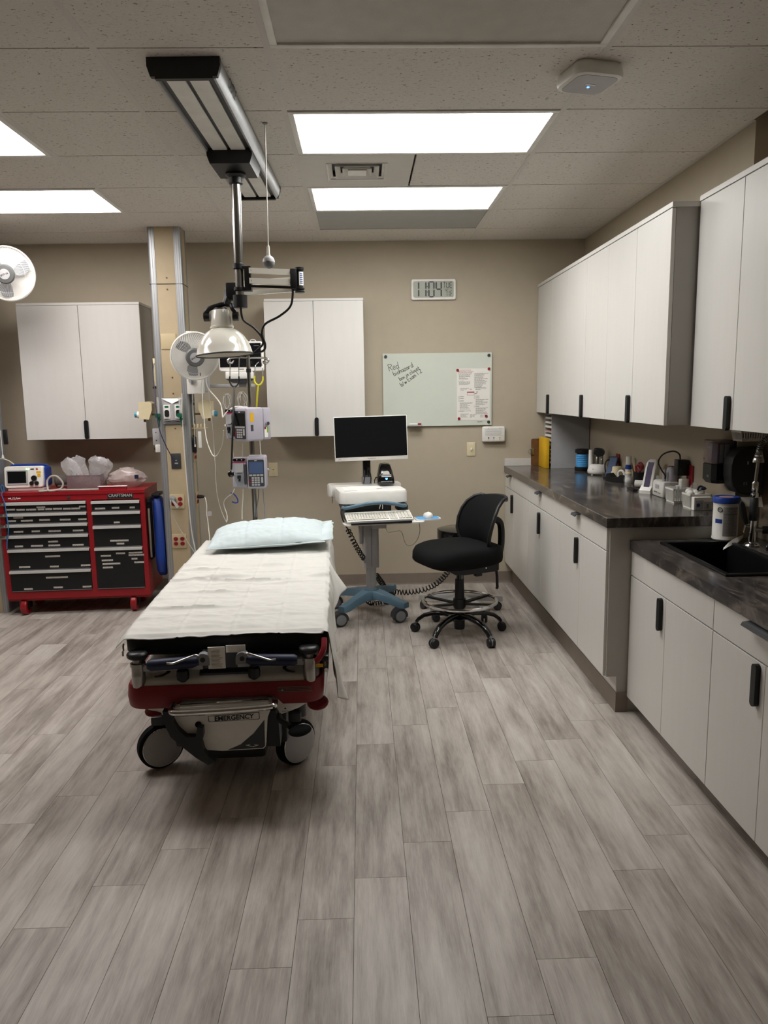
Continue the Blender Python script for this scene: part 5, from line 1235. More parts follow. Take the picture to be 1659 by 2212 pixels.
# stethoscopes
T = thing('stethoscope', 'black stethoscope hanging from the IV pole hook in front of the pumps', 'stethoscope', P(500, 1022, Y=5.0), room=True)
q = lambda x, y, Y=5.03: P(x, y, Y=Y)
part(T, 'ear_tubes', MB().tube(crv([q(497, 770, 5.12), q(497, 800), q(496.5, 815)], 5), .0028, 6).tube(crv([q(517, 770, 5.12), q(516, 800), q(516, 815)], 5), .0028, 6), 'steel')
part(T, 'yoke_tube', MB().tube(crv([q(496.5, 813), q(496.5, 824), q(500, 832), q(506, 835.5), q(512, 832), q(516, 824), q(516, 813)], 6), .0052, 8), 'black')
part(T, 'tube', MB().tube(crv([q(506, 835), q(505, 860, 5.0), q(503, 920, 4.95), q(501, 980, 4.95), q(500, 1014, 4.97)], 8), .0062, 8), 'black')
cp_ = q(499, 1024, 4.97)
part(T, 'chest_piece', MB().lathe([(0, -.008), (.019, -.008), (.021, -.002), (.021, .003), (.012, .009), (0, .010)], cp_, (.15, -1, .1), 26), 'blackgloss')
T = thing('stethoscope', 'yellow stethoscope hanging from the right end of the IV pole hooks', 'stethoscope', P(554, 888, Y=5.2), room=True)
part(T, 'ear_tubes', MB().tube(crv([q(559, 782, 5.19), q(552, 790, 5.17), q(550, 812, 5.17)], 5), .0028, 6).tube(crv([q(564, 782, 5.19), q(567, 795, 5.17), q(567.5, 814, 5.17)], 5), .0028, 6), 'chrome')
part(T, 'yoke_tube', MB().tube(crv([q(550, 812, 5.17), q(549.5, 822, 5.17), q(553, 829, 5.17), q(558.5, 832, 5.17), q(564, 829, 5.17), q(567.5, 822, 5.17), q(567.5, 813, 5.17)], 6), .0055, 8), 'yellow')
part(T, 'tube', MB().tube(crv([q(558.5, 831, 5.17), q(556, 850, 5.18), q(553.5, 888, 5.22), q(551, 915, 5.27)], 6), .0056, 8), 'yellow')
part(T, 'chest_piece', MB().lathe([(0, -.008), (.019, -.008), (.02, .003), (0, .010)], q(550, 920, 5.28), (0, -1, 0), 20), 'steel')

# patient monitor on an arm
MY = 5.46
m0 = P(474, 803, Y=MY); m1 = P(566, 737, Y=MY)
T = thing('patient_monitor', 'white-framed dark patient monitor on a grey arm behind the lamp shade', 'monitor', ((m0.x + m1.x) / 2, MY, m0.z), room=True)
x0, x1, z0, z1 = m0.x, m1.x + .002, m0.z, m1.z
part(T, 'case', MB().loft([[(x, y, z) for x, z in rr(x0 + i, x1 - i, z0 + i, z1 - i, .018, 4)] for y, i in ((MY - .006, .004), (MY, 0), (MY + .05, .0), (MY + .075, .02))]), 'plasticwhite')
part(T, 'screen', MB().box(x0 + .008, x1 - .012, MY - .0085, MY - .005, z0 + .030, z1 - .012), 'screen', 0)
part(T, 'name_print', MB().box((x0 + x1) / 2 - .02, (x0 + x1) / 2 + .02, MY - .0075, MY - .0055, z0 + .012, z0 + .018), 'greyink', 0)
part(T, 'screen_print', MB().box(x1 - .06, x1 - .025, MY - .0092, MY - .0084, z1 - .032, z1 - .029), 'grey', 0)
part(T, 'handle', MB().tube(crv([(x1 - .09, MY + .04, z1 - .005), (x1 - .085, MY + .04, z1 + .012), (x1 - .06, MY + .04, z1 + .012), (x1 - .05, MY + .04, z1 - .004)], 4), .005, 8), 'lightgrey')
bx = P(487, 806, Y=MY - .02); b2 = P(547, 818, Y=MY - .02)
part(T, 'module_rack', MB().rb(bx.x, b2.x, MY - .03, MY + .06, b2.z, z0 - .002, .006), 'plasticwhite')
part(T, 'mount_plate', MB().prism([(bx.x - .0, b2.z - .001), (b2.x + .002, b2.z - .001), (b2.x - .05, b2.z - .028), (bx.x + .05, b2.z - .028)], MY - .02, MY + .06, 'y'), 'darkgrey', 0)
part(T, 'arm', MB().rb(XC + .1225, (x0 + x1) / 2, 5.89, 5.93, b2.z - .055, b2.z - .028, .005).rb((x0 + x1) / 2 - .03, (x0 + x1) / 2 + .03, MY + .03, 5.93, b2.z - .056, b2.z - .028, .008), 'lightgrey')
part(T, 'arm_bracket', MB().rb(XC + .1225, XC + .18, 5.885, 5.94, b2.z - .085, b2.z + .02, .006), 'grey')
# lead bundles hanging below it
def bundle(cx, cy, label, n, sd, w, h):
    rnd = random.Random(sd); pts = []
    c = P(cx, cy, Y=5.36)
    for i in range(n):
        ww, hh = w * rnd.uniform(.6, 1), h * rnd.uniform(.8, 1.05); off = rnd.uniform(-.01, .01); tilt = rnd.uniform(-.5, .5)
        for k in range(14):
            a = 2 * pi * k / 14; xx = ww * cos(a); zz = hh * sin(a)
            pts.append((c.x + off + xx * cos(tilt) - zz * sin(tilt) * .3, c.y + .012 * sin(a * 1 + i) + rnd.uniform(-.004, .004), c.z + zz + xx * sin(tilt) * .4))
    single('lead_bundle', MB().tube(pts, .0030, 5), 'cable', label, 'cable', group='coiled leads under the patient monitor')
bundle(492, 868, 'left coil of grey monitor leads above the upper pump', 9, 4, .026, .058)
bundle(524, 866, 'right coil of grey monitor leads above the upper pump', 9, 8, .030, .060)

def wire(nm, label, pts, r, m, n=7, Y=None, k=7):
    p3 = [P(a[0], a[1], Y=(a[2] if len(a) > 2 else Y)) for a in pts]
    return single(nm, MB().tube(crv(p3, k), r, n), m, label, 'cable')
wire('white_cable', 'white cable hanging in a deep loop between the fan and the upper pump', [(438, 818, 5.75), (437.5, 860, 5.7), (441, 905, 5.62), (446, 948, 5.55), (456, 977, 5.45), (464, 986, 5.4), (473, 978, 5.35), (481, 958, 5.28), (483, 930, 5.2)], .0034, 'whitecable')
wire('white_cable', 'thick white cable curving from the fan to the upper pump', [(445, 816, 5.75), (446, 828, 5.7), (452, 842, 5.6), (466, 858, 5.5), (477, 874, 5.4), (480, 890, 5.3), (481, 902, 5.2)], .0042, 'whitecable')
wire('thin_cable', 'thin pale cable falling from the fan past the wall to the bed head', [(450, 840, 5.70), (455, 880, 5.65), (459, 920, 5.6), (462, 960, 5.6), (465, 1010, 5.55), (468, 1060, 5.5), (477, 1100, 5.45), (490, 1130, 5.36)], .0026, 'cable')
wire('white_cable', 'white cable running down the front right edge of the power column', [(393, 850, 5.765), (393, 895, 5.755), (397, 950, 5.755), (401, 1010, 5.755), (407, 1080, 5.755), (413, 1140, 5.75), (421, 1185, 5.73), (428, 1215, 5.70)], .0045, 'whitecable')
wire('nurse_call', 'white nurse-call pull cord with a pale tip right of the power column', [(416, 850, 5.75), (417, 890, 5.76), (420, 930, 5.77), (421, 958, 5.77), (421.5, 960, 5.77), (421.5, 965, 5.77)], [.002] * 29 + [.006] * 6 + [.0065], 'whitecable')
wire('purple_cable', 'dark purple cable from the grey data plate up the left side of the power column', [(377, 999, 5.788), (370, 985, 5.77), (358, 962, 5.74), (345, 930, 5.72), (339, 895, 5.72), (335, 860, 5.74), (333, 832, 5.80), (331, 800, 5.84), (333, 785, 5.86)], .0035, 'purple')
T = thing('plugged_cord', 'grey plug with white tag and cord in the upper outlet plate of the column', 'power cord', P(372, 1080, Y=5.78), room=True)
c = P(372, 1079, Y=5.79)
part(T, 'plug', MB().lathe([(.0, .036), (.016, .034), (.024, .02), (.026, 0)], (c.x + .004, 5.787, c.z), (0, -1, 0), 18), 'grey')
part(T, 'tag', MB().loft([[P(x, y, Y=5.735 + d) for x, y in ((371, 1081), (375, 1079), (387, 1094), (382, 1099))] for d in (0, .0012)]), 'label', 0)
part(T, 'cord', MB().tube(crv([(c.x - .006, 5.75, c.z), P(369, 1090, Y=5.73), P(373, 1112, Y=5.73), P(385, 1137, Y=5.72), P(398, 1158, Y=5.70), P(408, 1175, Y=5.67), P(418, 1190, Y=5.63), P(424, 1200, Y=5.6)], 7), .0034, 7), 'cable')
T = thing('side_plug_cord', 'black plug in the column side outlet with a white cord and a clear tag', 'power cord', P(430, 1073, Y=5.88), room=True)
c = P(427, 1073, Y=5.885)
part(T, 'plug', MB().lathe([(.013, .0), (.015, .02), (.012, .04), (.006, .055)], (XC + .1285, 5.885, c.z), (1, 0, 0), 14), 'black')
part(T, 'cord', MB().tube(crv([(XC + .18, 5.885, c.z), P(444, 1078, Y=5.86), P(446.5, 1092, Y=5.84), P(446.5, 1110, Y=5.82), P(449, 1125, Y=5.8), P(451, 1145, Y=5.76), P(453, 1163, Y=5.7), P(451, 1175, Y=5.62), P(447, 1180, Y=5.56)], 7), .0034, 7), 'whitecable')
part(T, 'tag', MB().loft([[P(x, y, Y=5.80 + d) for x, y in ((448, 1105), (457, 1104), (457.5, 1114), (449, 1115))] for d in (0, .001)]), 'clear', 0)
wire('thin_cable', 'white lead with a bend below the left module of the lower pump', [(506, 1056, 5.06), (502, 1066, 5.07), (490, 1075, 5.12), (484, 1083, 5.15), (484, 1093, 5.15), (489, 1107, 5.12), (491, 1118, 5.1), (490, 1127, 5.06)], .003, 'whitecable')
wire('blue_strap', 'short blue hooked strap hanging under the lower pump', [(499, 1065, 5.08), (505, 1067, 5.07), (511, 1074, 5.07), (514, 1081, 5.07), (513, 1085, 5.07), (508, 1086, 5.07), (501, 1083.5, 5.07)], .0042, 'blue')
wire('thin_cable', 'straight white lead hanging under the middle of the lower pump', [(525, 1056, 5.09), (524.5, 1080, 5.09), (523, 1100, 5.09), (523, 1122, 5.05)], .003, 'whitecable')
wire('thin_cable', 'dark grey lead just right of the IV pole below the lower pump', [(559, 1056, 5.17), (558, 1075, 5.17), (555, 1095, 5.17), (553.5, 1118, 5.17)], .003, 'grey')
wire('thin_cable', 'dark grey lead farther right of the IV pole below the lower pump', [(568, 1056, 5.12), (570, 1080, 5.12), (572, 1100, 5.12), (572.5, 1120, 5.1)], .0034, 'grey')
wire('thin_cable', 'pale lead linking the two pumps on the right', [(561, 950, 5.2), (563, 975, 5.18), (565, 992, 5.14)], .003, 'whitecable')
wire('thin_cable', 'pale lead linking the two pumps in the middle', [(524, 958, 5.12), (524, 978, 5.12), (524, 992, 5.12)], .003, 'whitecable')
wire('thin_cable', 'pale lead linking the two pumps on the left', [(502, 958, 5.10), (503, 975, 5.10), (506, 992, 5.10)], .003, 'whitecable')
wire('white_cable', 'white lead arching over the top of the upper pump', [(482, 901, 5.02), (490, 890, 5.03), (500, 882, 5.05), (512, 878, 5.08), (524, 879, 5.12), (532, 884, 5.16)], .0036, 'whitecable')

# ================================================================ COMPUTER CART
CX, CY, CR = .046, 5.50, 9.0
T = thing('computer_cart', 'wheeled computer cart with a blue-grey base, white work surface and black monitor', 'cart', (CX, CY, 0), CR)
KM = Matrix.Translation((CX, CY, 0)) @ Matrix.Rotation(rad(CR), 4, 'Z')
KI = KM.inverted()
def ko(px, py, Y): q_ = KI @ P(px, py, Y=Y); return q_
for i, (lx, ly) in enumerate(((-.235, -.215), (.195, -.215), (-.215, .255), (.205, .285))):
    d = Vector((lx, ly, 0)); pr_ = Vector((-ly, lx, 0)).normalized(); rg = []
    for f, w, zt_, zb in ((.0, .06, .205, .135), (.3, .042, .20, .14), (.7, .034, .172, .122), (.93, .036, .152, .107), (1.1, .030, .148, .107)):
        c = d * f; rg.append([c - pr_ * w + Vector((0, 0, zb)), c + pr_ * w + Vector((0, 0, zb)), c + pr_ * w + Vector((0, 0, zt_ - .012)), c + pr_ * w * .8 + Vector((0, 0, zt_)), c - pr_ * w * .8 + Vector((0, 0, zt_)), c - pr_ * w + Vector((0, 0, zt_ - .012))])
    lg = part(T, 'base_leg', MB().loft(rg), 'cartblue', 40)
    c = d + Vector((-.03, .0, .052)); n = Vector((.85, -.5, 0)).normalized(); n = (KI.to_3x3() @ Vector((.35, -.94, 0))).normalized()
    for s in (-1, 1):
        part(lg, 'castor_wheel', MB().lathe([(.02, .006), (.044, .006), (.051, .010), (.052, .02), (.048, .027), (.042, .03), (.04, .027), (.0, .028)], c, n * s, 26), 'darkgrey')
        part(lg, 'wheel_cap', MB().lathe([(.04, .0275), (.036, .031), (.012, .032), (0, .033)], c, n * s, 22), 'grey')
    part(lg, 'castor_hood', MB().loft([[c + n * k + Vector((0, 0, 1)) * (.057 * sin(t)) + n.cross(Vector((0, 0, 1))) * (.057 * cos(t)) for t in [rad(-10 + 20 * j) for j in range(11)]] for k in (-.03, .03)]).cyl(c + Vector((0, 0, .045)), Vector((d.x, d.y, .11)), .014), 'darkgrey', 50)
part(T, 'base_hub', MB().cyl((0, 0, .13), (0, 0, .21), .062, .055, 24), 'cartblue')
part(T, 'lower_column', MB().prism(rr(-.034, .034, -.03, .03, .008), .205, .40, 'z'), 'alu')
part(T, 'upper_column', MB().prism(rr(-.057, .057, -.045, .045, .018), .372, .86, 'z'), 'lightgrey')
part(T, 'column_slot', MB().box(-.003, .003, -.0465, -.045, .38, .70), 'grey', 0)
part(T, 'side_conduit', MB().rb(-.085, -.058, -.02, .03, .55, .86, .006), 'lightgrey')
part(T, 'crank_box', MB().rb(-.01, .10, -.12, -.04, .675, .735, .008), 'lightgrey')
part(T, 'crank', MB().cyl((-.045, -.11, .72), (-.01, -.11, .72), .012).box(-.04, -.03, -.125, -.095, .705, .735), 'darkgrey')
# head: drawer housing and work surface
hd = [[(x, y, z) for x, y in rr(-.245 + i, .245 - i, -.19 + i, .20 - i, .05, 6)] for z, i in ((.868, .008), (.874, .0), (.945, .0), (.958, .006), (.962, .02))]
h_ = part(T, 'work_surface', MB().loft(hd), 'plasticwhite', 45)
part(h_, 'back_shelf', MB().loft([[(x, y, z) for x, y in rr(-.285 + i, .26 - i, .09 + i * .3, .25 - i, .035, 5)] for z, i in ((.885, .01), (.891, 0), (.968, 0), (.976, .006), (.977, .02))]), 'plasticwhite', 45)
part(h_, 'blue_strip', MB().box(-.205, -.115, -.165, -.158, .962, .9626), 'blue', 0)
part(h_, 'papers', MB().box(-.20, .03, -.12, .06, .962, .965).box(-.16, .08, -.08, .08, .965, .967), 'paper', 0)
part(h_, 'key_ring', MB().torus((-.268, .06, .90), (1, 0, 0), .012, .0018, 16, 5).box(-.27, -.266, .05, .062, .85, .89), 'steel', 0)
part(T, 'handle', MB().tube(crv([(-.225, -.19, .852), (-.215, -.222, .850), (-.15, -.235, .862), (-.05, -.245, .880), (.05, -.245, .882), (.14, -.235, .868), (.20, -.222, .852), (.225, -.19, .850)], 7), .0125, 10), 'cartblue')
part(T, 'handle_mount', MB().rb(-.235, -.19, -.20, -.05, .842, .866, .006).rb(.19, .235, -.20, -.05, .842, .866, .006), 'darkgrey')
part(T, 'equipment_box', MB().rb(-.20, .135, -.13, .15, .745, .866, .006), 'darkgrey')
part(T, 'battery', MB().rb(.185, .26, -.12, .0, .80, .842, .006), 'darkgrey')
part(T, 'cable_loops', MB().tube(crv([(.045, -.18, .862), (.04, -.19, .845), (.035, -.19, .83)], 5), .0024, 6).tube(crv([(.06, -.18, .862), (.06, -.19, .845), (.058, -.19, .83)], 5), .0024, 6), 'whitecable', stuff=True)
# keyboard tray
kt = part(T, 'keyboard_tray', MB().prism(rr(-.235, .335, -.342, -.20, .03, 4), .742, .752, 'z').rb(-.1, .1, -.25, -.05, .735, .745, .003), 'plasticwhite')
part(kt, 'wrist_rest', MB().tube([(-.19, -.347, .760), (.235, -.347, .760)], .0105, 10), 'black')
mp_ = part(T, 'mouse_tray', MB().prism(rr(.28, .46, -.315, -.19, .03, 5), .752, .762, 'z'), 'plasticwhite')
part(mp_, 'mouse_pad', MB().prism(rr(.288, .448, -.307, -.198, .024, 5), .762, .764, 'z'), 'skyblue')
# monitor on its post
part(T, 'post', MB().rb(-.028, .028, .10, .14, .976, 1.22, .006), 'blackgloss')
part(T, 'post_collar', MB().rb(-.034, .034, .09, .15, .975, 1.03, .005), 'grey')
part(T, 'post_cables', MB().tube(crv([(-.018, .09, 1.08), (-.024, .075, 1.03), (-.03, .08, .985)], 5), .004, 6).tube(crv([(.018, .09, 1.08), (.024, .075, 1.03), (.02, .07, .985)], 5), .004, 6), 'black', stuff=True)
MT = KI @ Matrix.Translation((.062, 5.535, 1.318)) @ Matrix.Rotation(rad(2.0), 4, 'Z') @ Matrix.Rotation(rad(-1.0), 4, 'Y') @ Matrix.Rotation(rad(-3), 4, 'X')
mo = part(T, 'monitor', MB().rb(-.266, .266, -.012, .012, -.16, .16, .004).rb(-.16, .16, .01, .045, -.1, .1, .012).xf(MT), 'plasticwhite')
part(mo, 'screen', MB().box(-.260, .260, -.0135, -.011, -.132, .155).xf(MT), 'screen', 0)
part(mo, 'brand_print', textmb('FLEXSCAN', .012, MT @ frame((.0, -.0125, -.1465), (1, 0, 0), (0, 0, 1))).join(textmb('EIZO', .010, MT @ frame((-.23, -.0125, -.148), (1, 0, 0), (0, 0, 1)))), 'greyink', 0, stuff=True)
part(mo, 'mount_block', MB().rb(-.04, .04, .045, .09, -.06, .06, .005).xf(MT), 'black')
# cords
def coil(pts, R, turns, r):
    base = crv([KI @ Vector(p) for p in pts], 30); out = []; L = len(base)
    N_ = turns * 9
    for i in range(N_ + 1):
        f = i / N_ * (L - 1); j = min(int(f), L - 2); p_ = base[j].lerp(base[j + 1], f - j); t = (base[j + 1] - base[j]).normalized(); u = t.orthogonal().normalized(); w = t.cross(u); a = 2 * pi * i / 9
        out.append(p_ + u * (R * cos(a)) + w * (R * sin(a)))
    return MB().tube(out, r, 5)
part(T, 'coiled_cord', coil([P(752, 1145, Y=5.28), P(765, 1172, Y=5.33), P(778, 1195, Y=5.40), P(790, 1212, Y=5.48)], .016, 12, .0045), 'blackcable')
part(T, 'cord_lead', MB().tube([KI @ p for p in crv([P(750, 1098, Y=5.30), P(738, 1102, Y=5.26), P(738, 1115, Y=5.24), P(745, 1133, Y=5.24), P(751, 1143, Y=5.27), P(757, 1155, Y=5.3)], 6)], .0052, 7), 'blackcable')
part(T, 'coiled_cord', coil([P(812, 1242, Y=5.56), P(824, 1258, Y=5.68), P(835, 1272, Y=5.80), P(860, 1279, Y=5.86), P(895, 1278, Y=5.84), P(930, 1268, Y=5.80), P(955, 1250, Y=5.76), P(972, 1228, Y=5.72)], .019, 34, .0048), 'blackcable')
part(T, 'coiled_cord', coil([P(788, 1292, Z=.025), P(800, 1303, Z=.025), P(820, 1302, Z=.025), P(842, 1296, Z=.025)], .015, 12, .0042), 'blackcable')
part(T, 'mouse_cable', MB().tube([KI @ p for p in crv([P(905, 1126, Y=5.28), P(907, 1145, Y=5.3), P(903, 1162, Y=5.32), P(894, 1175, Y=5.33), P(882, 1179, Y=5.34), P(874, 1170, Y=5.35), P(868, 1150, Y=5.37), P(858, 1147, Y=5.38), P(840, 1150, Y=5.4), P(834, 1143, Y=5.4), P(832, 1132, Y=5.4)], 7)], .0022, 6), 'cable')
# keyboard, mouse, label printer rest on it
T = thing('keyboard', 'white computer keyboard on the cart tray', 'keyboard', KM @ Vector((.02, -.27, .7525)), CR + .5)
KB = Matrix.Translation((0, -.052, .004)) @ Matrix.Rotation(rad(17), 4, 'X') @ Matrix.Translation((0, .052, -.004))
part(T, 'case', MB().rb(-.235, .235, -.052, .095, .006, .022, .005).xf(KB), 'plasticwhite')
ks = MB()
for r_ in range(5):
    for i in range(15):
        if r_ == 0 and 3 <= i <= 8: continue
        ks.rb(-.226 + i * .0193, -.226 + i * .0193 + .0165, -.04 + r_ * .0215, -.04 + r_ * .0215 + .0185, .021, .030, .002, 1)
    for i in range(3): ks.rb(.07 + i * .0185, .07 + i * .0185 + .0165, -.04 + r_ * .0215, -.04 + r_ * .0215 + .0185, .021, .029, .002, 1)
    for i in range(4): ks.rb(.134 + i * .0235, .134 + i * .0235 + .02, -.04 + r_ * .0215, -.04 + r_ * .0215 + .0185, .021, .030, .002, 1)
ks.rb(-.168, -.055, -.04, -.0215, .021, .030, .002, 1)
part(T, 'keys', ks.xf(KB), 'key', 30, stuff=True)
T = thing('mouse', 'white computer mouse on the blue pad at the right of the cart', 'mouse', KM @ Vector((.375, -.25, .7642)), CR)
part(T, 'shell', MB().loft([[(.034 * k * cos(2 * pi * i / 20), .056 * k * sin(2 * pi * i / 20) + .004 * z, z * (1 - .12 * sin(2 * pi * i / 20))) for i in range(20)] for z, k in ((0, .94), (.01, 1), (.022, .93), (.032, .72), (.037, .4), (.038, .05))]), 'plasticwhite', 60)
part(T, 'wheel', MB().cyl((-.004, -.034, .028), (.004, -.034, .028), .007, n=14), 'grey')
T = thing('label_printer', 'glossy black label printer with a white slot on the cart surface', 'printer', KM @ Vector((.138, .115, .9775)), CR - 2)
sec = [[(x, y, z) for x, y in rr(-a, a, f0, .055, .018, 4)] for z, a, f0 in ((0, .060, -.07), (.008, .062, -.072), (.05, .058, -.066), (.10, .048, -.045), (.135, .040, -.02), (.146, .032, .0), (.148, .015, .02))]
part(T, 'shell', MB().loft(sec), 'blackgloss', 60)
fp = lambda x, z: (x, -.072 + (z - .008) * .17 - .0022 + max(0, z - .06) * .25, z)
part(T, 'slot_rim', MB().tube([fp(-.036, .066), fp(.036, .066), fp(.036, .056), fp(-.036, .056)], .0035, 6, closed=True), 'plasticwhite')
part(T, 'paper_label', MB().loft([[fp(x, z) for x, z in ((-.026, .071), (.026, .071), (.022, .09), (.010, .097), (-.02, .093))], [Vector(fp(x, z)) + Vector((0, .002, 0)) for x, z in ((-.026, .071), (.026, .071), (.022, .09), (.010, .097), (-.02, .093))]]), 'plasticwhite', 0)
part(T, 'lit_button', MB().prism([(-.009, .044), (.009, .044), (.006, .034), (0, .031), (-.006, .034)], -.0705, -.062, 'y'), 'led', 0)
part(T, 'name_print', textmb('LabelWriter 450 Turbo', .009, frame((0, -.0715, .019), (1, 0, 0), (0, .12, 1))), 'whiteink', 0, stuff=True)
part(T, 'cable', MB().tube(crv([(-.056, .03, .04), (-.066, .02, .042), (-.078, .0, .025), (-.08, -.01, .004)], 5), .004, 7), 'black')
# ================================================================ DRAFTING CHAIR
HX, HY = .637, 4.98; FA = 202.0           # the chair faces left and a little toward the viewer
T = thing('drafting_chair', 'black mesh-backed drafting chair with a chrome foot ring, facing left', 'chair', (HX, HY, 0), FA)
CI = (Matrix.Translation((HX, HY, 0)) @ Matrix.Rotation(rad(FA), 4, 'Z')).inverted()       # local +x = the way it faces
rot = lambda deg: rad(deg - FA)
for ang in (15, 87, 159, 231, 303):
    a = rot(ang); d = Vector((cos(a), sin(a), 0)); s = Vector((-sin(a), cos(a), 0)); rg = []
    for f, z, w, h in ((.02, .135, .024, .022), (.10, .152, .022, .016), (.19, .142, .019, .014), (.25, .122, .018, .013), (.29, .092, .017, .012), (.305, .07, .016, .012)):
        c = d * f + Vector((0, 0, z)); t = Vector((0, 0, 1)) if f < .2 else (Vector((0, 0, 1)) + d * .8).normalized()
        rg.append([c - s * w - t * h, c + s * w - t * h, c + s * w + t * h * .5, c + s * w * .6 + t * h, c - s * w * .6 + t * h, c - s * w + t * h * .5])
    lg = part(T, 'base_leg', MB().loft(rg), 'blackgloss', 50)
    c = d * .315 + Vector((0, 0, .031)); n = (d * .35 + s * .94).normalized()
    for k in (-1, 1):
        part(lg, 'castor_wheel', MB().lathe([(.0, .004), (.029, .004), (.031, .009), (.031, .017), (.027, .023), (.012, .026), (0, .026)], c, n * k, 22), 'black')
    part(lg, 'castor_stem', MB().cyl(c + Vector((0, 0, .01)), d * .305 + Vector((0, 0, .08)), .007).cyl(c - n * .004, c + n * .004, .026), 'grey')
part(T, 'hub', MB().lathe([(.0, .05), (.034, .05), (.036, .06), (.036, .19), (.03, .2)], n=24), 'black')
part(T, 'outer_post', MB().cyl((0, 0, .18), (0, 0, .395), .034, .030, 22), 'black')
part(T, 'gas_piston', MB().cyl((0, 0, .39), (0, 0, .47), .021, n=20), 'blackgloss')
part(T, 'piston_sticker', MB().loft([[Vector((.0215 * cos(t), .0215 * sin(t), z)) for z in (.395, .44)] for t in [rot(-60 + 8 * i) for i in range(6)]], cap=False), 'lightgrey')
part(T, 'foot_ring', MB().torus((0, 0, .245), (0, 0, 1), .248, .0115, 56, 10), 'chrome')
part(T, 'ring_collar', MB().cyl((0, 0, .20), (0, 0, .26), .042, n=20), 'black')
for ang in (30, 150, 210, 330):
    a = rot(ang); d = Vector((cos(a), sin(a), 0)); s = Vector((-sin(a), cos(a), 0))
    part(T, 'ring_spoke', MB().loft([[d * f + s * k * w + Vector((0, 0, z + dz)) for k, dz in ((-1, -.006), (1, -.006), (1, .006), (-1, .006))] for f, w, z in ((.035, .016, .225), (.245, .012, .245))]), 'black', 0)
# seat cushion: plan outline grows and shrinks through its height
so = lambda k, dx: [(.005 + dx + (.268 * k) * (abs(cos(t)) ** .52) * (1 if cos(t) > 0 else -1), .245 * k * (abs(sin(t)) ** .56) * (1 if sin(t) > 0 else -1)) for t in [2 * pi * i / 40 for i in range(40)]]
rings = []
for z, k, dx in ((.508, .84, .0), (.511, .93, .004), (.521, .99, .01), (.56, 1.015, .014), (.60, 1.01, .013), (.626, .97, .009), (.640, .88, .003), (.648, .68, -.006), (.651, .25, -.015)):
    rings.append([(x, y, z - .022 * max(0, x / .27) ** 3 * (1 if z > .55 else -.0) + (.018 * max(0, -x / .27) if z < .55 else 0) - .008 * (1 - (y / .25) ** 2) * (z > .63)) for x, y in so(k, dx)])
part(T, 'seat', MB().loft(rings), 'blackfab', 70)
part(T, 'seat_pan', MB().prism([(.16, .505), (-.21, .505), (-.24, .47), (-.22, .446), (.03, .446), (.10, .46), (.13, .48)], -.11, .11, 'y'), 'black', 0)
part(T, 'tilt_housing', MB().rb(-.26, .06, -.06, .06, .435, .475, .008), 'black')
part(T, 'pan_bolt', MB().cyl((-.14, .112, .478), (-.14, .109, .478), .005, n=10), 'chrome')
part(T, 'under_knob', MB().rb(-.12, -.07, .06, .10, .422, .448, .006), 'black')
part(T, 'lever', MB().tube(crv([(-.255, .05, .45), (-.26, .055, .40), (-.262, .056, .34), (-.262, .058, .322), (-.254, .06, .312)], 5), .0095, 8), 'black')
# curved mesh back
bk = []; NB = 20
for (z, x, w) in ((.535, -.215, .13), (.575, -.196, .148), (.615, -.178, .168), (.66, -.158, .195), (.72, -.152, .215), (.79, -.166, .222), (.85, -.19, .216), (.90, -.222, .20), (.935, -.268, .175), (.946, -.305, .15), (.938, -.330, .13)):
    row = []
    for i in range(NB + 1):
        y = -1 + 2 * i / NB; row.append((x + .05 * y * y, w * y, z - .010 * y * y))
    bk.append(row)
bm_ = MB(); n = NB + 1
bm_.v = [p for r_ in bk for p in r_]; bm_.f = [(j * n + i, j * n + i + 1, (j + 1) * n + i + 1, (j + 1) * n + i) for j in range(len(bk) - 1) for i in range(NB)]
o = part(T, 'back_mesh', bm_, 'blackfab', 70); md = o.modifiers.new('t', 'SOLIDIFY'); md.thickness = .008; md.offset = -1
edge = [r_[0] for r_ in bk] + bk[-1][1:-1] + [r_[-1] for r_ in bk[::-1]] + bk[0][1:-1][::-1]
part(T, 'back_frame', MB().tube(edge, .0125, 8, closed=True), 'black', 50)
part(T, 'back_post', MB().tube(crv([(-.225, .0, .46), (-.25, .0, .50), (-.235, 0, .58), (-.20, 0, .64), (-.185, 0, .70)], 5), .019, 10), 'black')
part(T, 'back_bracket', MB().tube(crv([(-.19, 0, .775), (-.24, .0, .785), (-.305, .0, .765), (-.325, 0, .71), (-.325, 0, .60), (-.305, 0, .53), (-.262, 0, .47), (-.24, 0, .45)], 6), .024, 10), 'black')
part(T, 'spine_block', MB().rb(-.285, -.225, -.045, .045, .43, .51, .008), 'black')

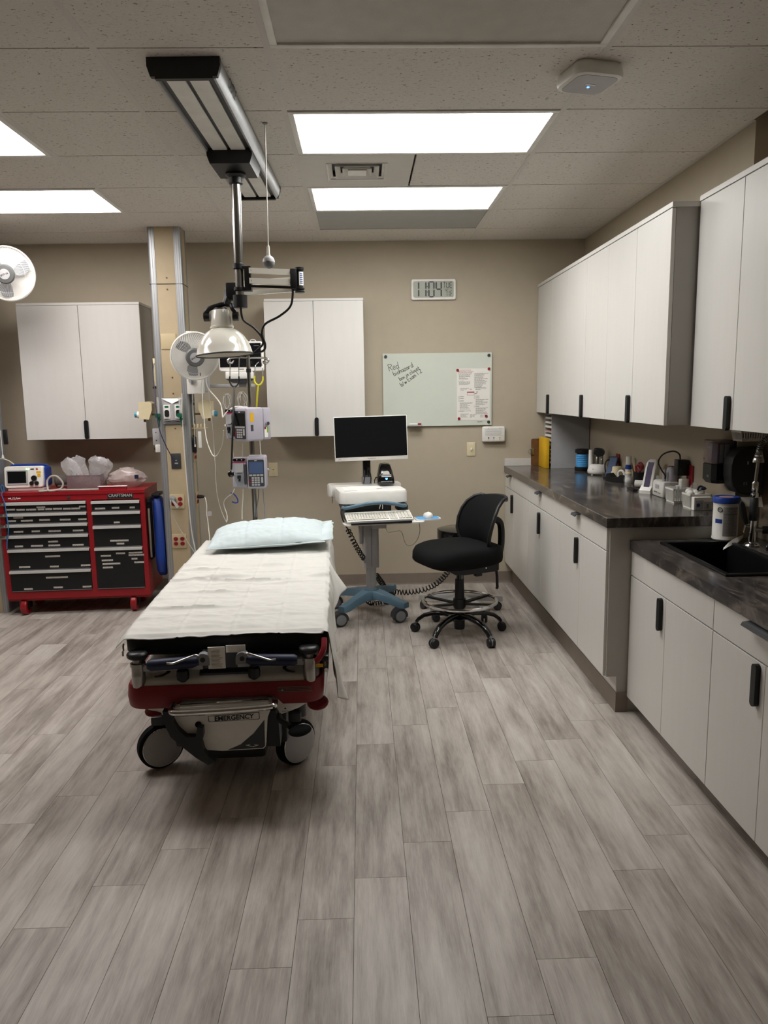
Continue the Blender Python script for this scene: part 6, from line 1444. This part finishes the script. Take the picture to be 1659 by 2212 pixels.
# ================================================================ ROUND STOOL BEHIND
SX, SY = .712, 5.52
T = thing('round_stool', 'round black padded stool on grey legs behind the drafting chair', 'stool', (SX, SY, 0), 0)
part(T, 'seat', MB().lathe([(0, .555), (.15, .555), (.166, .56), (.172, .575), (.172, .625), (.165, .642), (.14, .649), (0, .652)], n=44), 'blackgloss', 40)
part(T, 'seat_piping', MB().torus((0, 0, .638), (0, 0, 1), .168, .003, 44, 6), 'black')
part(T, 'piston', MB().cyl((0, 0, .12), (0, 0, .56), .025, n=20), 'black')
for ang in (10, 82, 154, 226, 298):
    a = rad(ang); d = Vector((cos(a), sin(a), 0)); s = Vector((-sin(a), cos(a), 0))
    lg = part(T, 'leg', MB().loft([[d * f + s * k * w + Vector((0, 0, z + dz)) for k, dz in ((-1, -.02), (1, -.02), (.8, .018), (-.8, .018))] for f, w, z in ((.02, .034, .12), (.2, .031, .105), (.325, .030, .09))]), 'lightgrey', 0)
    c = d * .295 + Vector((0, 0, .03)); nn = (s * .8 + d * .6).normalized()
    for k in (-1, 1): part(lg, 'castor_wheel', MB().lathe([(0, .004), (.028, .004), (.03, .01), (.029, .018), (.02, .023), (0, .024)], c, nn * k, 18), 'darkgrey')
    part(lg, 'castor_stem', MB().cyl(c, c + Vector((0, 0, .04)), .007), 'grey')
# ================================================================ ON THE LONG COUNTER
ZK = 1.0155
T = thing('clipboard', 'brown hardboard clipboard standing on edge against the back wall in the counter corner', 'clipboard', (1.50, 6.37, ZK), room=True)
part(T, 'board', MB().prism(rr(1.418, 1.62, ZK, ZK + .228, .012, 4), 6.362, 6.366, 'y'), 'wood', 20)
part(T, 'clip', MB().rb(1.412, 1.44, 6.352, 6.362, ZK + .09, ZK + .15, .003).tube(crv([(1.415, 6.352, ZK + .105), (1.395, 6.345, ZK + .11), (1.395, 6.345, ZK + .135), (1.415, 6.352, ZK + .14)], 4), .0025, 6), 'steel')
single('yellow_binder', MB().rb(1.478, 1.508, 6.10, 6.345, ZK, ZK + .245, .004), 'yellowlabel', 'yellow binder standing between the clipboard and the paper sorter', 'binder')
T = thing('paper_sorter', 'tall grey paper sorter with stacked white slots full of forms in the counter corner', 'paper sorter', (1.68, 6.24, ZK), room=True)
ox0, ox1, oy0, oy1, oz1 = 1.525, 1.832, 6.108, 6.352, 1.455
part(T, 'near_side', MB().box(ox0, ox1, oy0, oy0 + .010, ZK, oz1), 'lightgrey', 0)
part(T, 'far_side', MB().box(ox0, ox1, oy1 - .010, oy1, ZK, oz1), 'lightgrey', 0)
part(T, 'back', MB().box(ox1 - .008, ox1, oy0 + .010, oy1 - .010, ZK, oz1), 'grey', 0)
part(T, 'top', MB().box(ox0, ox1 - .008, oy0 + .010, oy1 - .010, oz1 - .008, oz1), 'lightgrey', 0)
NS = 12
for i in range(NS):
    z = ZK + .002 + i * (oz1 - ZK - .012) / NS
    sh = part(T, 'slot_shelf', MB().box(ox0 + .002, ox1 - .010, oy0 + .011, oy1 - .011, z, z + .003), 'plasticwhite', 0)
    part(sh, 'forms', MB().loft([[(ox0 + .004 - .008 * (i % 3 == 1), oy0 + .014, z + .004), (ox1 - .02, oy0 + .014, z + .004), (ox1 - .02, oy1 - .014, z + .004), (ox0 + .004, oy1 - .014, z + .004)], [(ox0 + .004 - .008 * (i % 3 == 1), oy0 + .014, z + .010 + .005 * (i % 2)), (ox1 - .02, oy0 + .014, z + .012), (ox1 - .02, oy1 - .014, z + .014), (ox0 + .004, oy1 - .014, z + .016)]]), 'paper' if i not in (0, 8) else 'pink', 0)
T = thing('cable_reel', 'blue-wound reel with black end flanges beside the paper sorter', 'reel', (1.73, 5.93, ZK), 0)
part(T, 'base_flange', MB().lathe([(.0, 0), (.058, 0), (.06, .004), (.06, .026), (.052, .03)], n=30), 'black')
part(T, 'winding', MB().lathe([(.05, .03)] + [(.049 + .002 * (i % 2), .034 + i * .0072) for i in range(13)] + [(.046, .128)], n=30), 'skyblue', 0)
part(T, 'top_flange', MB().lathe([(.046, .128), (.05, .136), (.059, .138), (.06, .142), (.06, .162), (.05, .168), (0, .168)], n=30), 'black')
T = thing('instrument_charger', 'white charging base holding upright metal and black-headed diagnostic handles', 'charger', (1.75, 5.60, ZK), -30)
part(T, 'base', MB().loft([[(a * cos(2 * pi * i / 28), b * sin(2 * pi * i / 28), z) for i in range(28)] for z, a, b in ((.006, .066, .055), (.012, .074, .062), (.03, .076, .064), (.062, .068, .056), (.074, .06, .048), (.078, .05, .04))]), 'plasticwhite', 50)
part(T, 'foot', MB().cyl((-.03, -.04, 0), (-.03, -.04, .01), .008).cyl((.04, -.03, 0), (.04, -.03, .01), .008).cyl((0, .04, 0), (0, .04, .01), .008), 'plasticwhite')
part(T, 'mark', textmb('II-', .014, frame((-.02, -.0625, .045), (1, 0, 0), (0, .2, 1))), 'ink', 0, stuff=True)
part(T, 'speculum_tube', MB().lathe([(.016, .0), (.016, .17), (.014, .174), (0, .175)], (-.052, -.01, .01), n=20), 'plasticwhite')
part(T, 'handle', MB().lathe([(.013, .07), (.0135, .125), (.011, .13), (.013, .135), (.012, .15)], (-.008, .008, 0), n=18), 'steel')
part(T, 'handle', MB().lathe([(.011, .07), (.0115, .115), (.009, .12), (.011, .125), (.010, .14)], (.03, -.012, 0), n=18), 'steel')
part(T, 'head', MB().rb(-.032, .012, -.012, .03, .148, .198, .010, 3), 'black')
part(T, 'head', MB().cyl((.012, -.02, .165), (.012, .02, .165), .032, n=22), 'black')
T = thing('tablet_cradle', 'slanted dark handset cradle leaning back under the red outlet', 'cradle', (1.76, 5.34, ZK), -58)
part(T, 'handset', MB().rb(-.035, .035, -.006, .008, .01, .165, .006).xf(Matrix.Translation((0, -.02, 0)) @ Matrix.Rotation(rad(-22), 4, 'X')), 'darkgrey')
part(T, 'glass', MB().box(-.03, .03, -.0075, -.006, .02, .155).xf(Matrix.Translation((0, -.02, 0)) @ Matrix.Rotation(rad(-22), 4, 'X')), 'bluelcd', 0)
part(T, 'stand', MB().prism([(-.04, 0), (.045, 0), (.045, .012), (.03, .05), (.02, .05), (.0, .012), (-.04, .012)], -.03, .03, 'x'), 'black', 0)
T = thing('outlet_adapter', 'red outlet plate with a plugged-in black adapter behind the handset cradle', 'outlet', (XR, 5.41, 1.04), room=True)
part(T, 'plate', MB().rb(XR - .009, XR - .002, 5.375, 5.445, 1.036, 1.184, .003), 'redplastic')
part(T, 'adapter', MB().rb(XR - .062, XR - .009, 5.385, 5.435, 1.115, 1.165, .006), 'black')
part(T, 'cord', MB().tube(crv([(XR - .05, 5.40, 1.14), (XR - .085, 5.40, 1.14), (XR - .10, 5.40, 1.11), (XR - .098, 5.39, 1.06), (XR - .085, 5.38, 1.02)], 5), .005, 7), 'black')
T = thing('tape_dispenser', 'black desk tape dispenser with a white roll on the counter', 'tape dispenser', (1.742, 5.14, ZK), -60)
part(T, 'body', MB().prism([(-.075, 0), (.075, 0), (.078, .02), (.066, .05), (.05, .052), (.03, .036), (-.03, .03), (-.06, .055), (-.072, .05), (-.08, .02)], -.03, .03, 'y'), 'black', 20)
part(T, 'tape_roll', MB().torus((.035, 0, .052), (0, 1, 0), .026, .008, 28, 8), 'plasticwhite')
single('cream_jar', MB().lathe([(0, 0), (.036, 0), (.04, .005), (.04, .05), (.034, .058), (.032, .085), (.028, .09), (0, .09)], (1.79, 5.29, ZK), n=24), 'ivory', 'cream-coloured round tub behind the tape dispenser', 'tub')
T = thing('spray_bottle', 'slim white tube bottle with a blue collar beside the pen cup', 'bottle', (1.79, 5.06, ZK), 0)
part(T, 'body', MB().lathe([(0, 0), (.019, 0), (.021, .004), (.021, .09), (.018, .1)], n=20), 'plasticwhite')
part(T, 'collar', MB().lathe([(.018, .092), (.023, .096), (.022, .115), (.012, .125)], n=20), 'blue')
part(T, 'tube', MB().lathe([(.012, .12), (.018, .125), (.018, .175), (.016, .18), (0, .18)], n=18), 'plasticwhite')
T = thing('cotton_jar', 'small clear jar of white cotton in front of the pen cup', 'jar', (1.755, 4.955, ZK), 0)
part(T, 'glass', MB().lathe([(0, 0), (.024, 0), (.028, .006), (.03, .03), (.026, .055), (.02, .064), (.024, .07)], n=22), 'clear')
part(T, 'cotton', MB().ell((0, 0, .028), .022, .022, .024), 'paper')
part(T, 'stopper', MB().lathe([(.018, .066), (.02, .075), (.012, .084), (0, .085)], n=18), 'ivory')
T = thing('pen_cup', 'dark pen cup with pens and red-handled scissors on the counter', 'pen cup', (1.79, 4.86, ZK), 0)
part(T, 'cup', MB().lathe([(0, 0), (.034, 0), (.036, .004), (.038, .095), (.034, .095), (.032, .01), (0, .008)], n=24), 'black')
for i, (dx, dy, h, m) in enumerate(((-.045, .02, .15, 'wood'), (-.02, .035, .14, 'ivory'), (.01, .03, .15, 'plasticwhite'), (-.03, -.01, .135, 'redplastic'))):
    part(T, 'pen', MB().cyl((dx * .3, dy * .3, .01), (dx, dy, h), .004, n=8), m)
part(T, 'scissor_handles', MB().torus((.005, -.012, .135), (.9, .3, .2), .022, .0055, 22, 7).torus((-.015, -.035, .125), (.8, .5, .1), .02, .0055, 22, 7).tube([(.0, -.01, .02), (-.0, -.018, .112)], .005, 6), 'redplastic')
part(T, 'note_card', MB().box(-.005, .04, .01, .012, .06, .145), 'paper', 0)
T = thing('lint_roller', 'small lime and white roll lying in front of the pen cup', 'roll', (1.775, 4.80, ZK), 0)
part(T, 'roll', MB().lathe([(.012, -.03), (.024, -.03), (.024, .03), (.012, .03)], (0, 0, .024), (1, -.6, 0), 20), 'plasticwhite')
part(T, 'core', MB().cyl(Vector((0, 0, .024)) - Vector((1, -.6, 0)).normalized() * .032, Vector((0, 0, .024)) + Vector((1, -.6, 0)).normalized() * .032, .013, n=16), 'green2')
single('black_gadget', MB().rb(1.665, 1.70, 4.62, 4.73, ZK, ZK + .014, .005), 'black', 'flat black gadget lying on the counter in front of the tall white thermometer', 'gadget')
T = thing('thermometer', 'tall white slant-fronted thermometer in its cradle, violet front', 'thermometer', (1.745, 4.545, ZK), 38)
part(T, 'cradle', MB().prism([(-.06, 0), (.05, 0), (.055, .03), (.05, .085), (.03, .10), (-.005, .06), (-.04, .045), (-.062, .02)], -.036, .036, 'y'), 'plasticwhite', 20)
hb = [(-.045, .03), (-.012, .15), (.005, .19), (.022, .203), (.04, .198), (.048, .17), (.045, .10), (.03, .05)]
part(T, 'body', MB().loft([[(x * k + .005 * (1 - k), y, z * k + .11 * (1 - k)) for x, z in hb] for y, k in ((-.034, .84), (-.03, .93), (-.018, 1), (.018, 1), (.03, .93), (.034, .84))]), 'plasticwhite', 40)
part(T, 'front_panel', MB().prism([(-.046, .035), (-.043, .035), (-.010, .15), (.004, .185), (.001, .187), (-.014, .152)], -.018, .018, 'y'), 'purple', 0)
T = thing('ear_thermometer', 'white electronic thermometer unit with a probe slot, right of the slanted one', 'thermometer', (1.775, 4.395, ZK), 0)
part(T, 'base', MB().loft([[(x, y, z) for x, y in rr(-.045 + i, .055 - i, -.083 + i, .083 - i, .012, 3)] for z, i in ((0, .003), (.004, 0), (.07, .0), (.088, .004), (.092, .012))]), 'plasticwhite', 50)
part(T, 'dark_slot', MB().rb(-.047, -.044, -.025, .03, .045, .07, .006), 'lightgrey')
part(T, 'print', MB().box(-.0462, -.045, -.05, -.01, .020, .024).box(-.0462, -.045, .0, .05, .020, .028), 'greyink', 0)
part(T, 'rear_lobe', MB().loft([[(x, y, z) for x, y in rr(.0 + i, .05 - i, -.07 + i, .01 - i, .02, 4)] for z, i in ((.08, 0), (.14, 0), (.165, .005), (.178, .018))]), 'lilac', 50)
part(T, 'probe', MB().lathe([(.011, .08), (.012, .13), (.010, .15), (.006, .158), (0, .16)], (-.02, -.035, 0), n=16), 'lightgrey')
part(T, 'probe_cap', MB().lathe([(.009, .09), (.009, .115), (0, .118)], (-.025, .05, 0), n=14), 'clear')
T = thing('power_adapter', 'black power adapter with looping cord on the red outlet plate near the soap dispenser', 'power adapter', (XR, 4.19, 1.08), room=True)
part(T, 'plate', MB().rb(XR - .009, XR - .002, 4.155, 4.235, 1.065, 1.215, .003), 'redplastic')
part(T, 'adapter', MB().rb(XR - .075, XR - .009, 4.20, 4.255, 1.155, 1.245, .005), 'black')
part(T, 'cord', MB().tube(crv([(XR - .05, 4.23, 1.245), (XR - .055, 4.235, 1.275), (XR - .08, 4.26, 1.29), (XR - .12, 4.30, 1.27), (XR - .135, 4.33, 1.225), (XR - .12, 4.32, 1.18), (XR - .105, 4.30, 1.15), (XR - .1, 4.31, 1.13)], 6), .0045, 7), 'black')
part(T, 'white_plug', MB().rb(XR - .06, XR - .009, 4.18, 4.225, 1.075, 1.14, .010, 3).rb(XR - .075, XR - .05, 4.20, 4.235, 1.06, 1.10, .008), 'plasticwhite')

def slotted_basket(name, x0, x1, y0, y1, z0, z1, label, group):
    T = thing(name, label, 'basket', ((x0 + x1) / 2, (y0 + y1) / 2, z0), 0, group=group, room=True); i = .008
    ri = MB(); t = .005
    for a in ((x0, x1, y0, y0 + t), (x0, x1, y1 - t, y1), (x0, x0 + t, y0, y1), (x1 - t, x1, y0, y1)): ri.box(*a, z1 - .009, z1)
    part(T, 'rim', ri, 'plasticwhite', 0)
    part(T, 'tray', MB().box(x0 + i, x1 - i, y0 + i, y1 - i, z0, z0 + .014), 'plasticwhite', 0)
    sl = MB()
    def slat(ax, ay, bx, by):
        for f in np.linspace(0, 1, max(3, int(math.hypot(bx - ax, by - ay) / .0115))):
            x, y = ax + (bx - ax) * f, ay + (by - ay) * f; cx_, cy_ = (x0 + x1) / 2, (y0 + y1) / 2
            sl.tube([(x + (cx_ - x) * .12, y + (cy_ - y) * .12, z0 + .008), (x + (cx_ - x) * .03, y + (cy_ - y) * .03, z1 - .005)], .0028, 4)
    for a in ((x0, y0, x1, y0), (x1, y0, x1, y1), (x1, y1, x0, y1), (x0, y1, x0, y0)): slat(*a)
    part(T, 'slats', sl, 'plasticwhite', 0, stuff=True)
    return T
T = slotted_basket('slotted_basket', 1.702, 1.815, 4.092, 4.215, ZK, ZK + .08, 'white slotted basket of clear covers, the farther of two on the counter', 'white slotted baskets')
part(T, 'covers', MB().rb(1.712, 1.80, 4.105, 4.20, ZK + .016, ZK + .085, .004), 'clear')
T = slotted_basket('slotted_basket', 1.702, 1.815, 3.874, 3.99, ZK, ZK + .078, 'white slotted basket heaped with white cotton, the nearer of two on the counter', 'white slotted baskets')
ct = MB()
rnd = random.Random(2)
for k in range(9): ct.ell((1.725 + rnd.uniform(0, .07), 3.89 + rnd.uniform(0, .08), ZK + .07 + rnd.uniform(0, .018)), .022, .022, .018, 10, 6)
part(T, 'cotton', ct, 'paper', 60, stuff=True)
part(T, 'dark_tubing', MB().tube(crv([(1.75, 3.90, ZK + .10), (1.77, 3.92, ZK + .115), (1.79, 3.90, ZK + .105), (1.78, 3.93, ZK + .10)], 5), .006, 6), 'navy')
T = thing('small_carton', 'small white carton with a blue dot at the near end of the counter', 'carton', (1.755, 3.85, ZK), room=True)
part(T, 'box', MB().rb(1.706, 1.80, 3.838, 3.87, ZK, ZK + .068, .0015, 1), 'paper')
part(T, 'grey_face', MB().box(1.715, 1.755, 3.8372, 3.838, ZK + .003, ZK + .052).box(1.758, 1.797, 3.8372, 3.838, ZK + .003, ZK + .045), 'lightgrey', 0)
part(T, 'blue_dot', MB().cyl((1.728, 3.8366, ZK + .028), (1.728, 3.8372, ZK + .028), .0095, n=20), 'blue', 0)
part(T, 'print', MB().box(1.772, 1.782, 3.8366, 3.8372, ZK + .01, ZK + .034).box(1.737, 1.75, 3.8366, 3.8372, ZK + .036, ZK + .039), 'greyink', 0)
T = thing('clear_jar', 'clear crumpled plastic bag between the slotted baskets and the wall', 'bag', (1.785, 4.02, ZK), 0)
part(T, 'film', crumple(.034, .12, .028, 7.7), 'clear', 25)

# ================================================================ AROUND THE SINK
T = thing('soap_dispenser', 'black wall soap dispenser with a clear smoky window over the sink corner', 'soap dispenser', (XR, 3.76, 1.17), room=True)
sx = XR - .0025; fx = 1.728
def shell(z0, z1, m, nm, r=.02, rnd_bottom=False):
    b = MB(); ly = [(z0, .012 if rnd_bottom else 0), (z0 + .018, .0), (z1 - .004, 0), (z1, .003)]
    return part(T, nm, b.loft([[(x, y, z) for x, y in ((sx, 3.695 + i), (fx + .02 + i, 3.695 + i), (fx + i, 3.715 + i), (fx + i, 3.805 - i), (fx + .02 + i, 3.825 - i), (sx, 3.825 - i))] for z, i in ly]), m, 20)
shell(1.17, 1.268, 'black', 'lower_cover', rnd_bottom=True)
shell(1.269, 1.385, 'smoke', 'window')
part(T, 'soap_bag', MB().rb(fx + .022, sx - .02, 3.71, 3.81, 1.272, 1.37, .006), 'bluelcd')
part(T, 'white_rib', MB().rb(fx + .030, fx + .048, 3.6935, 3.6945, 1.275, 1.365, .0004).rb(fx + .053, fx + .078, 3.6935, 3.6945, 1.275, 1.365, .0004), 'grey')
part(T, 'back_plate', MB().box(sx - .012, sx + .001, 3.688, 3.83, 1.20, 1.38), 'black', 0)
part(T, 'emblem', textmb('KC', .016, frame((fx - .0005, 3.745, 1.205), (0, -1, 0), (0, 0, 1))).join(textmb('GOJO', .014, frame((fx - .0005, 3.75, 1.35), (0, -1, 0), (0, 0, 1)))), 'lightgrey', 0, stuff=True)
part(T, 'red_light', MB().cyl((fx - .001, 3.80, 1.29), (fx + .002, 3.80, 1.29), .004, n=10), 'redplastic')
T = thing('towel_dispenser', 'large black rounded paper towel dispenser on the recessed wall above the sink', 'towel dispenser', (XRN, 3.4, 1.12), room=True)
ty = 3.60
tp2 = [P(x, y, Y=ty) for x, y in ((1578, 1030), (1579, 1005), (1584, 987), (1595, 974), (1612, 968), (1645, 966), (1650, 985), (1650, 1020), (1648, 1070), (1610, 1069), (1592, 1064), (1582, 1052))]
cxt, czt = 1.85, 1.24
part(T, 'cover', MB().loft([[(cxt + (p.x - cxt) * k, y, czt + (p.z - czt) * k) for p in tp2] for y, k in ((ty, .94), (ty + .006, .99), (ty + .03, 1), (3.677, 1))]), 'black', 30)
e1 = P(1610, 1045, Y=ty); e2 = P(1616, 1000, Y=ty)
part(T, 'emblem', textmb('ES', .022, FRONT(e1.x, ty - .0006, e1.z)), 'grey', 0, stuff=True)
part(T, 'window_mark', MB().rb(e2.x - .004, e2.x + .004, ty - .001, ty + .001, e2.z - .008, e2.z + .008, .0004), 'grey')
part(T, 'towel_sheet', MB().loft([[(1.79, 3.60, 1.115), (1.93, 3.60, 1.115), (1.93, 3.603, 1.115), (1.79, 3.603, 1.115)], [(1.785, 3.585, 1.075), (1.925, 3.57, 1.07), (1.925, 3.573, 1.07), (1.785, 3.588, 1.075)]]), 'paper', 20)
slotted_basket('shelf_basket', 1.80, 1.93, 3.572, 3.676, 1.386, 1.436, 'white slotted basket lying on top of the towel dispenser', None)
WZ = .9095
T = thing('wipes_canister', 'white disinfectant wipes canister with a blue lid at the sink corner', 'canister', (1.758, 3.60, WZ), 0)
part(T, 'body', MB().lathe([(0, 0), (.055, 0), (.060, .006), (.060, .012), (.058, .016), (.058, .178), (.06, .184)], n=44), 'plasticwhite')
def wrap(a0, a1, z0, z1, r, m, nm, stuff=False):
    return part(T, nm, MB().loft([[(r * sin(rad(a)), -r * cos(rad(a)), z) for z in (z0, z1)] for a in np.linspace(a0, a1, 14)], cap=False), m, 60, stuff=stuff)
wrap(-36, 36, .024, .166, .0584, 'lightgrey', 'label')
lt = MB(); rnd = random.Random(9)
for i in range(24):
    z = .160 - i * .0056
    a = -32
    while a < 12 + 18 * (i % 3 == 0):
        w = rnd.uniform(4, 12); lt.loft([[(.0587 * sin(rad(b_)), -.0587 * cos(rad(b_)), zz) for zz in (z, z + .0016)] for b_ in np.linspace(a, min(a + w, 33), 4)], cap=False); a += w + 2
part(T, 'label_print', lt, 'greyink', 60, stuff=True)
wrap(-75, -40, .086, .106, .0586, 'blue', 'blue_band')
wrap(-34, 34, .1315, .1335, .0588, 'ink', 'rule')
mk = MB().torus((0, 0, 0), (0, 0, 1), .0105, .0016, 20, 5).join(textmb('m', .013, Matrix.Identity(4)))
part(T, 'round_mark', mk.xf(Matrix.Rotation(rad(-52), 4, 'Z') @ frame((0, -.0587, .152), (1, 0, 0), (0, 0, 1))), 'ink', 0, stuff=True)
part(T, 'lid', MB().lathe([(.060, .182), (.0625, .184), (.0625, .206), (.060, .211), (.05, .212), (.046, .209), (0, .209)], n=44), 'blue')
part(T, 'lid_label', MB().cyl((0, 0, .209), (0, 0, .2096), .034, n=24), 'pink')
tv = [P(1605, 1160, Y=3.57), P(1598, 1168, Y=3.53), P(1586, 1175, Y=3.51), P(1574, 1180, Y=3.49), P(1562, 1187, Y=3.47)]
T = thing('loose_wipe', 'limp white wipe drooping over the sink corner beside the canister', 'wipe', tv[0], room=True)
tp_ = crv(tv, 5); N_ = len(tp_)
part(T, 'sheet', MB().loft([[p + Vector((0, 0, -.002)), p + Vector((.012, .02, .004 + .018 * sin(pi * min(1, i / N_ * 1.1)))), p + Vector((.012, .021, .005 + .018 * sin(pi * min(1, i / N_ * 1.1)))), p + Vector((0, .001, -.001))] for i, p in enumerate(tp_)]), 'paper', 60)
FX, FY = 1.832, 3.48; FZ = .9005
T = thing('sprayer_faucet', 'chrome commercial sink faucet with an upright spray hose, grey grip and black lever', 'faucet', (FX, FY, FZ), 0)
part(T, 'flange', MB().lathe([(0, 0), (.034, 0), (.036, .004), (.03, .012), (.02, .018)], n=28), 'chrome')
part(T, 'body', MB().cyl((0, 0, .012), (0, 0, .125), .0165, n=22), 'chrome')
part(T, 'side_valve', MB().cyl((0, 0, .078), (.042, -.02, .078), .011, n=18), 'chrome')
part(T, 'valve_knob', MB().cyl((.038, -.018, .078), (.06, -.028, .078), .018, n=20), 'black')
part(T, 'grip', MB().lathe([(.017, .12), (.0195, .125), (.0195, .20), (.018, .225), (.015, .23)], n=22), 'darkgrey')
part(T, 'upper_body', MB().lathe([(.013, .228), (.017, .235), (.017, .25), (.012, .256), (.0145, .262), (.0145, .30), (.011, .306)], n=20), 'chrome')
part(T, 'riser', MB().cyl((0, 0, .30), (.008, -.0, .415), .0075, n=16), 'steel')
part(T, 'bell', MB().lathe([(.026, .0), (.024, .02), (.019, .028), (.02, .034), (.014, .045), (.011, .055)], (.008, 0, .395), n=24), 'chrome')
hz = crv([(.008, 0, .445), (.014, -.01, .485), (.035, -.04, .512), (.06, -.09, .51), (.08, -.15, .48), (.085, -.20, .43)], 12)
hv = []
L_ = len(hz)
for i in range(26 * 8):
    f = i / (26 * 8) * (L_ - 1); j = min(int(f), L_ - 2); p_ = hz[j].lerp(hz[j + 1], f - j); t = (hz[j + 1] - hz[j]).normalized(); u = t.orthogonal().normalized(); w = t.cross(u); a = 2 * pi * i / 8
    hv.append(p_ + u * (.012 * cos(a)) + w * (.012 * sin(a)))
part(T, 'spring', MB().tube(hv, .0024, 5), 'steel')
part(T, 'hose', MB().tube(hz, .009, 8), 'darkgrey')
part(T, 'lever', MB().loft([[Vector((x, 0, z)) + Vector((dx * w, dy * w, 0)) for dx, dy in ((-1, -.8), (1, -.8), (1, .8), (-1, .8))] for x, z, w in ((-.03, .098, .006), (-.04, .13, .010), (-.052, .175, .012), (-.058, .20, .010), (-.059, .21, .004))]), 'black', 40)
part(T, 'trigger', MB().tube(crv([(-.016, 0, .09), (-.035, .0, .098), (-.042, 0, .08), (-.045, 0, .062), (-.035, 0, .055)], 5), .005, 7).tube([(-.016, -.0, .10), (-.034, 0, .10)], .007, 7), 'chrome')
T = thing('side_tap', 'black sink tap with a thin chrome lever at the right edge of the view', 'tap', (1.872, 3.36, FZ), 0)
part(T, 'base', MB().lathe([(0, 0), (.032, 0), (.034, .01), (.024, .04), (.022, .075), (0, .08)], n=22), 'blackgloss')
part(T, 'lever', MB().tube([(0, 0, .07), (-.02, .01, .11), (.0, -.02, .135)], .005, 7), 'chrome')
T = thing('probe_clip', 'black probe clip and white-tipped lead at the left picture edge above the tool chest', 'clip', (-2.74, 5.83, 1.23), room=True)
a_ = P(9, 972, Y=5.8); b_ = P(9, 928, Y=5.8)
part(T, 'clip', MB().rb(a_.x - .006, a_.x + .022, 5.81, 5.835, a_.z + .04, b_.z, .004), 'black')
part(T, 'lead', MB().tube(crv([P(1, 930, Y=5.79), P(3, 955, Y=5.785), P(6, 985, Y=5.785)], 5), .003, 6), 'whitecable')
part(T, 'lead_tip', MB().cyl(P(6, 983, Y=5.785), P(6.5, 990, Y=5.785), .006, .011, 10), 'whitecable')
part(T, 'tube', MB().tube(crv([P(1, 991, Y=5.785), P(10, 992, Y=5.785), P(20, 996, Y=5.8), P(30, 1003, Y=5.83)], 5), .004, 6), 'whitecable')
